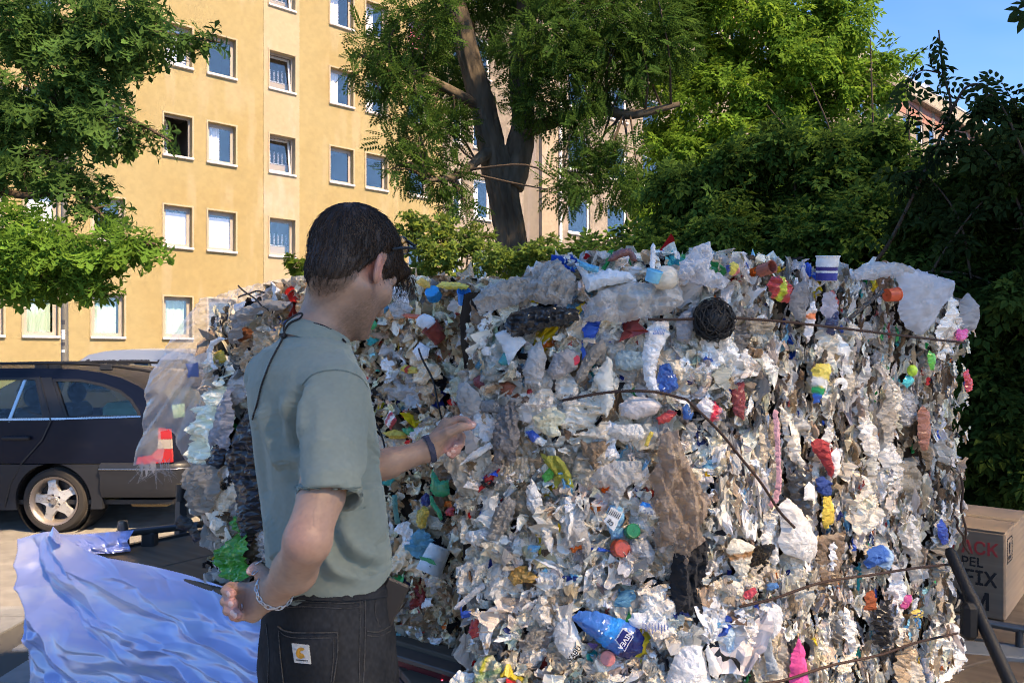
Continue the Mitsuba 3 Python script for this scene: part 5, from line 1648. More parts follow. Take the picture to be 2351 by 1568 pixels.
screw_cap(FF, 1397, 1498, 34, (0.62, 0.20, 0.17), 'salmon screw cap under the blue lotion bottle', (-0.1, 0.25))
screw_cap(FF, 1418, 1251, 40, (0.42, 0.06, 0.02), 'orange red screw cap below the light blue tagged pack', (0.45, 0.25), depth=0.6)
screw_cap(FF, 1446, 1214, 33, (0.02, 0.20, 0.06), 'dark green screw cap beside the light blue tagged pack', (0.2, 0.35), depth=0.7)
kb = it('tagged_pack', 'pack', 'light blue pack with white barcode tag in the middle of the front bale', [(1386, 1188), (1400, 1152), (1428, 1160), (1434, 1190), (1430, 1228), (1404, 1232), (1396, 1205)], (0.16, 0.42, 0.66), 'waste_gloss', short='light blue tagged pack', amp=0.1, puff=0.16, lift=0.045, dirt=0.2)
flat_label(kb, 'tag', FF, [(1386, 1184), (1404, 1150), (1428, 1166), (1408, 1206)], (0.78, 0.78, 0.76), 0.066)
for i in range(7):
    flat_label(kb, 'barcode_bar', FF, [(1400 + i * 3.6, 1154 + i * 2.0), (1401.6 + i * 3.6, 1155 + i * 2.0), (1395.6 + i * 3.6, 1166 + i * 2.0), (1394 + i * 3.6, 1165 + i * 2.0)], (0.03, 0.03, 0.03), 0.0675)
text_on(kb, FF, 'CE', 1401, 1185, 9, 130, 0.068)
it('bag_lump', 'bag', 'mustard yellow balled bag left of the front bale middle', blob(1205, 1312, 68, 48, 10, seed=4), (0.36, 0.21, 0.03), 'waste', short='mustard balled bag', amp=0.28, puff=0.5, lift=0.04, dirt=0.3)
it('juice_pack', 'pack', 'small white pack with blue top stripe above the front bale middle', [(1462, 1152), (1470, 1143), (1497, 1152), (1500, 1178), (1480, 1174), (1462, 1166)], W_, short='small blue topped pack', amp=0.06, puff=0.2, lift=0.06, dirt=0.1, stripe=[(100, -0.9, -0.16, (0.03, 0.22, 0.66)), (100, 0.08, 0.13, (0.1, 0.14, 0.3)), (100, 0.22, 0.27, (0.1, 0.14, 0.3))])
it('plastic_film', 'film', 'large brownish see-through film hanging in folds down the middle of the front bale', [(1508, 990), (1540, 978), (1552, 1020), (1568, 1060), (1582, 1090), (1600, 1120), (1622, 1140), (1606, 1170), (1590, 1200), (1600, 1225), (1568, 1250), (1560, 1280), (1540, 1268), (1530, 1235), (1500, 1255), (1488, 1225), (1505, 1180), (1478, 1150), (1490, 1120), (1476, 1085), (1498, 1050)],
   (0.56, 0.43, 0.32), 'cloudy_film', short='hanging brownish film', amp=0.30, puff=0.12, lift=0.055, dirt=0.5, folds_dir=82)
it('plastic_film', 'film', 'whitish film bundle with loose tail left of the hanging brownish film', [(1352, 1100), (1372, 1070), (1410, 1052), (1470, 1054), (1474, 1098), (1440, 1106), (1430, 1130), (1415, 1160), (1405, 1130), (1400, 1112), (1375, 1116)], (0.80, 0.80, 0.78), 'cloudy_film', short='whitish film bundle', amp=0.22, puff=0.2, lift=0.05, dirt=0.3, folds_dir=60)
it('cloth_rag', 'rag', 'brown crumpled rag above the whitish film bundle', [(1334, 1004), (1352, 1014), (1384, 1008), (1402, 1014), (1385, 1036), (1378, 1058), (1370, 1080), (1354, 1056), (1338, 1040)], (0.27, 0.185, 0.11), 'waste_cloth', short='brown rag', amp=0.3, puff=0.3, lift=0.045)
it('fruit_net', 'net', 'yellow green shredded fruit net left of the brown rag', [(1244, 1030), (1262, 1042), (1286, 1040), (1304, 1058), (1318, 1082), (1322, 1112), (1308, 1118), (1296, 1096), (1284, 1120), (1278, 1085), (1262, 1066)], (0.52, 0.52, 0.06), 'waste_film', short='yellow green net', amp=0.4, puff=0.25, lift=0.05, dirt=0.2, folds_dir=60)
it('plastic_scrap', 'plastic scrap', 'bright green torn plastic under the yellow green net', [(1250, 1088), (1270, 1066), (1282, 1072), (1276, 1094), (1258, 1102)], (0.10, 0.50, 0.05), short='bright green torn plastic', amp=0.2, puff=0.2, lift=0.05)
it('paper_wad', 'paper', 'pale yellow wadded paper with blue print left of the broken binding wire', [(1228, 958), (1252, 936), (1278, 932), (1304, 948), (1302, 968), (1286, 978), (1296, 996), (1262, 1002), (1246, 985), (1234, 976)], (0.70, 0.66, 0.44), short='pale yellow wadded paper', amp=0.3, puff=0.3, lift=0.045)
it('plastic_scrap', 'plastic scrap', 'blue edged plastic under the pale yellow wadded paper', [(1212, 988), (1228, 985), (1262, 1010), (1252, 1022), (1228, 1012)], BL, short='blue edged plastic', amp=0.2, puff=0.2, lift=0.04, stripe=[(40, 0.1, 1, W_)])
it('cloth_rag', 'rag', 'dark grey rag hanging in long folds near the pointing hand', [(1168, 925), (1190, 915), (1202, 950), (1205, 1000), (1196, 1050), (1182, 1064), (1172, 1040), (1160, 1064), (1148, 1050), (1146, 990), (1156, 950)], (0.22, 0.20, 0.19), 'waste_cloth', short='dark grey rag', amp=0.3, puff=0.25, lift=0.05, folds_dir=84)
it('plastic_bag', 'bag', 'pale grey bag bulging out above the pointing hand', [(1064, 880), (1082, 874), (1108, 896), (1116, 918), (1112, 944), (1088, 955), (1070, 948), (1060, 912)], (0.56, 0.56, 0.55), 'waste_film', short='pale grey bulging bag', amp=0.14, puff=0.4, lift=0.05, dirt=0.25)
it('bag_strip', 'bag', 'crumpled clear grey bag strip right of the pale grey bulging bag', [(1110, 918), (1140, 916), (1168, 928), (1160, 948), (1130, 945), (1112, 948)], (0.42, 0.42, 0.42), 'waste_film', amp=0.25, puff=0.2, lift=0.04)
it('bin_bag', 'bag', 'torn black bag squashed along the upper left of the front bale', [(1168, 752), (1186, 722), (1230, 706), (1290, 708), (1342, 714), (1336, 738), (1300, 748), (1256, 756), (1222, 772), (1190, 776)], (0.028, 0.028, 0.030), 'waste_gloss', short='torn black bag', amp=0.35, puff=0.3, lift=0.06, dirt=0.1, folds_dir=170)
it('foam_sheet', 'sheet', 'white square foam sheet below the torn black bag', [(1148, 768), (1176, 756), (1204, 764), (1218, 786), (1196, 812), (1180, 840), (1168, 808)], (0.66, 0.69, 0.72), 'waste', short='white square foam sheet', amp=0.05, puff=0.05, lift=0.06, dirt=0.35)
it('plastic_scrap', 'plastic scrap', 'teal bent plastic under the white square foam sheet', [(1154, 830), (1168, 806), (1186, 830), (1176, 838), (1160, 838)], TEAL, short='teal bent plastic', amp=0.1, puff=0.2, lift=0.05)
screw_cap(FF, 1321, 826, 28, (0.58, 0.02, 0.03), 'bright red round lid in the upper front bale', (0.1, 0.1), depth=0.3)
it('cloth_rag', 'rag', 'grey brown folded rag slanting right of the red round lid', [(1326, 860), (1346, 816), (1372, 786), (1384, 778), (1396, 800), (1370, 830), (1346, 868), (1332, 880)], (0.30, 0.26, 0.21), 'waste_cloth', short='slanting grey brown rag', amp=0.22, puff=0.2, lift=0.05, folds_dir=-52)
it('foam_piece', 'foam', 'cream boot shaped foam piece hanging across the broken binding wire', [(1362, 868), (1378, 844), (1396, 818), (1406, 830), (1410, 890), (1412, 920), (1402, 940), (1392, 956), (1382, 940), (1378, 905), (1372, 884)], (0.74, 0.70, 0.58), short='cream boot shaped foam', amp=0.06, puff=0.25, lift=0.06, dirt=0.2)
it('milk_bag', 'bag', 'light blue crushed bag under the clear bag right of the boot shaped foam', [(1408, 820), (1424, 805), (1476, 806), (1478, 844), (1440, 850), (1412, 846)], (0.48, 0.62, 0.66), 'waste_film', short='light blue crushed bag', amp=0.16, puff=0.2, lift=0.045)
kb = it('barcode_bag', 'bag', 'long white bag with barcode hanging below the top binding wire', [(1478, 756), (1500, 738), (1528, 740), (1532, 770), (1512, 800), (1502, 830), (1500, 870), (1512, 892), (1498, 912), (1484, 896), (1472, 870), (1468, 820), (1474, 790)], (0.76, 0.76, 0.75), 'waste', short='long white barcode bag', amp=0.12, puff=0.16, lift=0.055, dirt=0.25)
for i in range(7):
    flat_label(kb, 'barcode_bar', FF, [(1492 + i * 3.4, 756), (1493.6 + i * 3.4, 756), (1489.6 + i * 3.4, 770), (1488 + i * 3.4, 770)], (0.10, 0.16, 0.42), 0.068)
it('plastic_bag', 'bag', 'strong blue crumpled bag right of the boot shaped foam', [(1506, 838), (1530, 832), (1542, 860), (1550, 890), (1528, 902), (1506, 904), (1500, 872)], (0.015, 0.10, 0.42), 'waste_gloss', short='strong blue bag', amp=0.28, puff=0.25, lift=0.055)
it('plastic_bag', 'bag', 'large clear white bag bulging over the top binding wire', [(1336, 742), (1352, 690), (1390, 664), (1450, 652), (1520, 654), (1558, 664), (1560, 700), (1530, 722), (1480, 730), (1430, 742), (1380, 738)], (0.82, 0.81, 0.78), 'cloudy_film', short='large clear white bag', amp=0.32, puff=0.2, lift=0.07, dirt=0.25)
it('canister', 'canister', 'crushed bluish white canister lying near the top of the front bale', [(1324, 612), (1338, 608), (1352, 634), (1400, 622), (1446, 632), (1462, 650), (1420, 656), (1380, 664), (1352, 676), (1340, 646)], (0.62, 0.68, 0.72), 'waste_gloss', short='crushed bluish canister', amp=0.08, puff=0.32, lift=0.08, dirt=0.12)
it('cup_cover', 'lid', 'sky blue cup lid on the crushed bluish canister', [(1330, 602), (1352, 612), (1380, 620), (1376, 634), (1350, 628), (1336, 618)], (0.06, 0.38, 0.62), 'waste_gloss', short='sky blue cup lid', amp=0.1, puff=0.3, lift=0.10)
cup(FF, 1486, 644, 34, 24, (0.25, 0.3, 1), 'light blue small cup beside the cream rounded bottle', (0.20, 0.55, 0.78), dent=0.05, taper=0.9, lift=0.09, short='light blue small cup')
lump(FF, 1515, 644, 60, 54, 'cream rounded bottle under the white ice stick near the top', 'bottle', 'bottle', (0.62, 0.57, 0.46), seed=8, rough=0.12, lift=0.06, flat=0.8, short='cream rounded bottle')
ITEM_POLY.append(blob(1515, 644, 60, 54))
kb = it('stick', 'stick', 'white flat stick with lettering poking up from the top edge', [(1484, 634), (1485, 600), (1487, 572), (1492, 564), (1497, 572), (1497, 604), (1495, 634)], (0.76, 0.76, 0.76), short='white flat stick', amp=0.0, puff=0.08, lift=0.07, dirt=0.05)
text_on(kb, FF, 'Muster', 1491, 590, 6.5, 88, 0.0795, 'print_black') if False else None
it('plastic_bag', 'bag', 'white carrier bag standing up along the top of the front bale', [(1530, 646), (1540, 610), (1568, 578), (1600, 564), (1610, 590), (1606, 625), (1640, 640), (1650, 650), (1630, 672), (1594, 664), (1560, 650)], (0.76, 0.77, 0.80), 'waste_film', short='white carrier bag', amp=0.3, puff=0.25, lift=0.09, dirt=0.1, folds_dir=60)
it('snack_wrapper', 'wrapper', 'yellow and dark blue wrapper right of the white carrier bag', [(1632, 618), (1650, 608), (1664, 616), (1664, 634), (1650, 642), (1636, 634)], (0.62, 0.52, 0.02), 'waste_gloss', short='yellow blue wrapper', amp=0.2, puff=0.2, lift=0.10, stripe=[(0, -1, -0.3, DBL), (30, 0.3, 1, (0.62, 0.2, 0.2))])
it('curved_sole', 'sole', 'reddish brown curved sole on the top edge of the front bale', [(1392, 606), (1404, 590), (1424, 578), (1444, 576), (1456, 590), (1460, 604), (1446, 606), (1442, 594), (1426, 596), (1408, 606)], (0.20, 0.075, 0.06), 'waste_gloss', short='reddish brown sole', amp=0.05, puff=0.35, lift=0.07, dirt=0.2)
cup(FF, 1712, 626, 28, 34, (0.2, 0.95, 0.2), 'reddish brown jar lid on the top edge right of the yellow blue wrapper', (0.30, 0.10, 0.07), name='jar_cover', cat='lid', dent=0.03, taper=0.97, lift=0.08, short='reddish brown jar lid')
cup(FF, 1863, 622, 50, 54, (-0.05, 0.12, 1), 'white yoghurt pot with dark blue band standing on the top edge', (0.74, 0.74, 0.72), name='yoghurt_pot', cat='pot', taper=0.88, dent=0.05, lift=0.05, bands=[(-0.1, 0.06, (0.03, 0.02, 0.16)), (-0.5, -0.16, (0.03, 0.035, 0.24))], short='white yoghurt pot')
it('snack_wrapper', 'wrapper', 'red and lime wrapper below left of the yoghurt pot', [(1742, 656), (1752, 638), (1768, 636), (1790, 648), (1802, 668), (1786, 700), (1764, 694), (1752, 684)], (0.50, 0.03, 0.03), 'waste_gloss', short='red and lime wrapper', amp=0.3, puff=0.2, lift=0.05, stripe=[(10, -0.12, 0.12, (0.50, 0.56, 0.04))])
it('plastic_bag', 'bag', 'grey see-through bag hanging below the yoghurt pot', [(1786, 680), (1800, 656), (1822, 648), (1830, 672), (1826, 712), (1812, 742), (1796, 732), (1784, 706)], (0.40, 0.40, 0.41), 'waste_film', short='grey see-through bag', amp=0.2, puff=0.2, lift=0.06)
it('plastic_bag', 'bag', 'white and orange printed bag hanging over the top wire under the yoghurt pot', [(1824, 724), (1840, 690), (1848, 706), (1846, 740), (1836, 772), (1828, 790), (1820, 766)], (0.74, 0.74, 0.76), short='white orange printed bag', amp=0.2, puff=0.2, lift=0.055, stripe=[(90, -0.5, -0.2, (0.7, 0.2, 0.06))])
it('plastic_bag', 'bag', 'white lilac bag right of the white orange printed bag', [(1856, 716), (1864, 676), (1886, 668), (1900, 700), (1892, 720), (1874, 740)], (0.66, 0.64, 0.74), 'waste_film', short='white lilac bag', amp=0.2, puff=0.25, lift=0.055, stripe=[(-20, 0.3, 0.42, (0.6, 0.06, 0.03))])
it('bottle', 'bottle', 'crushed dark blue ribbed bottle under the white lilac bag', [(1868, 738), (1886, 714), (1898, 716), (1896, 748), (1888, 770), (1872, 768)], (0.022, 0.035, 0.12), 'waste_gloss', short='crushed dark blue bottle', amp=0.2, puff=0.4, lift=0.05, folds_dir=8)
it('plastic_bar', 'bar', 'black flat bar sticking out diagonally right of the yoghurt pot', strip_poly([(1906, 734), (1940, 706), (1984, 670)], 11), BK, 'waste', short='black diagonal bar', amp=0.02, puff=0.15, lift=0.085, dirt=0.1)
cup(FF, 2004, 680, 30, 28, (0.95, 0.25, 0.1), 'orange red threaded bottle neck near the top right of the bale', (0.62, 0.10, 0.03), name='bottle_closure', cat='bottle cap', taper=0.96, dent=0.03, lift=0.055, short='orange threaded cap')
it('plastic_bag', 'bag', 'big milky white bag drooping like a tongue from the top right of the bale', [(2026, 628), (2060, 612), (2104, 630), (2164, 648), (2156, 682), (2130, 712), (2110, 744), (2092, 768), (2070, 768), (2048, 750), (2034, 716), (2036, 680)], (0.70, 0.74, 0.82), 'waste_film', short='big milky tongue bag', amp=0.07, puff=0.22, lift=0.06, dirt=0.08)
it('plastic_bag', 'bag', 'torn white film sheet lying along the top edge at the right', [(1930, 628), (1950, 612), (1996, 604), (2040, 606), (2070, 620), (2110, 634), (2090, 650), (2030, 640), (1980, 646), (1944, 646)], (0.72, 0.72, 0.72), 'waste_film', short='torn white film sheet', amp=0.25, puff=0.2, lift=0.05)
it('plastic_scrap', 'plastic scrap', 'bright pink piece at the right end of the top wire', blob(2171, 770, 26, 34, 30, seed=2), (0.72, 0.03, 0.28), 'waste_gloss', short='bright pink piece', amp=0.15, puff=0.3, lift=0.06)
it('plastic_bag', 'bag', 'grey clear bag bulging out at the upper right corner of the bale', [(2176, 690), (2196, 674), (2216, 700), (2220, 730), (2206, 762), (2186, 758), (2176, 726)], (0.52, 0.53, 0.55), 'waste_film', short='grey corner bag', amp=0.15, puff=0.3, lift=0.05)
it('pouch', 'pouch', 'yellow and green pouch with white label in the right half of the bale', [(1836, 850), (1846, 834), (1876, 834), (1880, 852), (1866, 896), (1852, 920), (1840, 924), (1836, 890)], (0.66, 0.54, 0.03), 'waste_gloss', short='yellow green pouch', amp=0.12, puff=0.3, lift=0.06, dirt=0.1, stripe=[(110, -0.16, 0.18, (0.62, 0.62, 0.58)), (110, 0.2, 0.52, (0.02, 0.28, 0.08)), (110, 0.52, 2, (0.03, 0.12, 0.5))])
it('plastic_scrap', 'plastic scrap', 'white curled ring of plastic right of the yellow green pouch', [(1888, 892), (1894, 870), (1910, 864), (1922, 878), (1918, 892), (1904, 896), (1908, 882), (1900, 880)], W_, short='white curled ring', amp=0.1, puff=0.25, lift=0.05, dirt=0.1)
lump(FF, 2058, 850, 22, 26, 'lime green small ball at the sunlit right of the bale', 'ball', 'ball', (0.42, 0.66, 0.05), 'waste_gloss', seed=5, rough=0.06, lift=0.045, flat=0.9, short='lime green ball')
it('plastic_scrap', 'plastic scrap', 'turquoise bit just below the lime green ball', blob(2057, 875, 22, 26, 20, seed=1), (0.02, 0.58, 0.60), 'waste_gloss', short='turquoise bit', amp=0.1, puff=0.3, lift=0.05)
it('plastic_scrap', 'plastic scrap', 'grass green oblong piece right above the sunlit patch', blob(2110, 826, 18, 46, -5, seed=1), (0.12, 0.56, 0.03), 'waste_gloss', short='grass green oblong', amp=0.1, puff=0.3, lift=0.05)
it('bottle', 'bottle', 'long reddish brown flattened bottle in the sunlit patch', [(2080, 946), (2092, 928), (2104, 944), (2108, 990), (2102, 1032), (2090, 1034), (2080, 1000)], (0.36, 0.13, 0.07), 'waste', short='long reddish brown bottle', amp=0.05, puff=0.4, lift=0.05, dirt=0.2)
it('plastic_scrap', 'plastic scrap', 'red piece at the right edge of the bale beside the sunlit patch', [(2182, 858), (2192, 846), (2202, 870), (2204, 896), (2190, 900)], (0.56, 0.02, 0.04), 'waste_gloss', short='red edge piece', amp=0.15, puff=0.3, lift=0.05)
it('brush', 'brush', 'dark red corrugated block left of the yellow green pouch', [(1663, 880), (1690, 874), (1693, 930), (1690, 962), (1668, 950), (1660, 910)], (0.24, 0.03, 0.035), 'waste', short='dark red block', amp=0.12, puff=0.2, lift=0.05, folds_dir=80)
it('pouch', 'pouch', 'white pouch with red splash left of the dark red block', [(1584, 926), (1600, 912), (1626, 918), (1648, 940), (1640, 962), (1612, 966), (1594, 950)], (0.70, 0.66, 0.66), 'waste', short='white red splash pouch', amp=0.12, puff=0.25, lift=0.055, stripe=[(15, 0.0, 0.3, (0.58, 0.03, 0.06)), (15, 0.3, 0.45, (0.6, 0.25, 0.28))])
it('plastic_scrap', 'plastic scrap', 'blue flap beside the white pouch with red splash', [(1556, 934), (1566, 924), (1582, 946), (1576, 962), (1558, 960)], (0.02, 0.13, 0.46), 'waste_gloss', short='blue flap', amp=0.1, puff=0.25, lift=0.05)
it('cloth_rag', 'rag', 'red crumpled cloth in the right half below the yellow green pouch', [(1838, 1010), (1852, 1002), (1876, 1012), (1880, 1040), (1888, 1070), (1880, 1094), (1868, 1070), (1852, 1044), (1836, 1030)], (0.36, 0.03, 0.035), 'waste_cloth', short='red cloth', amp=0.25, puff=0.3, lift=0.055)
it('plastic_scrap', 'plastic scrap', 'white bowed piece right of the red cloth', [(1880, 1040), (1896, 1024), (1906, 1044), (1904, 1080), (1890, 1094), (1886, 1066)], W_, short='white bowed piece', amp=0.1, puff=0.25, lift=0.05)
it('cloth_rag', 'rag', 'dark blue cloth piece between the red cloth and the yellow cloth', [(1848, 1094), (1866, 1088), (1886, 1104), (1882, 1136), (1862, 1130), (1850, 1118)], (0.02, 0.06, 0.28), 'waste_cloth', short='dark blue cloth piece', amp=0.3, puff=0.25, lift=0.05)
it('cloth_rag', 'rag', 'yellow cloth piece under the dark blue cloth', [(1862, 1136), (1880, 1130), (1886, 1160), (1884, 1192), (1870, 1208), (1858, 1190), (1862, 1160)], (0.66, 0.47, 0.02), 'waste_cloth', short='yellow cloth piece', amp=0.2, puff=0.25, lift=0.055)
it('strap', 'strap', 'long pink strap hanging vertically near the bale middle', strip_poly([(1756, 940), (1760, 990), (1762, 1050), (1764, 1100), (1758, 1140), (1744, 1156)], 12), (0.55, 0.28, 0.33), 'waste_cloth', short='long pink strap', amp=0.05, puff=0.15, lift=0.06, dirt=0.2)
it('tray', 'tray', 'black tray fragment right of the pink strap', [(1790, 1090), (1812, 1074), (1842, 1080), (1850, 1130), (1846, 1176), (1826, 1182), (1800, 1160), (1792, 1120)], (0.035, 0.037, 0.042), 'waste_gloss', short='black tray fragment', amp=0.1, puff=0.15, lift=0.045, dirt=0.15)
it('plastic_scrap', 'plastic scrap', 'white oval piece on the black tray fragment', [(1810, 1140), (1812, 1110), (1822, 1098), (1834, 1108), (1836, 1142), (1824, 1140)], W_, short='white oval piece', amp=0.03, puff=0.2, lift=0.075, dirt=0.05)
it('foam_sheet', 'sheet', 'big dirty white foam slab in the lower middle of the front bale', [(1760, 1158), (1782, 1136), (1812, 1160), (1834, 1190), (1850, 1230), (1852, 1262), (1836, 1286), (1806, 1272), (1776, 1262), (1762, 1236), (1770, 1200)], (0.70, 0.67, 0.62), 'waste', short='big dirty foam slab', amp=0.07, puff=0.14, lift=0.06, dirt=0.45)
it('cloth_rag', 'rag', 'bright blue cloth tuft right of the big foam slab', [(1954, 1276), (1968, 1256), (1994, 1244), (2014, 1250), (2022, 1280), (2008, 1300), (1986, 1290), (1964, 1298)], (0.03, 0.13, 0.46), 'waste_cloth', short='bright blue cloth tuft', amp=0.3, puff=0.25, lift=0.055, stripe=[(20, 0.15, 2, (0.36, 0.5, 0.66))])
it('bin_bag', 'bag', 'long black bag hanging down in the lower middle of the front bale', [(1536, 1262), (1566, 1244), (1602, 1216), (1610, 1250), (1606, 1300), (1598, 1350), (1600, 1400), (1588, 1424), (1566, 1390), (1548, 1400), (1526, 1380), (1530, 1320)], (0.030, 0.031, 0.035), 'waste_cloth', short='long black bag', amp=0.3, puff=0.2, lift=0.045, dirt=0.1, folds_dir=85)
it('paper_wad', 'paper', 'cream torn paper with brown stain right of the long black bag', [(1650, 1250), (1668, 1228), (1700, 1236), (1716, 1248), (1704, 1282), (1698, 1316), (1676, 1306), (1660, 1286)], (0.72, 0.68, 0.54), 'waste', short='cream stained paper', amp=0.16, puff=0.15, lift=0.05, stripe=[(80, -0.2, 0.02, (0.26, 0.13, 0.04))])
it('plastic_scrap', 'plastic scrap', 'red twisted bit below the cream stained paper', blob(1702, 1354, 34, 20, -40, seed=2), (0.60, 0.03, 0.06), 'waste_gloss', short='red twisted bit', amp=0.2, puff=0.3, lift=0.05)
it('plastic_scrap', 'plastic scrap', 'mid blue folded bit right of the red twisted bit', blob(1752, 1336, 30, 18, -10, seed=2), (0.05, 0.20, 0.50), 'waste_gloss', short='mid blue folded bit', amp=0.2, puff=0.3, lift=0.05)
it('bottle', 'bottle', 'white rounded bottle crushed flat beside the grey sock', [(1724, 1400), (1736, 1376), (1758, 1372), (1776, 1388), (1776, 1420), (1762, 1450), (1748, 1460), (1738, 1432)], (0.72, 0.73, 0.75), 'waste', short='white rounded bottle', amp=0.04, puff=0.35, lift=0.05, dirt=0.35)
it('sock', 'sock', 'grey blue sock hanging at the bottom of the front bale', [(1720, 1404), (1736, 1420), (1746, 1450), (1752, 1490), (1766, 1530), (1736, 1536), (1730, 1480), (1726, 1440)], (0.26, 0.31, 0.37), 'waste_cloth', short='grey blue sock', amp=0.08, puff=0.3, lift=0.06, dirt=0.3)
it('textile_sleeve', 'sleeve', 'hot pink pointed textile at the bottom edge of the bale', [(1794, 1500), (1806, 1470), (1812, 1450), (1822, 1472), (1832, 1516), (1838, 1600), (1790, 1604), (1792, 1550)], (0.74, 0.04, 0.30), 'waste_cloth', short='hot pink textile', amp=0.06, puff=0.3, lift=0.05, dirt=0.15)
it('plastic_bag', 'bag', 'large white bag sagging at the bottom middle of the front bale', [(1530, 1510), (1550, 1470), (1580, 1452), (1600, 1470), (1612, 1510), (1626, 1560), (1620, 1610), (1520, 1610), (1518, 1560)], (0.76, 0.76, 0.76), 'waste', short='large sagging white bag', amp=0.1, puff=0.25, lift=0.055, dirt=0.15)
it('spoon', 'spoon', 'white spoon shaped plastic right of the large sagging bag', [(1600, 1470), (1606, 1462), (1628, 1500), (1636, 1520), (1626, 1540), (1610, 1530), (1606, 1505)], W_, 'waste_gloss', short='white spoon shape', amp=0.05, puff=0.3, lift=0.07, dirt=0.1)
it('snack_wrapper', 'wrapper', 'orange crumpled wrapper above the lower right wire', blob(1974, 1370, 34, 42, 20, seed=3), (0.56, 0.15, 0.05), 'waste_film', short='orange crumpled wrapper', amp=0.3, puff=0.3, lift=0.05)
it('plastic_scrap', 'plastic scrap', 'magenta slanted piece between the two lower right wires', blob(2054, 1374, 18, 40, 25, seed=3), (0.56, 0.03, 0.22), 'waste_gloss', short='magenta slanted piece', amp=0.12, puff=0.3, lift=0.05)
it('snack_wrapper', 'wrapper', 'yellow striped wrapper beside the magenta slanted piece', blob(2076, 1400, 24, 22, 10, seed=3), YEL, 'waste', short='yellow striped wrapper', amp=0.2, puff=0.3, lift=0.055, stripe=[(60, -0.2, -0.05, DBL), (60, 0.15, 0.3, DBL)])
it('plastic_scrap', 'plastic scrap', 'deep blue flap at the lower right edge above the strut', [(2122, 1200), (2134, 1186), (2146, 1206), (2148, 1240), (2136, 1246), (2126, 1224)], (0.015, 0.06, 0.42), 'waste_gloss', short='deep blue flap', amp=0.15, puff=0.25, lift=0.05)
it('snack_wrapper', 'wrapper', 'light blue and white torn wrapper above the bottom edge left of the pink textile', [(1640, 1440), (1660, 1424), (1672, 1440), (1668, 1474), (1656, 1500), (1650, 1470)], (0.46, 0.62, 0.74), 'waste', short='pale blue torn wrapper', amp=0.2, puff=0.2, lift=0.05)
kb = it('cup_cover', 'lid', 'white round lid with black lettering at the lower left of the front bale', [(1276, 1440), (1288, 1408), (1306, 1396), (1322, 1420), (1336, 1452), (1334, 1490), (1312, 1506), (1290, 1488), (1278, 1466)], (0.74, 0.74, 0.72), 'waste', short='white lettered lid', amp=0.06, puff=0.15, lift=0.05, dirt=0.15)
text_on(kb, FF, 'YABU', 1326, 1478, 11, 55, 0.060)
it('snack_wrapper', 'wrapper', 'red and white slim wrapper at the left edge of the front bale', [(1088, 1440), (1096, 1410), (1108, 1384), (1114, 1392), (1110, 1426), (1112, 1450), (1096, 1456)], (0.50, 0.025, 0.03), 'waste_gloss', short='red slim wrapper', amp=0.12, puff=0.3, lift=0.05, stripe=[(-65, 0.42, 2, W_)])
it('plastic_bag', 'bag', 'yellow green patterned bag at the bottom left corner of the front bale', [(1098, 1520), (1106, 1500), (1140, 1494), (1164, 1512), (1166, 1550), (1150, 1574), (1104, 1560)], (0.58, 0.56, 0.36), 'waste', short='patterned corner bag', amp=0.3, puff=0.25, lift=0.045, stripe=[(20, -0.3, -0.15, (0.55, 0.5, 0.05)), (70, -0.1, 0.1, (0.3, 0.4, 0.2))])
it('plastic_strip', 'strip', 'long white plastic strip pointing up right under the pointing hand', [(1068, 1064), (1100, 1032), (1140, 1010), (1146, 1022), (1110, 1046)], W_, 'waste_gloss', short='long white strip', amp=0.03, puff=0.1, lift=0.06, dirt=0.1)
it('bottle', 'bottle', 'blue labelled clear bottle at the fingertips of the pointing hand', [(1078, 1052), (1086, 1010), (1092, 980), (1104, 966), (1110, 980), (1102, 1012), (1090, 1048)], (0.46, 0.56, 0.62), 'waste_gloss', short='blue labelled bottle', amp=0.15, puff=0.3, lift=0.03, stripe=[(-70, 0.1, 0.35, (0.05, 0.22, 0.46))])
it('plastic_strip', 'strip', 'pale long strip with hole at the lower left edge of the front bale', [(1054, 1388), (1064, 1374), (1104, 1340), (1120, 1328), (1128, 1338), (1100, 1362), (1066, 1390)], (0.60, 0.58, 0.56), 'waste', amp=0.06, puff=0.12, lift=0.05)
it('tray', 'tray', 'terracotta red tray piece left of the white square foam sheet area', [(1152, 880), (1172, 876), (1194, 884), (1198, 910), (1176, 922), (1158, 906)], (0.34, 0.09, 0.03), 'waste', short='terracotta tray piece', amp=0.08, puff=0.2, lift=0.035)
it('tray', 'tray', 'dark red tray corner above the pale grey bulging bag', [(1092, 868), (1110, 860), (1128, 884), (1116, 898), (1096, 884)], (0.20, 0.025, 0.025), 'waste', amp=0.08, puff=0.2, lift=0.03)
it('plastic_bag', 'bag', 'crumpled off white bag left of the torn black bag', [(1098, 690), (1130, 662), (1190, 640), (1240, 636), (1246, 668), (1200, 700), (1160, 712), (1120, 720)], (0.60, 0.57, 0.52), 'waste_film', amp=0.3, puff=0.3, lift=0.05, folds_dir=150)
it('plastic_bag', 'bag', 'beige creased bag under the upper left rim of the front bale', [(1240, 610), (1290, 600), (1330, 640), (1320, 700), (1260, 702), (1216, 690), (1226, 650)], (0.62, 0.58, 0.52), 'waste_film', amp=0.35, puff=0.3, lift=0.05, folds_dir=120)
it('glove', 'glove', 'grey knitted glove like rag under the foam sheet right of the middle', [(1262, 850), (1276, 812), (1310, 800), (1336, 812), (1330, 846), (1300, 862), (1276, 870)], (0.36, 0.34, 0.34), 'waste_cloth', amp=0.2, puff=0.4, lift=0.045)
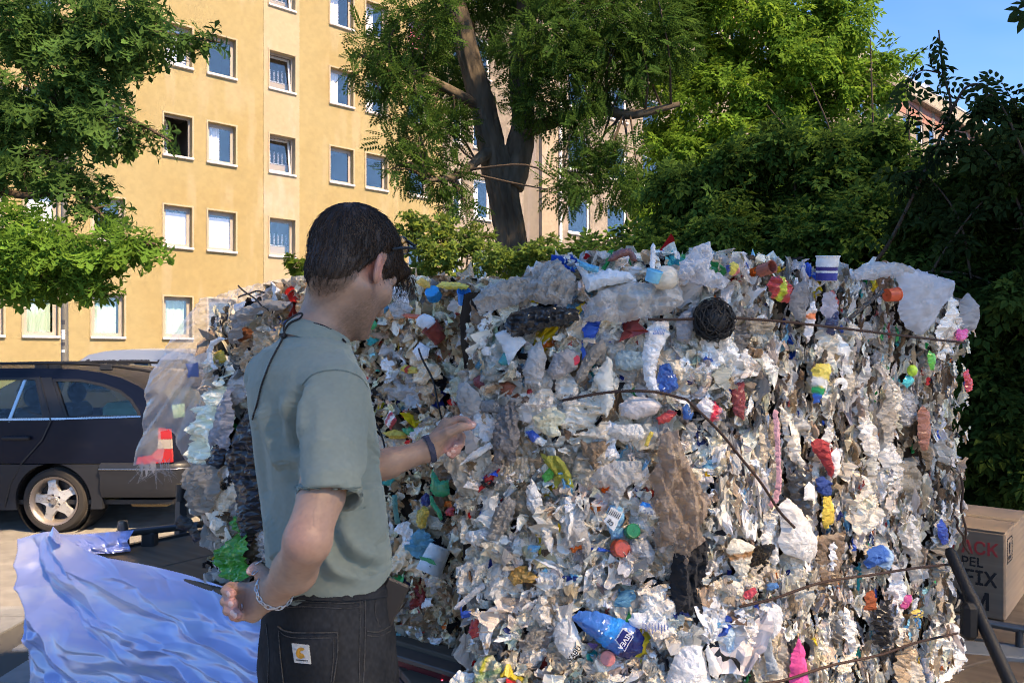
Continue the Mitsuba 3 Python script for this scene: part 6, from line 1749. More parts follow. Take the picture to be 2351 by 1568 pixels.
it('plastic_bag', 'bag', 'white knotted bag between the grey glove like rag and the teal plastic', [(1206, 850), (1224, 800), (1250, 780), (1262, 820), (1254, 866), (1240, 884), (1214, 880)], (0.70, 0.71, 0.72), 'waste_film', amp=0.22, puff=0.3, lift=0.05)
it('plastic_film', 'film', 'crumpled clear film with blue barcode left of the black wire ball', [(1556, 722), (1580, 706), (1586, 750), (1570, 790), (1546, 780), (1540, 744)], (0.50, 0.52, 0.58), 'waste_film', amp=0.25, puff=0.25, lift=0.045)
it('bottle', 'bottle', 'white squeezed bottle lying flat under the broken binding wire', [(1420, 925), (1450, 908), (1498, 912), (1516, 930), (1500, 950), (1450, 960), (1424, 950)], (0.60, 0.55, 0.53), 'waste', short='white squeezed bottle', amp=0.06, puff=0.4, lift=0.05, dirt=0.35)
it('newspaper', 'paper', 'crumpled newsprint with grey lines above the brown rag', [(1392, 990), (1410, 972), (1468, 970), (1482, 996), (1462, 1010), (1420, 1008)], (0.66, 0.66, 0.62), 'waste', short='crumpled newsprint', amp=0.22, puff=0.25, lift=0.05)
it('plastic_scrap', 'plastic scrap', 'red torn piece between the newsprint and the white red splash pouch', [(1500, 958), (1530, 938), (1548, 944), (1530, 966), (1506, 972)], (0.48, 0.03, 0.03), 'waste', short='red torn piece', amp=0.15, puff=0.2, lift=0.045)
it('plastic_scrap', 'plastic scrap', 'lemon yellow strip beside the crumpled newsprint', strip_poly([(1478, 1020), (1484, 1004), (1492, 988)], 9), (0.66, 0.50, 0.02), 'waste', amp=0.1, puff=0.2, lift=0.05)
it('bottle', 'bottle', 'clear grey crushed bottle below the dark green screw cap', [(1434, 1246), (1452, 1230), (1484, 1232), (1500, 1262), (1492, 1290), (1462, 1276), (1440, 1264)], (0.30, 0.31, 0.33), 'waste_gloss', short='clear grey bottle', amp=0.1, puff=0.35, lift=0.05, dirt=0.2)
it('plastic_bag', 'bag', 'white forked bag shred left of the light blue tagged pack', [(1300, 1240), (1310, 1200), (1330, 1160), (1352, 1140), (1360, 1150), (1346, 1190), (1360, 1240), (1362, 1284), (1350, 1280), (1338, 1240), (1320, 1250)], (0.68, 0.68, 0.67), 'waste_film', short='white forked shred', amp=0.2, puff=0.2, lift=0.055, folds_dir=100)
it('plastic_film', 'film', 'long crumpled white film running down left of the middle', [(1216, 1120), (1230, 1092), (1252, 1130), (1262, 1180), (1280, 1230), (1276, 1262), (1258, 1240), (1240, 1190), (1222, 1160)], (0.68, 0.67, 0.64), 'waste', short='long white film', amp=0.3, puff=0.25, lift=0.05, folds_dir=70)
it('plastic_bag', 'bag', 'grey beige bag bundle at the left rim below the hand', [(1132, 1220), (1150, 1160), (1180, 1130), (1200, 1150), (1186, 1190), (1160, 1230), (1140, 1244)], (0.52, 0.49, 0.45), 'waste_film', amp=0.3, puff=0.3, lift=0.05, folds_dir=115)

# the ball of black binding wire
rr_ = np.random.default_rng(77)
kw_ = thing('wire_ball', 'ball of tangled black binding wire near the top wire of the front bale', 'wire ball')
o, ex, nn_, d = place(FF, 1616, 738, 0.055)
put(kw_, frame_to(trimesh.creation.icosphere(3, 0.036), o, ex, UP, nn_), 'wire_black', smooth=True)
cv = []
for i in range(60):
    a = unit(rr_.normal(size=3))
    b = unit(np.cross(a, rr_.normal(size=3)))
    c = np.cross(a, b)
    t = np.linspace(0, 2 * np.pi * rr_.uniform(0.6, 1.0), 22)
    r = 0.043 + 0.004 * rr_.normal()
    q = (np.cos(t)[:, None] * b + np.sin(t)[:, None] * c) * r + a * rr_.uniform(-0.018, 0.018) + 0.002 * rr_.normal(size=(22, 3))
    cv.append(tube(o + q[:, :1] * ex + q[:, 1:2] * UP + q[:, 2:] * nn_ * 0.8, 0.0015, 5))
labels[part(kw_, 'strand', cat_(*cv), 'wire_black', smooth=True)] = {'kind': 'stuff'}
NAMED.append((1616, 738, 'black wire ball'))
ITEM_POLY.append(blob(1616, 738, 90, 90))


# ---------------------------------------------------------------- things in the left bale
def il(*a, **k):
    return it(*a, face=LF, **k)


il('plastic_tray', 'tray', 'bright green broken plastic piece with a notch below the pointing hand', [(1010, 1072), (1018, 1082), (1030, 1102), (1034, 1098), (1048, 1098), (1050, 1116), (1052, 1130), (1036, 1136), (1018, 1134), (1006, 1122), (1008, 1100)], (0.005, 0.30, 0.10), 'waste_gloss', short='green notched piece', amp=0.03, puff=0.15, lift=0.06, dirt=0.1)
il('plastic_strip', 'strip', 'bright green curved strip under the green notched piece', [(1006, 1132), (1012, 1134), (1020, 1152), (1032, 1168), (1036, 1186), (1030, 1190), (1022, 1172), (1008, 1154)], (0.005, 0.34, 0.10), 'waste_gloss', amp=0.03, puff=0.2, lift=0.06, dirt=0.1)
il('comb', 'comb', 'sea green flat stick beside the t-shirt in the left bale', strip_poly([(922, 1132), (924, 1164), (930, 1198)], 12), (0.05, 0.22, 0.18), 'waste', short='sea green stick', amp=0.02, puff=0.2, lift=0.05)
il('foil_wrapper', 'wrapper', 'crumpled yellow foil in the lower left bale right of the sea green stick', [(975, 1170), (990, 1156), (1004, 1168), (998, 1186), (994, 1206), (978, 1210), (972, 1192)], (0.68, 0.46, 0.01), 'waste_gloss', short='yellow crumpled foil', amp=0.4, puff=0.3, lift=0.05)
il('foil_wrapper', 'wrapper', 'crumpled dark blue foil above the yellow crumpled foil', [(980, 1140), (994, 1126), (1006, 1146), (998, 1160), (984, 1156)], (0.02, 0.03, 0.18), 'waste_gloss', short='dark blue foil', amp=0.35, puff=0.3, lift=0.045)
il('plastic_scrap', 'plastic scrap', 'red lumpy bit right of the green curved strip', blob(1048, 1172, 22, 22, 0, seed=4), RED, 'waste_gloss', short='red lumpy bit', amp=0.2, puff=0.3, lift=0.045)
kp = cup(LF, 1022, 1276, 58, 62, (-0.15, 0.45, -0.9), 'white pot with green print and figures lying upside down in the left bale', (0.74, 0.75, 0.72), name='yoghurt_pot', cat='pot', taper=0.86, dent=0.1, lift=0.05, short='upturned white pot')
text_on(kp, LF, '10', 1024, 1292, 17, 190, 0.093, 'print_black')
flat_label(kp, 'green_print', LF, [(1006, 1262), (1036, 1268), (1046, 1282), (1030, 1278), (1012, 1272)], (0.01, 0.26, 0.10), 0.090)
ITEM_POLY.append(blob(1022, 1278, 62, 66))
il('foil_wrapper', 'wrapper', 'lemon yellow foil wrapper on the rim of the left bale right of the face', [(1080, 690), (1092, 676), (1122, 680), (1138, 700), (1132, 722), (1112, 726), (1096, 716)], (0.70, 0.55, 0.05), 'waste_film', short='lemon yellow foil', amp=0.35, puff=0.3, lift=0.07)
il('tray', 'tray', 'yellow flat tray edge on the rim of the left bale', [(1026, 660), (1040, 650), (1080, 652), (1104, 660), (1096, 668), (1050, 668)], (0.80, 0.64, 0.02), 'waste_gloss', short='yellow flat tray', amp=0.06, puff=0.3, lift=0.08)
il('plastic_scrap', 'plastic scrap', 'golden yellow folded plastic left of the yellow flat tray', [(980, 652), (996, 640), (1012, 652), (1016, 664), (1000, 664)], (0.74, 0.44, 0.0), 'waste_gloss', short='golden folded plastic', amp=0.12, puff=0.25, lift=0.08)
screw_cap(LF, 1013, 684, 34, (0.03, 0.27, 0.62), 'blue round cap on the rim of the left bale', (0.3, 0.7), depth=0.7)
cup(LF, 1088, 686, 30, 30, (0.4, 0.5, 0.8), 'bright blue little cup beside the lemon yellow foil', (0.04, 0.24, 0.66), dent=0.08, lift=0.05, short='bright blue little cup')
il('cup_cover', 'lid', 'pale round lid near the top of the left bale', blob(1002, 740, 46, 34, 12, n=18, jag=0.02), (0.66, 0.70, 0.73), 'waste', short='pale round lid', amp=0.03, puff=0.08, lift=0.075, dirt=0.05)
cup(LF, 1024, 766, 42, 40, (-0.35, 0.55, 0.7), 'dark red brown cup right under the pale round lid', (0.20, 0.035, 0.025), dent=0.1, lift=0.05, short='dark red brown cup')
il('plastic_strip', 'strip', 'orange flat strip left of the pale round lid', [(944, 722), (966, 722), (992, 724), (984, 734), (956, 732)], (0.66, 0.12, 0.03), 'waste_gloss', short='orange flat strip', amp=0.05, puff=0.2, lift=0.07)
il('carton_flap', 'carton', 'white printed carton flap below the orange flat strip', [(966, 806), (984, 786), (1006, 800), (1002, 822), (980, 828)], (0.74, 0.75, 0.77), 'waste', short='white printed flap', amp=0.04, puff=0.1, lift=0.06, dirt=0.2)
il('foil_wrapper', 'wrapper', 'yellow and red foil twist in the upper left bale', [(934, 848), (946, 836), (974, 844), (976, 856), (952, 858)], (0.72, 0.52, 0.01), 'waste_gloss', short='yellow red twist', amp=0.25, puff=0.3, lift=0.05, stripe=[(20, -0.2, 0.1, (0.4, 0.03, 0.02))])
il('plastic_cone', 'cone', 'red and white striped cone shape near the t-shirt', [(900, 964), (912, 940), (922, 950), (928, 964), (914, 984), (904, 976)], (0.56, 0.03, 0.06), 'waste_gloss', short='red white cone', amp=0.05, puff=0.4, lift=0.05, stripe=[(25, 0.0, 0.25, W_), (25, -0.5, -0.25, W_)])
il('foil_wrapper', 'wrapper', 'shredded yellow wrapper under the red white cone', [(894, 992), (920, 984), (952, 992), (946, 1004), (912, 1006)], (0.68, 0.52, 0.01), 'waste', short='shredded yellow wrapper', amp=0.4, puff=0.3, lift=0.045)
il('plastic_scrap', 'plastic scrap', 'green bent scrap right of the shredded yellow wrapper', blob(958, 988, 30, 20, 20, seed=4), (0.02, 0.34, 0.12), 'waste_gloss', short='green bent scrap', amp=0.15, puff=0.25, lift=0.05)
il('plastic_bag', 'bag', 'white bulging bag beside the chin on the left bale rim', [(912, 706), (930, 690), (956, 690), (968, 712), (950, 730), (924, 734)], (0.72, 0.72, 0.72), 'waste_film', amp=0.2, puff=0.35, lift=0.06)
il('bottle', 'bottle', 'white squeezed bottle with small blue mark beside the nose', [(916, 664), (940, 660), (960, 676), (962, 698), (946, 706), (926, 690)], (0.72, 0.73, 0.75), 'waste', amp=0.06, puff=0.4, lift=0.07, dirt=0.15)
il('plastic_scrap', 'plastic scrap', 'sky blue torn bag edge right beside the mouth', [(884, 712), (906, 700), (916, 708), (904, 722), (886, 730)], (0.03, 0.24, 0.42), 'waste_gloss', amp=0.25, puff=0.3, lift=0.06)
il('plastic_scrap', 'plastic scrap', 'emerald green scrap below the chin', blob(872, 746, 26, 26, 10, seed=4), (0.02, 0.42, 0.12), 'waste_gloss', amp=0.15, puff=0.3, lift=0.06)
il('bag_heap', 'bag', 'glossy bright green bag at the lower left end of the left bale', [(520, 1290), (524, 1262), (544, 1236), (552, 1206), (566, 1180), (582, 1178), (580, 1230), (600, 1210), (606, 1270), (600, 1320), (560, 1330), (530, 1318)], (0.045, 0.30, 0.018), 'waste_gloss', short='glossy green bag', amp=0.5, puff=0.1, lift=0.07, dirt=0.6)
il('bin_bag', 'bag', 'long black bag hanging beside the man on the left end', [(548, 1010), (572, 960), (600, 930), (640, 1000), (640, 1120), (620, 1200), (588, 1260), (572, 1210), (560, 1140), (548, 1080)], (0.014, 0.014, 0.016), 'waste_gloss', short='long hanging black bag', amp=0.16, puff=0.12, lift=0.065, dirt=0.1)
il('plastic_bag', 'bag', 'navy torn bag under the white gauzy bag', [(494, 1068), (506, 1030), (528, 1010), (540, 1024), (532, 1062), (512, 1086)], (0.014, 0.022, 0.04), 'waste_gloss', amp=0.3, puff=0.25, lift=0.06, dirt=0.1)
il('plastic_bag', 'bag', 'white gauzy bag hanging beside the left elbow of the t-shirt', [(506, 1030), (520, 960), (546, 904), (560, 884), (566, 940), (560, 1000), (552, 1034), (528, 1016)], (0.46, 0.48, 0.56), 'waste_film', short='white gauzy bag', amp=0.2, puff=0.2, lift=0.07, folds_dir=100)
il('packing_band', 'band', 'pale looped packing band at the upper left end of the left bale', [(560, 778), (540, 774), (520, 784), (510, 806), (514, 832), (526, 848), (540, 846), (528, 836), (522, 812), (528, 794), (544, 784)], (0.62, 0.62, 0.60), 'waste', short='looped packing band', amp=0.04, puff=0.1, lift=0.10, dirt=0.1)
il('plastic_bag', 'bag', 'rolled grey bag strand over the upper left end', [(560, 730), (590, 706), (640, 690), (690, 694), (680, 716), (630, 716), (600, 740), (580, 790), (560, 790)], (0.44, 0.43, 0.41), 'waste_film', amp=0.35, puff=0.35, lift=0.06, folds_dir=150)
il('tarp_scrap', 'film', 'grey dirty film sheet low on the left end of the left bale', [(450, 1080), (480, 1060), (520, 1060), (530, 1120), (510, 1170), (480, 1180), (462, 1130)], (0.42, 0.40, 0.36), 'waste_film', amp=0.3, puff=0.3, lift=0.06, folds_dir=80)
il('plastic_sheet', 'sheet', 'black stiff plastic flap sticking out low at the left end', [(436, 1190), (446, 1174), (470, 1184), (486, 1200), (494, 1230), (478, 1240), (466, 1212), (438, 1208)], (0.012, 0.012, 0.013), 'waste', amp=0.12, puff=0.2, lift=0.09, dirt=0.05)
il('plastic_scrap', 'plastic scrap', 'orange brown scrap in the upper left end under the rolled grey strand', blob(575, 766, 44, 40, 20, seed=9), (0.34, 0.12, 0.04), 'waste_film', amp=0.3, puff=0.3, lift=0.05)
il('plastic_scrap', 'plastic scrap', 'yellow scrap behind the looped packing band', blob(520, 822, 30, 40, 20, seed=9), (0.58, 0.44, 0.02), 'waste_gloss', amp=0.25, puff=0.3, lift=0.05)

# the torn clear wrapping film blowing off the left end
fk = thing('wrapping_film', 'torn translucent wrapping film draped off the left end of the left bale over the car', 'film')
fp = [(722, 634), (690, 636), (640, 645), (590, 656), (545, 668), (505, 682), (474, 686), (462, 702), (440, 732), (415, 766), (394, 800), (374, 836), (356, 856), (348, 900), (346, 950), (340, 985), (332, 1020), (322, 1056), (318, 1068), (330, 1064), (334, 1100), (341, 1068), (350, 1092), (356, 1066), (366, 1086), (372, 1058), (384, 1060), (388, 1030), (386, 988), (404, 984), (416, 1000), (424, 1026), (436, 1052), (450, 1066), (470, 1050), (482, 1000), (490, 940), (494, 880), (496, 830), (508, 790), (520, 760), (545, 730), (590, 706), (650, 690), (700, 682), (722, 668)]
hole = Polygon([(423, 836), (452, 834), (455, 868), (430, 866)])
mesh, q = sheet_on(LF, fp, step=4.2, amp=0.02, puff=0.12, lift=0.02, seed=5, depth=3.22, folds_dir=112, curl_edge=0.05, crk=0.003, jag=0.06)
rng_ = np.random.default_rng(3)
mesh2 = mesh
v = np.array(mesh.vertices)
pxx = v[:, 0] / v[:, 1] * F_ + CX
pyy = HZ - (v[:, 2] - CH) / v[:, 1] * F_
# wrinkles that fan out from where it hangs on the bale's upper corner
ang = np.arctan2(pyy - 690, pxx - 560)
rad = np.hypot(pyy - 690, pxx - 560)
wr = np.abs(meshkit.fbm(np.stack([ang * 9, rad * 0.004, rad * 0], 1), 3, 3) - 0.5) * 2
wr2 = np.abs(meshkit.fbm(np.stack([ang * 26, rad * 0.02, rad * 0 + 4], 1), 3, 8) - 0.5) * 2
v[:, 1] += 0.075 * wr - 0.03
cov = np.clip(np.array([0.86, 0.86, 0.87])[None] * (0.85 + 0.4 * wr2[:, None]), 0.05, 0.95)
put(fk, trimesh.Trimesh(v, mesh.faces, process=False), 'clear_film', True, cov)
mesh, q = sheet_on(LF, [(424, 834), (438, 836), (453, 832), (455, 866), (440, 864), (428, 868), (430, 850)], amp=0.03, puff=0.02, depth=3.14, lift=0.0, seed=4)
part(fk, 'printed_patch', mesh, 'waste_film', True, np.tile([0.16, 0.22, 0.46], (len(mesh.vertices), 1)), label='blue printed patch on the torn film')
mesh, q = sheet_on(LF, [(520, 770), (545, 700), (600, 680), (650, 690), (600, 720), (560, 760), (540, 800), (505, 830), (498, 800)], amp=0.3, puff=0.2, depth=3.12, lift=0.0, seed=14, folds_dir=120)
part(fk, 'blue_fold', mesh, 'cloudy_film', True, dirty((0.24, 0.38, 0.66), mesh.vertices, rng_, 0.2), label='bluish fold of the film at the corner')
tk_ = []
for i in range(26):
    x = rng_.uniform(318, 392)
    y = rng_.uniform(1052, 1070)
    q0 = P(x, y, 3.25)
    tk_.append(tube(spline([q0, q0 + [rng_.normal() * 0.012, rng_.normal() * 0.015, -0.03], q0 + [rng_.normal() * 0.03, rng_.normal() * 0.02, -rng_.uniform(0.04, 0.1)]], 9), np.linspace(0.0016, 0.0005, 9), 4))
k_ = part(fk, 'fringe', cat_(*tk_), 'clear_film', color=np.tile([0.6, 0.6, 0.62], (sum(len(t.vertices) for t in tk_), 1)))
labels[k_] = {'kind': 'stuff'}

# ---------------------------------------------------------------- binding wires
def wire(key, face, pts, r, m='wire_rust', lift=0.055, label=None):
    c = np.array([(x, y) for x, y in pts], float)
    p2 = spline(np.c_[c, np.zeros(len(c))], 60)
    d, e = face.at(p2[:, 0])
    n = np.stack([e[:, 1], -e[:, 0], e[:, 0] * 0], 1)
    p3 = np.stack([(p2[:, 0] - CX) / F_ * d, d, CH - (p2[:, 1] - HZ) / F_ * d], 1) + n * (lift + 0.004 * np.sin(np.arange(60) * 0.23)[:, None])
    return part(key, 'binding_wire', tube(p3, r, 7), m, smooth=True, label=label)


fb = thing('waste_bale', 'big wire bound bale of crushed plastic waste filling the right half', 'bale')
lb = thing('waste_bale', 'brownish bale of compressed waste behind the man and partly wrapped in torn film', 'bale')
for pts in ([(1480, 736), (1540, 736), (1640, 732), (1760, 740), (1860, 752), (2000, 768), (2120, 782), (2168, 787)], [(1300, 916), (1370, 902), (1440, 895), (1500, 898), (1560, 914)], [(1560, 914), (1640, 1000), (1700, 1080), (1750, 1154), (1786, 1200)], [(1670, 1376), (1760, 1352), (1860, 1322), (1960, 1306), (2060, 1294), (2160, 1282)],
            [(1690, 1552), (1780, 1536), (1880, 1508), (1980, 1484), (2060, 1462), (2150, 1440)], [(2160, 1090), (2164, 1160), (2170, 1220), (2178, 1262)], [(2146, 1178), (2160, 1216), (2176, 1258)]):
    wire(fb, FF, pts, 0.0034)
for pts in ([(792, 790), (850, 870), (900, 960), (930, 1040)], [(590, 686), (630, 672), (650, 676)], [(590, 660), (640, 700), (660, 716)], [(1000, 800), (1040, 900), (1060, 1020)]):
    wire(lb, LF, pts, 0.003, 'wire_black', 0.08)
# ---------------------------------------------------------------- the packed mass of the bales
def bale_core(key, line, back, z0, z1, inset, seed):
    """Dark lumpy body of a bale behind its loose surface."""
    e = unit(line[-1] - line[0])
    n = np.array([-e[1], e[0]])
    fr = line + n * inset
    poly = np.vstack([fr, back])
    pg = Polygon(poly).buffer(0.02).simplify(0.004)
    m = extrude(pg, z1 - z0)
    m.apply_translation([0, 0, z0])
    for _ in range(4):
        m = m.subdivide() if len(m.faces) < 40000 else m
    v = np.array(m.vertices)
    vn = np.array(m.vertex_normals)
    v = v + vn * ((meshkit.fbm(v * 14, 3, seed) - 0.5) * 0.06)[:, None]
    put(key + '__core', trimesh.Trimesh(v, m.faces, process=False), 'bale_core', smooth=False)


bale_core(fb, FF.p[::24], np.array([[1.72, 3.05], [1.30, 3.25], [0.25, 2.60]]), D2 + 0.003, 1.66, 0.055, 3)
bale_core(lb, LF.p[::24][:-1], np.array([[0.36, 2.95], [-0.40, 3.85], [-0.62, 3.95]]), DZ + 0.003, 1.60, 0.06, 4)

USED_N = {}
union_items = shapely.union_all([Polygon(p).buffer(0) for p in ITEM_POLY])
shapely.prepare(union_items)


def top_front(x):
    return np.interp(x, [1070, 1100, 1150, 1200, 1250, 1300, 1400, 1550, 1700, 1850, 1900, 2000, 2100, 2170, 2205, 2225], [760, 705, 664, 640, 612, 598, 590, 588, 594, 606, 622, 612, 628, 650, 690, 790])


def top_left(x):
    return np.interp(x, [470, 500, 560, 640, 720, 840, 950, 1010, 1080, 1150, 1200], [760, 715, 690, 660, 650, 645, 645, 644, 650, 652, 690])


def scraps(face, rng, count, protos, area, size, palette, long_of, tilt_of, mats, push=0.0, lift=(-0.05, 0.016), bump=0.05, fseed=0, avoid=0.6, gain=(1, 1, 1)):
    """Random crumpled pieces over a bale face. Returns a list of (size, colour name, material, vertices, colour, px, py)."""
    vs, faces = protos
    x = rng.uniform(area[0], area[1], count * 2)
    y = rng.uniform(area[2], area[3], count * 2)
    ok = (y > area[4](x) - 4) & (x < np.interp(y, [600, 1050, 1200, 1300], [2216, 2216, 2204, 2186]))
    inside = shapely.contains_xy(union_items, x, y)
    ok &= ~(inside & (rng.uniform(size=len(x)) < avoid))
    x, y, inside = x[ok][:count], y[ok][:count], inside[ok][:count]
    d, e = face.at(x)
    n = np.stack([e[:, 1], -e[:, 0], e[:, 0] * 0], 1)
    e3 = np.c_[e, e[:, :1] * 0]
    base = np.stack([(x - CX) / F_ * d, d, CH - (y - HZ) / F_ * d], 1)
    lum = (meshkit.fbm(base * 7 + 3, 3, fseed) - 0.5) * 2 * bump
    out = []
    names = pick_colors(palette, len(x), rng)
    if face is FF:
        nr = pick_colors(pal_right, len(x), rng)
        names = [b if x[i] > 1690 + 60 * math.sin(y[i] * 0.01) else a for i, (a, b) in enumerate(zip(names, nr))]
    for i in range(len(x)):
        v = vs[rng.integers(len(vs))]
        s = size(x[i], y[i]) * min(rng.lognormal(0, 0.42), 1.9)
        lx, ly, ang = long_of(x[i], y[i], rng)
        ti = tilt_of(x[i], y[i], rng)
        nn = unit(n[i] + e3[i] * ti[0] + UP * ti[1])
        up = unit(UP - nn * nn[2])
        ri = np.cross(up, nn)
        a = np.array([math.cos(ang), math.sin(ang)])
        ux = ri * a[0] + up * a[1]
        uy = -ri * a[1] + up * a[0]
        lf = rng.uniform(*lift) + lum[i] - (0.03 if inside[i] else 0) + push
        w = base[i] + n[i] * lf + s * (lx * v[:, :1] * ux + ly * v[:, 1:2] * uy + v[:, 2:] * nn * min(lx, ly) ** 0.5)
        zt = CH - (area[4](x[i]) - 10 - HZ) / F_ * d[i]
        w[:, 2] = np.where(w[:, 2] > zt, zt + (w[:, 2] - zt) * 0.25, w[:, 2])
        col = np.array(PAL[names[i]]) * gain * (1 + 0.03 * rng.normal(size=3)) * (1 + 0.15 * rng.normal())
        out.append([s * math.sqrt(lx * ly), names[i], mats[int(rng.choice(len(mats), p=[0.45, 0.25, 0.30]))], w, np.clip(col, 0.004, 0.8), x[i], y[i]])
    return out, faces


rs = np.random.default_rng(101)
P_A = scrap_protos(rs, 110, 10, 0.95, 1.2)
P_C = scrap_protos(rs, 110, 9, 1.0, 1.0, True)
P_B = scrap_protos(rs, 110, 6, 0.95, 1.3)
MATS = ['waste', 'waste_gloss', 'waste_film']
pal_front = {'white': 30, 'off white': 20, 'pale grey': 16, 'grey': 7, 'beige': 11, 'brown': 3, 'tan': 5, 'black': 3.5, 'blue': 0.98, 'light blue': 1.17, 'red': 0.85, 'dark red': 0.45, 'yellow': 0.85, 'green': 0.52, 'orange': 0.45, 'pink': 0.2, 'teal': 0.33, 'pale green': 0.78, 'dark blue': 0.59, 'violet': 0.2}
pal_right = {'white': 15, 'off white': 19, 'pale grey': 17, 'grey': 12, 'beige': 17, 'brown': 6, 'tan': 11, 'black': 3, 'blue': 0.59, 'light blue': 0.59, 'red': 0.52, 'dark red': 0.33, 'yellow': 0.52, 'green': 0.39, 'orange': 0.33, 'teal': 0.26, 'dark blue': 0.39}
pal_left = {'white': 10, 'off white': 16, 'pale grey': 7, 'grey': 5, 'beige': 28, 'brown': 12, 'tan': 20, 'black': 4, 'blue': 0.52, 'light blue': 0.59, 'red': 0.78, 'dark red': 0.59, 'yellow': 0.78, 'green': 0.39, 'orange': 0.52, 'teal': 0.26, 'dark blue': 0.33}
pal_end = {'pale grey': 20, 'grey': 16, 'off white': 12, 'beige': 16, 'tan': 8, 'brown': 6, 'black': 10, 'white': 8, 'yellow': 1, 'green': 0.8}


def long_front(x, y, r):
    if x > 1690 + 60 * math.sin(y * 0.01):                       # vertical layers
        return r.uniform(0.32, 0.75), r.uniform(0.85, 1.6), r.normal() * 0.22
    return r.uniform(0.6, 1.05), r.uniform(0.8, 1.45), r.normal() * 0.75 - 0.35


def tilt_front(x, y, r):
    if x > 1690 + 60 * math.sin(y * 0.01):
        return r.normal() * 0.95, r.normal() * 0.25
    return r.normal() * 0.6, r.normal() * 0.6


def size_front(x, y):
    return 0.022 if x > 1700 else 0.035


def size_left(x, y):
    return 0.036 if x < 640 else (0.028 if y < 790 else 0.0195)


tf2 = top_front
fr, F10 = scraps(FF, rs, 1700, P_A, (1082, 1760, 575, 1650, top_front), lambda x, y: 0.036, pal_front, long_front, tilt_front, MATS, fseed=2)
fr3, F12 = scraps(FF, rs, 2800, P_C, (1680, 2214, 575, 1650, top_front), lambda x, y: 0.0215, pal_right, long_front, tilt_front, MATS, fseed=2)
fr2, _ = scraps(FF, rs, 1500, P_B, (1082, 1760, 575, 1650, top_front), lambda x, y: 0.0165, pal_front, long_front, tilt_front, MATS, fseed=2, lift=(-0.01, 0.03))
fr4, _ = scraps(FF, rs, 2200, P_B, (1680, 2214, 575, 1650, top_front), lambda x, y: 0.012, pal_right, long_front, tilt_front, MATS, fseed=2, lift=(-0.02, 0.025))
le, _ = scraps(LF, rs, 3200, P_B, (640, 1125, 640, 1500, top_left), size_left, pal_left, lambda x, y, r: (r.uniform(0.6, 1.0), r.uniform(0.8, 1.5), r.normal() * 0.8), lambda x, y, r: (r.normal() * 0.55, r.normal() * 0.65), MATS, fseed=5, bump=0.045, lift=(-0.025, 0.02), gain=(1.40, 1.28, 1.10))
en, _ = scraps(LF, rs, 420, P_A, (476, 650, 660, 1345, top_left), size_left, pal_end, lambda x, y, r: (r.uniform(0.5, 0.9), r.uniform(1.0, 2.0), r.normal() * 0.5), lambda x, y, r: (r.normal() * 0.6, r.normal() * 0.5), MATS, fseed=6, bump=0.06)
F7 = P_B[1]
# larger crushed sheets and films pressed in among the small pieces
sheets = []
rb2 = np.random.default_rng(515)


def pressed(face, cnt, area, wpx, hpx, rotf, pal, key, where, gain=(1, 1, 1)):
    for i in range(cnt):
        for _ in range(30):
            x, y = rb2.uniform(area[0], area[1]), rb2.uniform(area[2], area[3])
            if y > area[4](x) + 12 + hpx * 0.62 and (rb2.uniform() < 0.15 or not shapely.contains_xy(union_items, x, y)):
                break
        sc = rb2.lognormal(0, 0.3)
        pl = blob(x, y, wpx * sc * rb2.uniform(0.7, 1.3), hpx * sc * rb2.uniform(0.7, 1.4), rotf(rb2), n=int(rb2.integers(6, 11)), seed=i * 3 + int(key == lb) * 999, jag=0.27)
        nm = pick_colors(pal, 1, rb2)[0]
        long = rb2.uniform() < 0.6
        try:
            m_, _q = sheet_on(face, pl, amp=rb2.uniform(0.22, 0.42), puff=rb2.uniform(0.0, 0.16), lift=rb2.uniform(-0.028, 0.022), seed=5000 + i + 700 * len(sheets), folds_dir=rb2.uniform(0, 180) if long else None)
        except Exception:
            continue
        col = np.clip(np.array(PAL[nm]) * gain * (1 + 0.12 * rb2.normal()), 0.004, 0.85)
        mm = ['waste', 'waste_film', 'waste_gloss', 'cloudy_film'][int(rb2.choice(4, p=[0.42, 0.28, 0.12, 0.18]))]
        sheets.append([math.sqrt(Polygon(pl).buffer(0).area) * 2.0 / F_ * 0.5, nm, mm, np.array(m_.vertices), col, x, y, (key, np.array(m_.faces), where)])


pal_sheet = {'white': 30, 'off white': 24, 'pale grey': 18, 'grey': 6, 'beige': 12, 'tan': 5, 'black': 3, 'brown': 2, 'light blue': 1.2, 'pale green': 1.0}
pressed(FF, 190, (1090, 1740, 600, 1590, top_front), 74, 62, lambda r: r.normal() * 40 - 25, pal_sheet, fb, 'front')
pressed(FF, 150, (1690, 2185, 620, 1590, top_front), 34, 92, lambda r: r.normal() * 12, pal_sheet, fb, 'front')
pressed(LF, 90, (880, 1090, 650, 1460, top_left), 46, 42, lambda r: r.uniform(0, 180), pal_left, lb, 'left', (1.3, 1.22, 1.1))
pressed(LF, 40, (500, 640, 690, 1280, top_left), 60, 90, lambda r: r.normal() * 30, pal_end, lb, 'left', (1.2, 1.15, 1.1))
for q in fr:
    q.append((fb, F10, 'front'))
for q in fr2 + fr4:
    q.append((fb, F7, 'front'))
for q in fr3:
    q.append((fb, F12, 'front'))
for q in le:
    q.append((lb, F7, 'left'))
for q in en:
    q.append((lb, F10, 'left'))

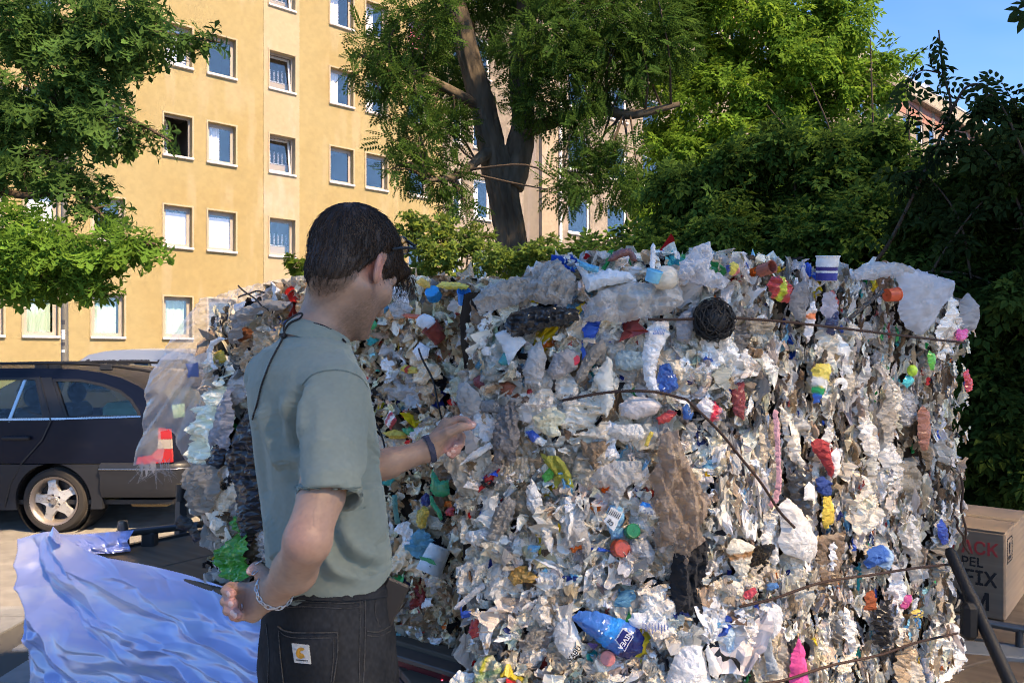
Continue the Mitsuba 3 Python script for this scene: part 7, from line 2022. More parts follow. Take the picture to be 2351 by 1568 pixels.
# the upper rims: pieces lying on top, so that the bales end in a ragged edge
top = []
for face, key, x0, x1, tf, pal, where, cnt in ((FF, fb, 1110, 2205, top_front, pal_front, 'front', 420), (LF, lb, 640, 1160, top_left, pal_left, 'left', 240)):
    for i in range(cnt):
        x = rs.uniform(x0, x1)
        d, e = face.at(x)
        n = np.array([e[1], -e[0], 0])
        back = rs.uniform(0, 0.34) ** 1.0
        yt = float(tf(x))
        o = P(x, yt + rs.uniform(0, 16), float(d)) - n * back + UP * (-0.015 + 0.045 * min(back, 0.1) * 3)
        v = P_A[0][rs.integers(110)]
        s = 0.036 * rs.lognormal(0, 0.35)
        nn = unit(UP * 1.0 + n * rs.uniform(-0.2, 0.9) + rs.normal(size=3) * 0.3)
        a = unit(np.cross(nn, rs.normal(size=3)))
        b = np.cross(nn, a)
        nm = pick_colors(pal, 1, rs)[0]
        col = np.clip(np.array(PAL[nm]) * (1 + 0.15 * rs.normal()), 0.004, 0.8)
        top.append([s, nm, MATS[int(rs.choice(3, p=[0.4, 0.25, 0.35]))], o + s * (v[:, :1] * a * rs.uniform(0.7, 1.1) + v[:, 1:2] * b * rs.uniform(0.8, 1.6) + v[:, 2:] * nn), col, x, yt, (key, F10, where)])

allp = fr + fr2 + fr3 + fr4 + le + en + top + sheets
rk = np.random.default_rng(404)
# the largest pieces and the coloured ones are things of their own, the rest one packed mass per bale
plain = {'white', 'off white', 'pale grey', 'grey', 'beige', 'tan', 'brown', 'black'}
vis = lambda q: 1085 < q[5] < 2215 and q[6] < 1560 if q[7][2] == 'front' else 905 < q[5] < 1075 and q[6] < 1440
score = lambda q: q[0] * (1.9 if q[1] not in plain else 1.0) * (1.0 if q[7][2] == 'front' else 1.1)
cand = sorted([q for q in allp if vis(q) and not shapely.contains_xy(union_items, q[5], q[6])], key=score, reverse=True)
chosen = cand[:285]
ids = set(map(id, chosen))
nx, ny = np.array([a[0] for a in NAMED]), np.array([a[1] for a in NAMED])
seen = set()


def where_label(q):
    d2 = np.hypot(nx - q[5], ny - q[6])
    od = np.argsort(d2)[:6]
    kind = {'waste': 'plastic', 'waste_gloss': 'shiny plastic', 'waste_film': 'film', 'cloudy_film': 'cloudy film'}[q[2]]
    for j in od:
        dx, dy = q[5] - nx[j], q[6] - ny[j]
        side = ('right of' if dx > 0 else 'left of') if abs(dx) > abs(dy) else ('below' if dy > 0 else 'above')
        for close in (('just ', '') if d2[j] < 60 else ('',)):
            t = 'crumpled %s %s scrap %s%s the %s' % (q[1], kind, close, side, NAMED[j][2])
            if t not in seen:
                seen.add(t)
                return t
    return None


for q in chosen:
    t = where_label(q)
    grp = None
    if t is None:
        t = 'crumpled %s plastic scrap wedged among many like it in the %s bale' % (q[1], q[7][2])
        grp = '%s scraps wedged in the %s bale' % (q[1], q[7][2])
    k = thing('waste_scrap', t, 'plastic scrap', grp or 'crumpled scraps in the bales')
    put(k, trimesh.Trimesh(q[3], q[7][1], process=False), q[2], False, dirty(q[4], q[3], rk, 0.5))
for key in (fb, lb):
    for m in MATS + ['cloudy_film']:
        rest = [q for q in allp if id(q) not in ids and q[7][0] == key and q[2] == m]
        if not rest:
            continue
        vv, ff, cc, o = [], [], [], 0
        for q in rest:
            vv.append(q[3])
            ff.append(q[7][1] + o)
            o += len(q[3])
            cc.append(np.tile(q[4], (len(q[3]), 1)))
        vv, cc = np.vstack(vv), np.vstack(cc)
        nA = meshkit.fbm(vv * 30, 3, 5)
        nB = meshkit.fbm(vv * 110, 2, 6)
        w = np.clip((nA - 0.42) * 3.0, 0, 1)[:, None] * 0.55
        cc = cc * (1 - w) + cc * w * [0.60, 0.48, 0.34]
        cc = np.clip(cc * (0.82 + 0.36 * nB[:, None]), 0.003, 0.9)
        k = part(key, 'packed_waste', trimesh.Trimesh(vv, np.vstack(ff), process=False), m, False, cc)
        labels[k] = {'kind': 'stuff'}
# ---------------------------------------------------------------- the man
FW, RT = np.array([0.766, 0.643, 0.0]), np.array([0.643, -0.766, 0.0])
rp = np.random.default_rng(909)
pk = thing('person', 'person in sage green t-shirt and black jeans seen from behind, pointing at the bale', 'person')


def stack(p, rows, ex=2.25):
    """Distance to a body lofted through ellipses (z, centre x, centre y, lateral, front-back radius)."""
    rows = np.array(sorted(rows))
    z = p[:, 2]
    from scipy.interpolate import PchipInterpolator
    it_ = PchipInterpolator(rows[:, 0], rows[:, 1:], axis=0)(np.clip(z, rows[0, 0], rows[-1, 0]))
    dx, dy = p[:, 0] - it_[:, 0], p[:, 1] - it_[:, 1]
    u, v = dx * RT[0] + dy * RT[1], dx * FW[0] + dy * FW[1]
    a, b = it_[:, 2], it_[:, 3]
    k = (np.abs(u / a) ** ex + np.abs(v / b) ** ex) ** (1 / ex)
    d = (k - 1) * np.minimum(a, b)
    return np.maximum(d, np.maximum(rows[0, 0] - z, z - rows[-1, 0]))


def row(y, xc, a, b, d=1.57):
    q = P(xc, y, d)
    return (q[2], q[0], q[1], a, b)


# joints
HB = math.radians(32)
HW, HR = np.array([0.485, 0.8745, 0.0]), np.array([0.8745, -0.485, 0.0])      # the head is turned a little farther than the chest
HF = HW * math.cos(HB) - UP * math.sin(HB)
HU = UP * math.cos(HB) + HW * math.sin(HB)
HC = P(815, 610, 1.62)
HA = np.array([HR, HF, HU])


def hl(x, y, z):
    return HC + HR * x + HF * y + HU * z


S_R, E_R, M_R, W_R = P(765, 900, 1.46), P(706, 1234, 1.275), P(676, 1310, 1.335), P(630, 1357, 1.405)
A_R = P(738, 1138, 1.338)
S_L, E_L, W_L = P(628, 868, 1.70), P(772, 1104, 1.78), P(984, 1032, 1.862)
NB, NT = P(716, 800, 1.585), P(772, 690, 1.612)

HANDS = {
    'near': [  # index, middle, ring, little: knuckle, middle joint, end joint, tip; then the thumb
        ([P(588, 1352, 1.43), P(528, 1348, 1.435), P(519, 1354, 1.412), P(533, 1362, 1.393)], 0.0098),
        ([P(584, 1376, 1.428), P(524, 1374, 1.43), P(517, 1380, 1.405), P(537, 1385, 1.388)], 0.0098),
        ([P(580, 1395, 1.425), P(530, 1397, 1.42), P(523, 1401, 1.396), P(541, 1405, 1.380)], 0.0096),
        ([P(582, 1408, 1.418), P(545, 1415, 1.408), P(537, 1414, 1.388), P(548, 1411, 1.374)], 0.0086)],
    'far': [
        ([P(1024, 974, 1.885), P(1050, 962, 1.892), P(1070, 965, 1.883), P(1085, 975, 1.868)], 0.0094),
        ([P(1034, 992, 1.90), P(1060, 1002, 1.905), P(1058, 1020, 1.892), P(1044, 1020, 1.882)], 0.0094),
        ([P(1030, 1008, 1.898), P(1054, 1021, 1.90), P(1050, 1036, 1.887), P(1038, 1033, 1.876)], 0.009),
        ([P(1022, 1022, 1.893), P(1043, 1036, 1.893), P(1038, 1046, 1.882), P(1028, 1040, 1.874)], 0.0082)]}
THUMB = {'near': [P(622, 1340, 1.405), P(604, 1318, 1.41), P(588, 1304, 1.415), P(576, 1310, 1.412)], 'far': [P(1000, 1012, 1.852), P(1028, 993, 1.845), P(1056, 981, 1.848), P(1084, 977, 1.857)]}


def hand(p, which, wrist):
    d = None
    palm = None
    for (pts, r), s in zip(HANDS[which], (0.014, 0.0145, 0.014, 0.013)):
        q = cone(p, wrist, pts[0], 0.021, s)
        palm = q if palm is None else smin(palm, q, 0.016)
    ks = HANDS[which]
    for a, b in ((0, 1), (1, 2), (2, 3)):
        palm = smin(palm, cone(p, ks[a][0][0], ks[b][0][0], 0.0135, 0.0135), 0.012)
    d = palm
    for pts, r in ks:
        f = smin(cone(p, pts[0], pts[1], r * 1.16, r * 1.02), cone(p, pts[1], pts[2], r * 1.04, r * 0.92), 0.003)
        f = smin(f, cone(p, pts[2], pts[3], r * 0.92, r * 0.80), 0.003)
        d = smin(d, f, 0.0045)
    t = THUMB[which]
    f = smin(cone(p, t[0], t[1], 0.017, 0.0135), cone(p, t[1], t[2], 0.0135, 0.0115), 0.004)
    f = smin(f, cone(p, t[2], t[3], 0.0115, 0.0088), 0.004)
    d = smin(d, cone(p, wrist, t[0], 0.022, 0.017), 0.014)
    return smin(d, f, 0.009)


def head_sdf(p, ears=True):
    q = (p - HC) @ HA.T
    m = np.abs(q[:, 0])
    qm = np.c_[m, q[:, 1:]]
    I3 = np.eye(3)
    d = ellip(q, (0, -0.012, 0.022), I3, (0.0755, 0.098, 0.090))
    d = smin(d, ellip(q, (0, 0.040, -0.045), I3, (0.060, 0.056, 0.082)), 0.03)
    d = smin(d, cone(qm, (0.052, -0.005, -0.062), (0.012, 0.078, -0.116), 0.020, 0.019), 0.022)
    d = smin(d, cone(qm, (0.045, 0.052, -0.030), (0.040, 0.070, -0.032), 0.024, 0.018), 0.02)          # cheekbones
    d = smin(d, cone(qm, (0.0, 0.088, 0.016), (0.042, 0.074, 0.014), 0.013, 0.011), 0.012)              # brow
    d = smax(d, -(np.linalg.norm(qm - [0.031, 0.102, -0.008], axis=1) - 0.017), 0.010)                 # eye sockets
    d = smin(d, cone(q, (0, 0.092, 0.004), (0, 0.116, -0.038), 0.008, 0.012), 0.010)                   # nose
    d = smin(d, np.linalg.norm(qm - [0.011, 0.104, -0.042], axis=1) - 0.009, 0.006)
    d = smin(d, cone(qm, (0.0, 0.0985, -0.070), (0.020, 0.088, -0.072), 0.0062, 0.0035), 0.004)         # lips
    d = smin(d, cone(qm, (0.0, 0.0965, -0.080), (0.017, 0.087, -0.079), 0.0068, 0.0035), 0.004)
    if not ears:
        return d
    # ears: a tilted rim around a hollow
    ec = np.array([0.0765, -0.012, -0.022])
    et = qm - ec
    ca, sa = math.cos(0.25), math.sin(0.25)
    ev, ew = et[:, 1] * ca + et[:, 2] * sa, -et[:, 1] * sa + et[:, 2] * ca
    eu = et[:, 0] + ev * 0.45
    el = np.c_[eu, ev, ew]
    ear = ellip(el, (0.004, 0, 0), I3, (0.0085, 0.0200, 0.0335))
    ear = smax(ear, -ellip(el, (0.0120, 0.0045, 0.005), I3, (0.0110, 0.0125, 0.0235)), 0.002)
    ear = smin(ear, cone(el, (0.004, -0.004, 0.017), (0.004, -0.005, -0.012), 0.0045, 0.0045), 0.003)
    return smin(d, ear, 0.006)


TORSO = [row(1352, 753, 0.160, 0.108), row(1300, 752, 0.162, 0.110), row(1200, 744, 0.158, 0.107), row(1100, 733, 0.158, 0.106), row(1000, 722, 0.165, 0.108), row(900, 706, 0.158, 0.105), row(840, 698, 0.130, 0.090), row(800, 702, 0.095, 0.080)]
HEM = P(756, 1148, 1.335)
SH2 = P(768, 905, 1.455)

def shirt_torso(p):
    d = stack(p, TORSO, 2.3)
    d = smin(d, cone(p, NB + [0, 0, -0.028], S_R, 0.072, 0.060), 0.035)
    return smin(d, cone(p, NB + [0, 0, -0.028], S_L, 0.072, 0.058), 0.035)


AXS = unit(HEM - SH2)
LS_ = np.linalg.norm(HEM - SH2)
AX2 = unit(E_L - S_L)
NA = unit(NT - NB)
CN = unit(UP * 0.92 + FW * 0.40)
CC = NB + UP * 0.041


def shirt_sdf(p):
    t = (p - SH2) @ AXS
    sl = smax(cone(p, SH2, HEM + AXS * 0.06, 0.0640, 0.0590), t - LS_, 0.004)
    d = smin(shirt_torso(p), sl, 0.020)
    rad = np.linalg.norm((p - SH2) - t[:, None] * AXS, axis=1)
    d = np.maximum(d, -np.maximum(np.maximum(rad - 0.0490, (LS_ - 0.026) - t), t - LS_ - 0.01))
    t2 = (p - S_L) @ AX2
    r2 = np.linalg.norm((p - S_L) - t2[:, None] * AX2, axis=1)
    d = smin(d, smax(cone(p, S_L, S_L + AX2 * 0.3, 0.060, 0.060), t2 - 0.215, 0.004), 0.02)
    d = np.maximum(d, -np.maximum(np.maximum(r2 - 0.050, 0.19 - t2), t2 - 0.24))
    d = smax(d, -cone(p, NB - NA * 0.05, NT + NA * 0.1, 0.0640, 0.0600), 0.003)
    return smax(d, (p - CC) @ CN, 0.003)


def body_sdf(p):
    d = head_sdf(p)
    d = smin(d, cone(p, NT, NB, 0.053, 0.060), 0.022)
    d = smin(d, cone(p, hl(0, -0.045, -0.06), NT, 0.050, 0.055), 0.03)
    d = smin(d, cone(p, NB + [0, 0, -0.005], P(700, 862, 1.575), 0.060, 0.060), 0.03)
    d = smin(d, cone(p, NB + [0, 0, -0.03], S_R, 0.050, 0.036), 0.03)
    d = smin(d, cone(p, NB + [0, 0, -0.03], S_L, 0.050, 0.036), 0.03)
    d = smin(d, stack(p, [row(1350, 756, 0.118, 0.078), row(1150, 742, 0.125, 0.08), row(1000, 722, 0.135, 0.085), row(880, 700, 0.135, 0.08)]), 0.03)
    ar = smin(cone(p, S_R, A_R, 0.043, 0.0395), cone(p, A_R, E_R, 0.0395, 0.0365), 0.01)
    ar = smin(ar, cone(p, E_R + [0, 0, -0.01], M_R, 0.0365, 0.0360), 0.02)
    ar = smin(ar, cone(p, M_R, W_R, 0.0360, 0.0255), 0.02)
    d = smin(d, ar, 0.006)
    al = smin(cone(p, S_L, E_L, 0.042, 0.038), cone(p, E_L, E_L * 0.45 + W_L * 0.55, 0.037, 0.034), 0.02)
    al = smin(al, cone(p, E_L * 0.45 + W_L * 0.55, W_L, 0.034, 0.0255), 0.015)
    d = smin(d, al, 0.006)
    d = smin(d, hand(p, 'near', W_R), 0.014)
    return smin(d, hand(p, 'far', W_L), 0.014)


lo = np.array([-0.70, 1.20, 1.0])
hi = np.array([-0.02, 2.02, 1.84])
skin = isosurf(body_sdf, lo, hi, 0.0050)
skin = relax(skin, 2)
sv = np.array(skin.vertices)
col = np.tile(np.array([0.315, 0.203, 0.145]), (len(sv), 1))


def blush(c, r, to, amount):
    w = (amount * np.exp(-((sv - np.asarray(c)) ** 2).sum(1) / (2 * r * r)))[:, None]
    return col * (1 - w) + np.asarray(to) * w


col = blush(E_R + np.array([-0.01, -0.03, 0.0]), 0.026, (0.38, 0.165, 0.135), 0.32)
col = blush(hl(0.08, -0.012, -0.02), 0.022, (0.50, 0.20, 0.15), 0.8)
for h in ('near', 'far'):
    for pts, r in HANDS[h]:
        col = blush(pts[3], 0.012, (0.52, 0.24, 0.20), 0.7)
        col = blush(pts[1], 0.010, (0.50, 0.24, 0.19), 0.5)
    col = blush(THUMB[h][3], 0.012, (0.54, 0.28, 0.24), 0.6)
qh = (sv - HC) @ HA.T
stub = np.clip((-0.035 - qh[:, 2]) / 0.03, 0, 1) * np.clip((qh[:, 1] + 0.015) / 0.03, 0, 1) * (np.linalg.norm(qh, axis=1) < 0.17)
col = col * (1 - 0.42 * stub[:, None] * (0.6 + 0.8 * meshkit.noise(sv * 420)[:, None]))
nape = np.exp(-((qh[:, 2] + 0.10) ** 2) / (2 * 0.02 ** 2)) * (qh[:, 1] < -0.03) * (np.linalg.norm(qh, axis=1) < 0.15)
col = col * (1 - 0.35 * nape[:, None] * meshkit.noise(sv * 260)[:, None])
zl_ = np.interp(qh[:, 1], [-0.13, -0.07, -0.048, -0.034], [-0.126, -0.120, -0.100, -0.060])
fade = np.clip((qh[:, 2] - zl_ + 0.030) / 0.04, 0, 1) * (qh[:, 1] < -0.034) * (np.linalg.norm(qh, axis=1) < 0.17)
col = col * (1 - fade[:, None] * (0.35 + 0.5 * meshkit.noise(sv * [300, 300, 120])[:, None]))
col = col * (0.80 + 0.28 * meshkit.fbm(sv * 45, 4, 4)[:, None] + 0.14 * meshkit.noise(sv * 240, 6)[:, None])
scene['skin'] = {'type': 'principled', 'base_color': VC, 'roughness': 0.48, 'specular': 0.4}
put(pk, skin, 'skin', True, col)

# finger nails
mat('nail', (0.60, 0.40, 0.34), 0.25)
for h in ('near', 'far'):
    for pts in [q for q, _ in HANDS[h]] + [THUMB[h]]:
        ax = unit(pts[3] - pts[2])
        side = unit(np.cross(ax, unit(pts[1] - pts[0])) + 1e-6)
        nrm = unit(np.cross(side, ax))
        if np.dot(nrm, pts[2] - pts[0]) < 0:
            nrm = -nrm
        if pts is THUMB[h]:
            nrm = unit(np.array([0.0, -1.0, 0.25]) - ax * np.dot(ax, [0.0, -1.0, 0.25]))
            side = np.cross(ax, nrm)
        s = trimesh.creation.icosphere(2)
        s.apply_scale([0.0075, 0.0055, 0.0022])
        part(pk, 'finger_nail', frame_to(s, pts[3] + nrm * 0.0066, ax, side, nrm), 'nail', smooth=True)
# eyes
mat('eye_white', (0.72, 0.70, 0.68), 0.15)
mat('iris', (0.10, 0.08, 0.06), 0.15)
for sx in (-1, 1):
    e = trimesh.creation.icosphere(3, 0.0125)
    e.apply_translation(hl(sx * 0.031, 0.0815, -0.008))
    k = part(pk, 'eye', e, 'eye_white', smooth=True)
    e = trimesh.creation.icosphere(2, 0.006)
    e.apply_translation(hl(sx * 0.031, 0.0885, -0.009))
    put(k + '__iris', e, 'iris', smooth=True)

# ---- hair
mat('hair', mikit.proc(lambda p, n, uv: mix((0.011, 0.007, 0.005), (0.046, 0.029, 0.018), FB(p.x * 90, p.y * 90, p.z * 25, 3))), 0.55, spec=0.35)


def hair_sdf(p):
    q = (p - HC) @ HA.T
    y, z = q[:, 1], q[:, 2]
    zl = np.interp(y, [-0.13, -0.07, -0.048, -0.034, -0.022, 0.002, 0.010, 0.028, 0.042, 0.062, 0.10], [-0.126, -0.120, -0.100, -0.060, 0.004, 0.016, -0.026, -0.036, -0.016, 0.010, 0.028])
    e = np.clip((z - zl + 0.004) / np.where(y < -0.04, 0.085, 0.045), 0, 1)
    t = -0.004 + 0.0115 * e * e * (3 - 2 * e)
    t = t + 0.007 * np.exp(-((z - 0.085) / 0.045) ** 2) * np.clip((y + 0.12) / 0.06, 0, 1)          # fuller on top
    t = t + 0.004 * np.exp(-((y + 0.085) / 0.04) ** 2 - ((z - 0.03) / 0.06) ** 2)
    d = smin(head_sdf(p, False), smin(cone(p, NT, NB, 0.053, 0.060), cone(p, hl(0, -0.045, -0.06), NT, 0.050, 0.055), 0.03), 0.022) - t
    d = np.maximum(d, zl - 0.006 - z)
    fr = ellip(q, (0, 0.090, 0.050), np.eye(3), (0.062, 0.024, 0.024))
    d = smin(d, fr, 0.026)
    cr = q - np.array([0.0, -0.055, 0.10])
    th = np.arctan2(cr[:, 0], cr[:, 1])
    ph = np.linalg.norm(cr, axis=1)
    return d + np.clip(e * 2 - 0.3, 0, 1) * (0.0012 - 0.0050 * (1 - np.abs(meshkit.fbm(np.c_[np.cos(th) * 14, np.sin(th) * 14, ph * 22], 3, 6) * 2 - 1) - 0.6))


hair = isosurf(hair_sdf, HC - 0.19, HC + 0.19, 0.0042)
hair = relax(hair, 2)
hk = part(pk, 'hair', hair, 'hair', smooth=True, label='short dark brown hair combed forward')
hv, hn = np.array(hair.vertices), np.array(hair.vertex_normals)
crown_ = hl(0.0, -0.075, 0.095)
rh = np.random.default_rng(31)
sel = rh.choice(len(hv), 3400, replace=False)
st, fc, o = [], [], 0
kd = cKDTree(hv)
for i in sel:
    p0, n0 = hv[i], hn[i]
    q0 = HA @ (p0 - HC)
    pts = [p0 + n0 * 0.0006]
    L = rh.uniform(0.025, 0.06) if q0[2] > 0.01 else rh.uniform(0.010, 0.022)
    lift = rh.uniform(0.0, 1.0) ** 2 * 0.0065
    for s in range(7):
        c = pts[-1]
        _, j = kd.query(c)
        n = hn[j]
        g = unit(c - crown_) + 0.35 * HF * (q0[1] > -0.02) - 0.55 * UP * (q0[2] < 0.05) + 0.22 * rh.normal(size=3)
        g = unit(g - n * np.dot(g, n))
        nx_ = c + g * L / 7
        _, j = kd.query(nx_)
        dd = np.dot(nx_ - hv[j], hn[j])
        nx_ = nx_ + hn[j] * (0.0006 + lift * s / 6 - dd) * 0.7
        pts.append(nx_)
    t = tube(np.array(pts), np.linspace(0.0008, 0.0003, len(pts)), 3, caps=False)
    st.append(np.array(t.vertices))
    fc.append(np.array(t.faces) + o)
    o += len(t.vertices)
for i in range(210):                                                     # the fringe falling over the forehead, the wisps on top
    if i < 150:
        x = rh.uniform(-0.058, 0.064)
        a = hl(x, 0.108 + rh.uniform(-0.012, 0.01), 0.045 + rh.uniform(-0.012, 0.012))
        pts = [a, a + HF * 0.016 - HU * rh.uniform(0.002, 0.012), a + HF * rh.uniform(0.016, 0.026) - HU * rh.uniform(0.02, 0.036) + HR * rh.normal() * 0.006, a + HF * rh.uniform(0.010, 0.024) - HU * rh.uniform(0.035, 0.062) + HR * rh.normal() * 0.008]
    else:
        a = hl(rh.uniform(-0.05, 0.05), rh.uniform(-0.05, 0.06), 0.118)
        _, j = kd.query(a)
        a = hv[j]
        pts = [a, a + hn[j] * 0.004 + HF * 0.01, a + hn[j] * rh.uniform(0.002, 0.007) + HF * 0.022 + HR * rh.normal() * 0.008]
    t = tube(spline(pts, 8), np.linspace(0.0008, 0.0002, 8), 3, caps=False)
    st.append(np.array(t.vertices))
    fc.append(np.array(t.faces) + o)
    o += len(t.vertices)
put(hk + '__strand', trimesh.Trimesh(np.vstack(st), np.vstack(fc), process=False), 'hair', smooth=True)
labels[hk + '__strand'] = {'kind': 'stuff'}

class Skin:
    """Front depth and normal of a mesh as seen from the eye, so that seams and cords can be laid on its surface."""

    def __init__(self, m):
        v, n = np.array(m.vertices), np.array(m.vertex_normals)
        d = v - [0, 0, CH]
        f = (n * d).sum(1) < 0
        v, n = v[f], n[f]
        self.px = np.stack([v[:, 0] / v[:, 1] * F_ + CX, HZ - (v[:, 2] - CH) / v[:, 1] * F_], 1)
        self.kd, self.v, self.n = cKDTree(self.px), v, n

    def on(self, pts, lift):
        _, j = self.kd.query(np.asarray(pts, float), k=8)
        y = self.v[j][:, :, 1]
        near = y < y.min(1, keepdims=True) + 0.03
        d = (y * near).sum(1) / near.sum(1)
        n = unit((self.n[j] * near[:, :, None]).sum(1))
        x = np.asarray(pts, float)
        return np.stack([(x[:, 0] - CX) / F_ * d, d, CH - (x[:, 1] - HZ) / F_ * d], 1) + n * lift, n


# ---- t-shirt
shirt = isosurf(shirt_sdf, [-0.72, 1.22, 1.01], [-0.12, 1.92, 1.60], 0.0060)
shirt = relax(shirt, 4)
v = np.array(shirt.vertices)
n = np.array(shirt.vertex_normals)
FOLDS = [  # pixel path, depth, height in metres (minus is a valley), width in metres
    ([(699, 880), (680, 930), (676, 1010), (680, 1090)], 1.44, -0.012, 0.0085), ([(712, 880), (700, 930), (697, 1010)], 1.42, 0.006, 0.010), ([(662, 900), (655, 990), (664, 1090)], 1.48, 0.008, 0.011),
    ([(601, 925), (620, 1000), (645, 1090)], 1.52, 0.009, 0.010), ([(640, 930), (650, 1000), (672, 1110), (690, 1150)], 1.47, -0.007, 0.010), ([(585, 960), (600, 1060), (612, 1160)], 1.55, -0.005, 0.012),
    ([(760, 1160), (766, 1222), (796, 1287), (850, 1306), (886, 1306)], 1.44, -0.011, 0.011), ([(745, 1240), (770, 1300), (840, 1330)], 1.43, 0.010, 0.012), ([(768, 1200), (810, 1255), (868, 1290)], 1.45, 0.009, 0.012),
    ([(850, 1100), (856, 1170), (880, 1250)], 1.50, 0.006, 0.014), ([(862, 1000), (850, 1080), (830, 1150)], 1.48, -0.006, 0.012), ([(610, 1180), (630, 1240), (640, 1290)], 1.52, 0.007, 0.012),
    ([(720, 905), (735, 960), (728, 1040)], 1.39, 0.003, 0.012), ([(700, 1040), (760, 1010), (820, 1015)], 1.38, 0.0025, 0.010), ([(690, 1100), (760, 1080), (825, 1088)], 1.35, 0.0025, 0.008), ([(715, 850), (760, 838), (800, 850)], 1.43, 0.002, 0.008),
    ([(775, 800), (800, 830), (828, 870)], 1.46, 0.003, 0.010), ([(600, 870), (640, 850), (690, 860)], 1.58, 0.003, 0.014)]
disp = np.zeros(len(v))
S0 = Skin(shirt)
for path, d, h, w in FOLDS:
    c = spline([(x, y, 0) for x, y in path], 40)[:, :2]
    c, _ = S0.on(c, 0.0)
    dist, j = cKDTree(c).query(v * [1, 1, 1])
    dp_ = np.abs((v - c[j])[:, 1])
    lat = np.sqrt(((v - c[j])[:, [0, 2]] ** 2).sum(1))
    tt = j / 39.0
    disp += 1.8 * h * np.exp(-lat ** 2 / (2 * w * w)) * np.exp(-(dp_ / 0.07) ** 2) * np.clip(np.minimum(tt, 1 - tt) * 6, 0.25, 1)
wq = np.c_[v[:, 0] * 10 + v[:, 1] * 10, v[:, 1] * 6 - v[:, 0] * 5, v[:, 2] * 3.2]
disp += 0.014 * (meshkit.fbm(wq, 3, 12) - 0.5) + 0.0034 * (np.abs(meshkit.fbm(v * [22, 22, 10], 3, 5) - 0.5) * 2 - 0.3)
v = v + n * disp[:, None]
hw_ = np.clip((1.10 - v[:, 2]) / 0.08, 0, 1)
v[:, 2] += hw_ * (0.022 * (meshkit.fbm(np.c_[v[:, :2] * 9, v[:, :1] * 0], 2, 3) - 0.42) + 0.05 * np.clip((v[:, 0] + 0.33) / 0.1, 0, 1) ** 2)
shirt = trimesh.Trimesh(v, shirt.faces, process=False)


def fn_shirt(p, n, uv):
    a = FB(p.x * 160, p.y * 160, p.z * 160, 2)
    b = FB(p.x * 6, p.y * 6, p.z * 6, 3)
    return mi.Color3f(0.190, 0.222, 0.194) * (0.90 + 0.13 * a + 0.10 * b)


mat('shirt_cotton', mikit.proc(fn_shirt), 0.9, spec=0.15, sheen=0.35)
tk = part(pk, 't_shirt', shirt, 'shirt_cotton', smooth=True, label='loose sage green short sleeved t-shirt')


SS_ = Skin(shirt)
mat('shirt_seam', (0.13, 0.165, 0.148), 0.9, spec=0.1)
for path in ([(694, 884), (716, 862), (750, 851), (790, 852), (826, 866), (846, 892)], [(680, 1112), (720, 1120), (770, 1122), (828, 1118)], [(676, 1118), (720, 1126), (770, 1128), (828, 1124)]):
    c = np.array(path, float)
    c = spline(np.c_[c, c[:, :1] * 0], 40)[:, :2]
    q, _ = SS_.on(c, 0.0006)
    part(tk, 'seam', tube(q, 0.0011, 5), 'shirt_seam', smooth=True)
# the ribbed collar
ca = np.linspace(0, 2 * np.pi, 73)[:-1]
cu = unit(RT - NA * np.dot(RT, NA))
cw = unit(np.cross(NA, cu))
cd = np.cos(ca)[:, None] * cu + np.sin(ca)[:, None] * cw
r0 = 0.0645
s0 = ((CC - NB) @ CN - (cd * r0) @ CN) / (NA @ CN)
ring = NB + NA * s0[:, None] + cd * r0
outw = unit(cd + 0.3 * CN)
g = [ring + CN * h + outw * o_ for h, o_ in ((-0.040, 0.0105), (-0.028, 0.0095), (-0.0155, 0.0085), (-0.004, 0.0035), (0.003, -0.0005), (0.0025, -0.003), (-0.008, -0.003))]
part(tk, 'collar', grid_mesh(np.array(g), wrap=True), 'shirt_cotton', smooth=True)

# ---- jeans
HIP = P(752, 1460, 1.56)


def jeans_sdf(p):
    d = stack(p, [row(1318, 754, 0.152, 0.103, 1.565), row(1400, 751, 0.160, 0.110, 1.565), row(1500, 750, 0.168, 0.116, 1.565), row(1580, 750, 0.165, 0.112, 1.565), row(1640, 750, 0.15, 0.10, 1.565)], 2.4)
    for s, fwd in ((1, 0.02), (-1, -0.03)):
        hp = HIP + RT * 0.082 * s + [0, 0, -0.08]
        kn = HIP + RT * 0.095 * s + FW * (0.015 + fwd) + np.array([0, 0, -0.47])
        an = HIP + RT * 0.10 * s + FW * (fwd - 0.02) + np.array([0, 0, -0.86])
        d = smin(d, cone(p, hp, kn, 0.092, 0.070), 0.03)
        d = smin(d, cone(p, kn, an, 0.070, 0.056), 0.03)
    return d


jeans = relax(isosurf(jeans_sdf, [-0.66, 1.24, 0.04], [-0.10, 1.90, 1.08], 0.0095), 4)
v, n = np.array(jeans.vertices), np.array(jeans.vertex_normals)
w = 0.006 * (meshkit.fbm(v * [9, 9, 16], 3, 3) - 0.5) + 0.004 * (1 - np.abs(meshkit.fbm(np.c_[v[:, 0] * 7, v[:, 1] * 7, v[:, 2] * 14 + v[:, 0] * 9], 3, 8) * 2 - 1) - 0.6)
w = w * np.clip((1.02 - v[:, 2]) / 0.08, 0.1, 1)
jeans = trimesh.Trimesh(v + n * w[:, None], jeans.faces, process=False)


def fn_denim(p, n, uv):
    a = FB(p.x * 220, p.y * 220, p.z * 120, 2)
    b = FB(p.x * 7, p.y * 7, p.z * 5, 3)
    return mix((0.007, 0.008, 0.0095), (0.030, 0.032, 0.036), SS(0.45, 0.8, b) * 0.7) * (0.55 + 0.9 * a)


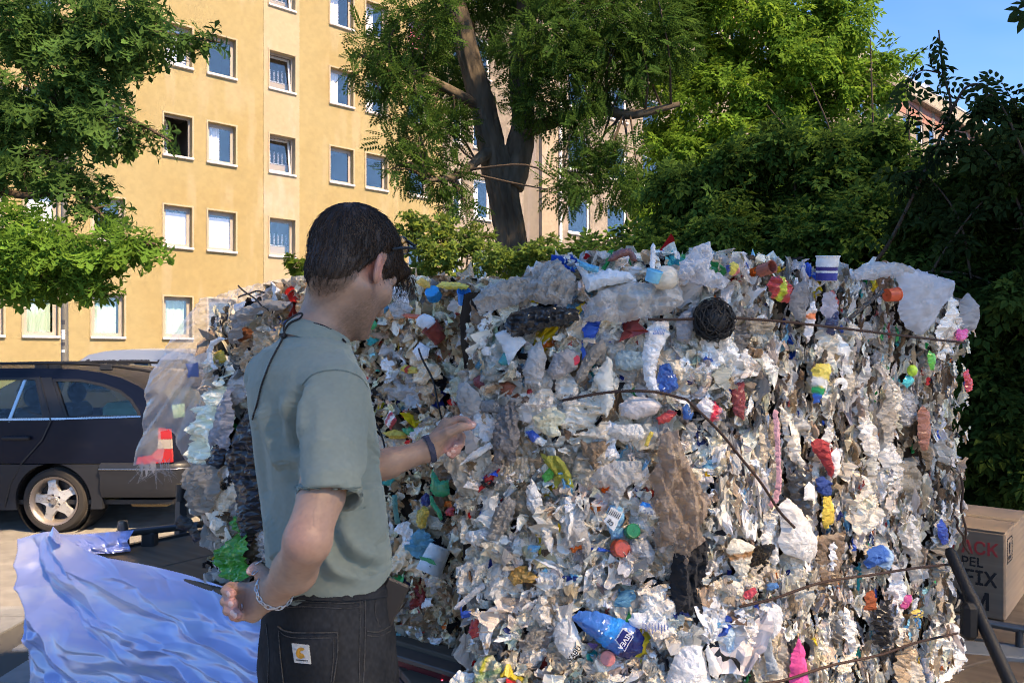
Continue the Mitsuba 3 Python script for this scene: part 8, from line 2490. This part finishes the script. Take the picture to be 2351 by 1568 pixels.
mat('denim', mikit.proc(fn_denim), 0.85, spec=0.2)
mat('denim_edge', mikit.proc(lambda p, n, uv: mix((0.02, 0.02, 0.02), (0.085, 0.082, 0.08), FB(p.x * 200, p.y * 200, p.z * 200, 2))), 0.9, spec=0.1)
jk = part(pk, 'jeans', jeans, 'denim', smooth=True, label='worn black jeans with patched back pocket')
JS = Skin(jeans)


def laid(path, name, r, m, lift=0.001, nn=40, parent=None):
    c = np.array(path, float)
    c = spline(np.c_[c, c[:, :1] * 0], nn)[:, :2]
    q, _ = JS.on(c, lift)
    part(parent or jk, name, tube(q, r, 5), m, smooth=True)


def patch_on(sk, poly, step, lift, thick):
    """A thin padded patch lying on a garment."""
    pg = Polygon(poly)
    x0, y0, x1, y1 = pg.bounds
    ring = np.array(pg.exterior.segmentize(step).coords)[:-1]
    gx, gy = np.meshgrid(np.arange(x0, x1, step), np.arange(y0, y1, step))
    pts = np.stack([gx.ravel(), gy.ravel()], 1)
    pts = pts[shapely.contains_xy(pg.buffer(-step * 0.5), pts[:, 0], pts[:, 1])]
    a = np.vstack([ring, pts])
    from scipy.spatial import Delaunay
    t = Delaunay(a).simplices
    c = a[t].mean(1)
    t = t[shapely.contains_xy(pg, c[:, 0], c[:, 1])]
    up, nn = sk.on(a, lift + thick)
    dn = up - nn * (thick + 0.003)
    k = len(ring)
    side = [[i, (i + 1) % k, (i + 1) % k + len(a)] for i in range(k)] + [[i, (i + 1) % k + len(a), i + len(a)] for i in range(k)]
    m = trimesh.Trimesh(np.vstack([up, dn]), np.vstack([t, np.array(side)]), process=False)
    return m


part(jk, 'waistband', patch_on(JS, [(610, 1380), (640, 1352), (700, 1346), (790, 1350), (898, 1340), (903, 1366), (850, 1374), (780, 1380), (690, 1376), (640, 1384)], 7, 0.001, 0.003), 'denim', smooth=30)
pc = [(642, 1436), (652, 1444), (672, 1449), (710, 1452), (775, 1450), (776, 1500), (766, 1568), (762, 1620), (690, 1622), (662, 1612), (652, 1540), (645, 1480)]
pp = part(jk, 'back_pocket', patch_on(JS, pc, 7, 0.0008, 0.0022), 'denim', smooth=30)
for path, r in (([(642, 1437), (658, 1447), (690, 1451), (775, 1450)], 0.0015), ([(646, 1447), (660, 1458), (690, 1463), (774, 1462)], 0.0009), ([(775, 1450), (775, 1500), (766, 1568), (762, 1616)], 0.0013), ([(767, 1462), (766, 1510), (758, 1600)], 0.0009), ([(644, 1446), (648, 1500), (656, 1570), (664, 1612)], 0.0010)):
    laid(path, 'stitching', r, 'denim_edge', 0.0042)
for path, r in (([(640, 1385), (700, 1380), (790, 1384), (832, 1380)], 0.0011), ([(638, 1396), (700, 1392), (790, 1396), (832, 1392)], 0.0008), ([(838, 1350), (838, 1440), (836, 1520), (832, 1600)], 0.0014), ([(826, 1350), (826, 1440), (824, 1600)], 0.0009), ([(612, 1430), (618, 1500), (614, 1600)], 0.0012), ([(842, 1448), (868, 1450), (896, 1436)], 0.0014), ([(842, 1458), (868, 1460), (896, 1448)], 0.0008), ([(862, 1376), (862, 1412), (872, 1438)], 0.0010)):
    laid(path, 'seam', r, 'denim_edge', 0.001)
mat('patch_grey', (0.40, 0.40, 0.38), 0.85, spec=0.1)
mat('patch_ochre', (0.40, 0.20, 0.02), 0.8)
mat('patch_dark', (0.05, 0.05, 0.05), 0.85)
lk = part(pp, 'label_patch', patch_on(JS, [(674, 1475), (712, 1479), (717, 1522), (680, 1519)], 4, 0.0035, 0.0012), 'patch_grey', label='small grey label patch with ochre emblem')
th = np.linspace(0.75, 2 * np.pi - 0.6, 26)
ou = [(695 + 10.5 * math.cos(t) , 1497 - 12.5 * math.sin(t)) for t in th]
inn = [(698 + 4.2 * math.cos(t), 1495 - 3.4 * math.sin(t)) for t in th[::-1]]
part(pp, 'emblem', patch_on(JS, ou + [(704, 1507), (701, 1500)] + inn[2:-2] + [(701, 1491)], 2.2, 0.0048, 0.0006), 'patch_ochre')
part(pp, 'emblem_line', patch_on(JS, [(683, 1511), (710, 1513), (710.5, 1515.5), (683.5, 1513.5)], 2.2, 0.0047, 0.0004), 'patch_dark')
# phone in the front pocket
mat('phone_case', (0.020, 0.017, 0.016), 0.5)
ph = thing('mobile_phone', 'dark mobile phone tucked in the front trouser pocket', 'phone')
po, _ = JS.on([(884, 1385)], 0.004)
pu = unit(P(905, 1330, 1.5) - P(866, 1410, 1.5))
pn = unit(np.array([0.2, -0.97, 0.1]) - pu * np.dot(pu, [0.2, -0.97, 0.1]))
put(ph, frame_to(box(-0.024, 0.024, -0.06, 0.042, -0.005, 0.005, 0.004), po[0] + np.array([0.004, 0.012, 0.002]), np.cross(pu, pn), pu, pn), 'phone_case')
# shoes
mat('shoe', (0.05, 0.05, 0.05), 0.7)
mat('shoe_sole', (0.55, 0.54, 0.50), 0.7)
for s, fwd in ((1, 0.02), (-1, -0.03)):
    an = HIP + RT * 0.10 * s + FW * (fwd - 0.02)
    f2 = unit(FW + RT * 0.15 * s)
    r2 = np.array([f2[1], -f2[0], 0])
    base = np.array([an[0], an[1], 0.0])
    sh = lambda p: smax(smin(cone(p, base - f2 * 0.03 + [0, 0, 0.075], base + f2 * 0.12 + [0, 0, 0.045], 0.048, 0.042), cone(p, base + [0, 0, 0.06], base + [0, 0, 0.12], 0.046, 0.05), 0.03), 0.020 - p[:, 2], 0.004)
    k = part(pk, 'shoe', relax(isosurf(sh, base + [-0.25, -0.25, 0], base + [0.25, 0.25, 0.2], 0.012), 3), 'shoe', smooth=True)
    o_ = Polygon([tuple((base + f2 * a + r2 * b)[:2]) for a, b in ((-0.08, -0.03), (-0.086, 0.0), (-0.08, 0.03), (0.02, 0.042), (0.11, 0.044), (0.155, 0.02), (0.165, 0.0), (0.155, -0.02), (0.11, -0.044), (0.02, -0.042))]).buffer(0.006)
    put(k + '__sole', extrude(o_, 0.0225).apply_translation([0, 0, 0.0055]), 'shoe_sole')

# ---- things he wears
mat('cord_black', (0.012, 0.012, 0.013), 0.7)
ck = thing('neck_cord', 'thin black cord with slip knot round the neck and down the back of the t-shirt', 'cord')
BS = Skin(cat_(skin, shirt))
q1, _ = BS.on(spline([(655, 770, 0), (672, 756, 0), (700, 746, 0), (728, 746, 0), (755, 757, 0), (776, 774, 0), (792, 790, 0)], 40)[:, :2], 0.004)
put(ck, tube(q1, 0.0021, 7), 'cord_black', smooth=True)
q2, _ = SS_.on(spline([(654, 774, 0), (640, 800, 0), (622, 836, 0), (604, 884, 0), (594, 925, 0), (583, 962, 0)], 50)[:, :2], 0.003)
part(ck, 'tail', tube(q2, 0.0019, 7), 'cord_black', smooth=True)
kn = q2[0]
dn_ = kn[1]
lp = [P(654, 771, dn_ - 0.004), P(652, 748, dn_ - 0.006), P(664, 733, dn_ - 0.006), P(686, 720, dn_ - 0.004), P(694, 722, dn_ - 0.002), P(688, 731, dn_), P(668, 740, dn_ - 0.002), P(657, 752, dn_), P(655, 770, dn_)]
part(ck, 'loop', tube(spline(lp, 50), 0.0021, 7), 'cord_black', smooth=True)
kb_ = trimesh.creation.icosphere(2, 0.0062)
kb_.apply_translation(kn + np.array([0, -0.003, 0]))
part(ck, 'knot', kb_, 'cord_black', smooth=True)

gk = thing('sunglasses', 'black sunglasses pushed up onto the hair', 'sunglasses')
mat('glasses_black', (0.01, 0.01, 0.01), 0.2)
scene['tinted_lens'] = {'type': 'thindielectric', 'int_ior': 1.6, 'specular_transmittance': {'type': 'rgb', 'value': [0.22, 0.20, 0.12]}}
GC = P(926, 534, 1.672)
GF = unit(HF * 0.60 + HU * 0.80)
GU = unit(HU * 0.60 - HF * 0.80)
GO = hl(0, 0.088, 0.121)
for s in (-1, 1):
    a = np.linspace(0, 2 * np.pi, 41)
    prof = [(GO + RT * (s * 0.033 + 0.0265 * math.cos(t) * (1 + 0.06 * math.sin(t))) + GU * (0.020 * math.sin(t)) - GF * 0.006 * (abs(math.cos(t)) if s * math.cos(t) > 0 else 0)) for t in a]
    part(gk, 'rim', tube(prof, 0.0022, 8, caps=False), 'glasses_black', smooth=True)
    fan = trimesh.Trimesh(np.vstack([prof[:-1], [np.mean(prof[:-1], 0)]]), [[i, (i + 1) % 40, 40] for i in range(40)], process=False)
    part(gk, 'lens', fan, 'tinted_lens')
    part(gk, 'temple', tube(spline([GO + RT * s * 0.060 + GU * 0.008 - GF * 0.006, hl(s * 0.076, 0.070, 0.098), hl(s * 0.088, 0.025, 0.060), hl(s * 0.088, -0.005, 0.032)], 20), 0.0024, 8, flat=1.4), 'glasses_black', smooth=True)
part(gk, 'bridge', tube(spline([GO - RT * 0.008 + GU * 0.006, GO + GU * 0.011, GO + RT * 0.008 + GU * 0.006], 9), 0.0022, 8), 'glasses_black', smooth=True)

mat('silver', (0.62, 0.62, 0.62), 0.2, metal=1.0)
bk = thing('bracelet', 'silver chain bracelet round the wrist held behind the back', 'bracelet')
axw = unit(W_R - M_R)
bu = unit(np.cross(axw, UP))
bv = np.cross(axw, bu)
nl = 20
BC_ = W_R - axw * 0.006


def wrist_r(cen, dirs):
    """Distance from the centre to the skin along directions."""
    t = np.full(len(dirs), 0.045)
    for _ in range(30):
        t = t - np.clip(body_sdf(cen + dirs * t[:, None]), -0.004, 0.004)
    return t


aa = np.arange(nl) / nl * 2 * np.pi
dirs = np.cos(aa)[:, None] * bu + np.sin(aa)[:, None] * bv
rad_ = wrist_r(BC_, dirs) + 0.0022
for i in range(nl):
    c = BC_ + dirs[i] * rad_[i]
    tdir = unit(np.cross(axw, dirs[i]))
    t = np.linspace(0, 2 * np.pi, 17)
    o2_ = dirs[i] if i % 2 else axw
    lkp = [c + tdir * 0.0078 * math.cos(q) + (axw if i % 2 == 0 else dirs[i] * 0.55 + axw * 0.6) * 0.0042 * math.sin(q) for q in t]
    part(bk, 'link', tube(lkp, 0.0012, 6, caps=False), 'silver', smooth=True)
rk_ = thing('finger_ring', 'silver band ring on the ring finger of the hand behind the back', 'ring')
f0, f1_ = HANDS['near'][2][0][0], HANDS['near'][2][0][1]
axr = unit(f1_ - f0)
ru = unit(np.cross(axr, UP))
rv = np.cross(axr, ru)
cr = f0 * 0.62 + f1_ * 0.38
t = np.linspace(0, 2 * np.pi, 33)
gr = np.array([[cr + axr * h + (0.0122 + o_) * (math.cos(q) * ru + math.sin(q) * rv) for q in t[:-1]] for h, o_ in ((-0.004, -0.001), (-0.0036, 0.0008), (0.0036, 0.0008), (0.004, -0.001))])
put(rk_, grid_mesh(gr, wrap=True), 'silver', smooth=50)
mat('band_blue', mikit.proc(lambda p, n, uv: mix((0.012, 0.014, 0.03), (0.05, 0.055, 0.10), FB(p.x * 120, p.y * 120, p.z * 120, 3))), 0.7)
wk_ = thing('wristband', 'dark blue woven wristband on the pointing arm', 'wristband')
axl = unit(W_L - E_L)
lu = unit(np.cross(axl, UP))
lv = np.cross(axl, lu)
t = np.linspace(0, 2 * np.pi, 41)[:-1]
dl = np.cos(t)[:, None] * lu + np.sin(t)[:, None] * lv
cl_ = W_L + axl * 0.001
rl_ = wrist_r(cl_, dl)
gr = np.array([cl_ + axl * h + dl * (rl_ + o_)[:, None] for h, o_ in ((-0.0075, -0.001), (-0.007, 0.0026), (0.007, 0.0026), (0.0075, -0.001))])
put(wk_, grid_mesh(gr, wrap=True), 'band_blue', smooth=50)
part(wk_, 'tie_end', tube(spline([P(990, 1060, 1.845), P(988, 1066, 1.845), P(994, 1072, 1.845)], 8), 0.0012, 5), 'silver', smooth=True)

# ---------------------------------------------------------------- the silvery blue sheet hung over the trailer's tail edge
scene['foil_sheet_mat'] = {'type': 'twosided', 'bsdf': {'type': 'principled', 'base_color': VC, 'roughness': 0.26, 'specular': 0.7, 'metallic': 0.3}}
fs = thing('tarpaulin', 'shiny pale blue plastic sheet draped over the tail of the left trailer', 'tarpaulin')
topc = spline([P(52, 1236, 3.42), P(80, 1226, 3.40), P(128, 1222, 3.40), P(200, 1262, 3.34), P(300, 1288, 3.24), P(400, 1312, 3.12), P(510, 1346, 2.96), P(610, 1388, 2.80), P(720, 1430, 2.66)], 150)
botx = spline([P(78, 1600, 3.30), P(100, 1605, 3.26), P(150, 1610, 3.18), P(230, 1610, 3.06), P(330, 1620, 2.94), P(430, 1620, 2.84), P(530, 1640, 2.74), P(620, 1660, 2.66), P(720, 1680, 2.58)], 150)
botx[:, 2] = np.maximum(botx[:, 2], 0.012)
tt = np.linspace(0, 1, 110)
g = topc[None] * (1 - tt)[:, None, None] + botx[None] * tt[:, None, None]
s_ = np.linspace(0, 1, 150)[None] + tt[:, None] * 0
t_ = tt[:, None] + s_ * 0
outn = np.array([-0.57, -0.82, 0.0])
q = np.stack([s_ * 5.0, t_ * 3.4, s_ * 0], -1).reshape(-1, 3)
big = (1 - np.abs(meshkit.fbm(np.stack([s_.ravel() * 2.2 + t_.ravel() * 1.9, t_.ravel() * 1.6 - s_.ravel() * 1.2, s_.ravel() * 0], 1) + 3, 3, 2) * 2 - 1)).reshape(s_.shape)
med = (np.abs(meshkit.fbm(q * 1.6, 3, 4) - 0.5) * 2).reshape(s_.shape)
rt = np.random.default_rng(88)
crease = s_ * 0
for i in range(110):
    cx_, cy_, an_, ln_ = rt.uniform(0, 1), rt.uniform(0.02, 1), rt.normal() * 0.5 + 0.5, rt.uniform(0.04, 0.28)
    u_ = (s_ - cx_) * 1.4 * math.cos(an_) + (t_ - cy_) * 0.8 * math.sin(an_)
    w_ = -(s_ - cx_) * 1.4 * math.sin(an_) + (t_ - cy_) * 0.8 * math.cos(an_)
    crease = crease + rt.choice([-1, 1]) * rt.uniform(0.004, 0.016) * np.exp(-np.abs(w_) / rt.uniform(0.012, 0.045)) * np.clip(1.4 - np.abs(u_) / ln_ * 1.4, 0, 1)
edge_ = np.clip(np.minimum(s_, 1 - s_) * 8, 0.15, 1)
ds = (np.sin(t_ * np.pi) * 0.03 + 0.11 * (big - 0.6) * np.clip(t_ * 6, 0, 1)) * edge_ + (0.014 * (med - 0.3) * np.clip(t_ * 8, 0.1, 1) + crease) * np.clip(np.minimum(s_, 1 - s_) * 14, 0.1, 1)
for s0, t0, s1, t1, h, w in ((0.02, 0.0, 0.42, 1.0, 0.06, 0.035), (0.10, 0.05, 0.62, 0.95, -0.05, 0.05), (0.22, 0.02, 0.95, 0.55, 0.035, 0.03), (0.0, 0.25, 0.25, 1.0, -0.035, 0.03), (0.45, 0.0, 0.75, 0.4, 0.03, 0.03), (0.05, 0.45, 0.2, 0.95, 0.03, 0.025), (0.5, 0.5, 0.98, 0.8, 0.03, 0.04), (0.3, 0.35, 0.7, 0.62, -0.025, 0.03), (0.35, 0.1, 0.55, 0.9, 0.02, 0.02)):
    dx_, dy_ = s1 - s0, t1 - t0
    k_ = np.clip(((s_ - s0) * dx_ + (t_ - t0) * dy_) / (dx_ * dx_ + dy_ * dy_), 0, 1)
    r_ = np.hypot(s_ - s0 - k_ * dx_, t_ - t0 - k_ * dy_) + 0.012 * (med - 0.3)
    ds = ds + 0.8 * h * np.exp(-np.abs(r_) / w) * np.clip(np.minimum(k_ + 0.15, 1.1 - k_) * 5, 0, 1)
g = g + outn * ds[..., None]
pull = np.exp(-((s_ - 0.02) / 0.05) ** 2) * 0.0
gv = g.reshape(-1, 3)
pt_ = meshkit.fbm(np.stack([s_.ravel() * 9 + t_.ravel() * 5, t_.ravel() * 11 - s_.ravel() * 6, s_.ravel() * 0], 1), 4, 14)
pw_ = 0.55 * np.clip((pt_ - 0.46) * 4, 0, 1)[:, None]  # pale grey patches: the sheen of the crinkled sheet painted into its colour
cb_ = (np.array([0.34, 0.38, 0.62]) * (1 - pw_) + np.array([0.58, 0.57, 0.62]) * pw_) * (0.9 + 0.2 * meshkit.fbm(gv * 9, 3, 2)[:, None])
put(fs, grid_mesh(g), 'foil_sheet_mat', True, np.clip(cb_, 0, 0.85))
# its corner folded back over the rail
tb2 = spline([P(128, 1224, 3.46), P(180, 1226, 3.47), P(240, 1222, 3.49), P(312, 1216, 3.52)], 60)
lb2 = spline([P(150, 1252, 3.40), P(200, 1268, 3.38), P(250, 1270, 3.42), P(306, 1264, 3.47)], 60)
tt2 = np.linspace(0, 1, 30)
g2 = tb2[None] * (1 - tt2)[:, None, None] + lb2[None] * tt2[:, None, None]
qq = np.stack(np.broadcast_arrays(np.linspace(0, 4, 60)[None], tt2[:, None] * 1.5, 0.0 * tt2[:, None]), -1).reshape(-1, 3)
w2 = (np.abs(meshkit.fbm(qq * 1.3, 3, 21) - 0.5) * 2).reshape(30, 60)
g2 = g2 + np.array([0, -1, 0.2]) * (0.05 * w2 + 0.03 * np.sin(tt2 * 3.1)[:, None])[..., None]
part(fs, 'folded_corner', grid_mesh(g2), 'foil_sheet_mat', True, np.clip(np.tile([0.32, 0.38, 0.70], (1800, 1)), 0, 1))
pk2 = P(122, 1212, 3.40)
part(fs, 'tip', trimesh.convex.convex_hull(np.array([P(112, 1228, 3.36), P(122, 1208, 3.38), P(134, 1220, 3.38), P(142, 1250, 3.34), P(128, 1246, 3.30), P(120, 1232, 3.32)])), 'foil_sheet_mat', False, np.tile([0.32, 0.38, 0.70], (6, 1)))
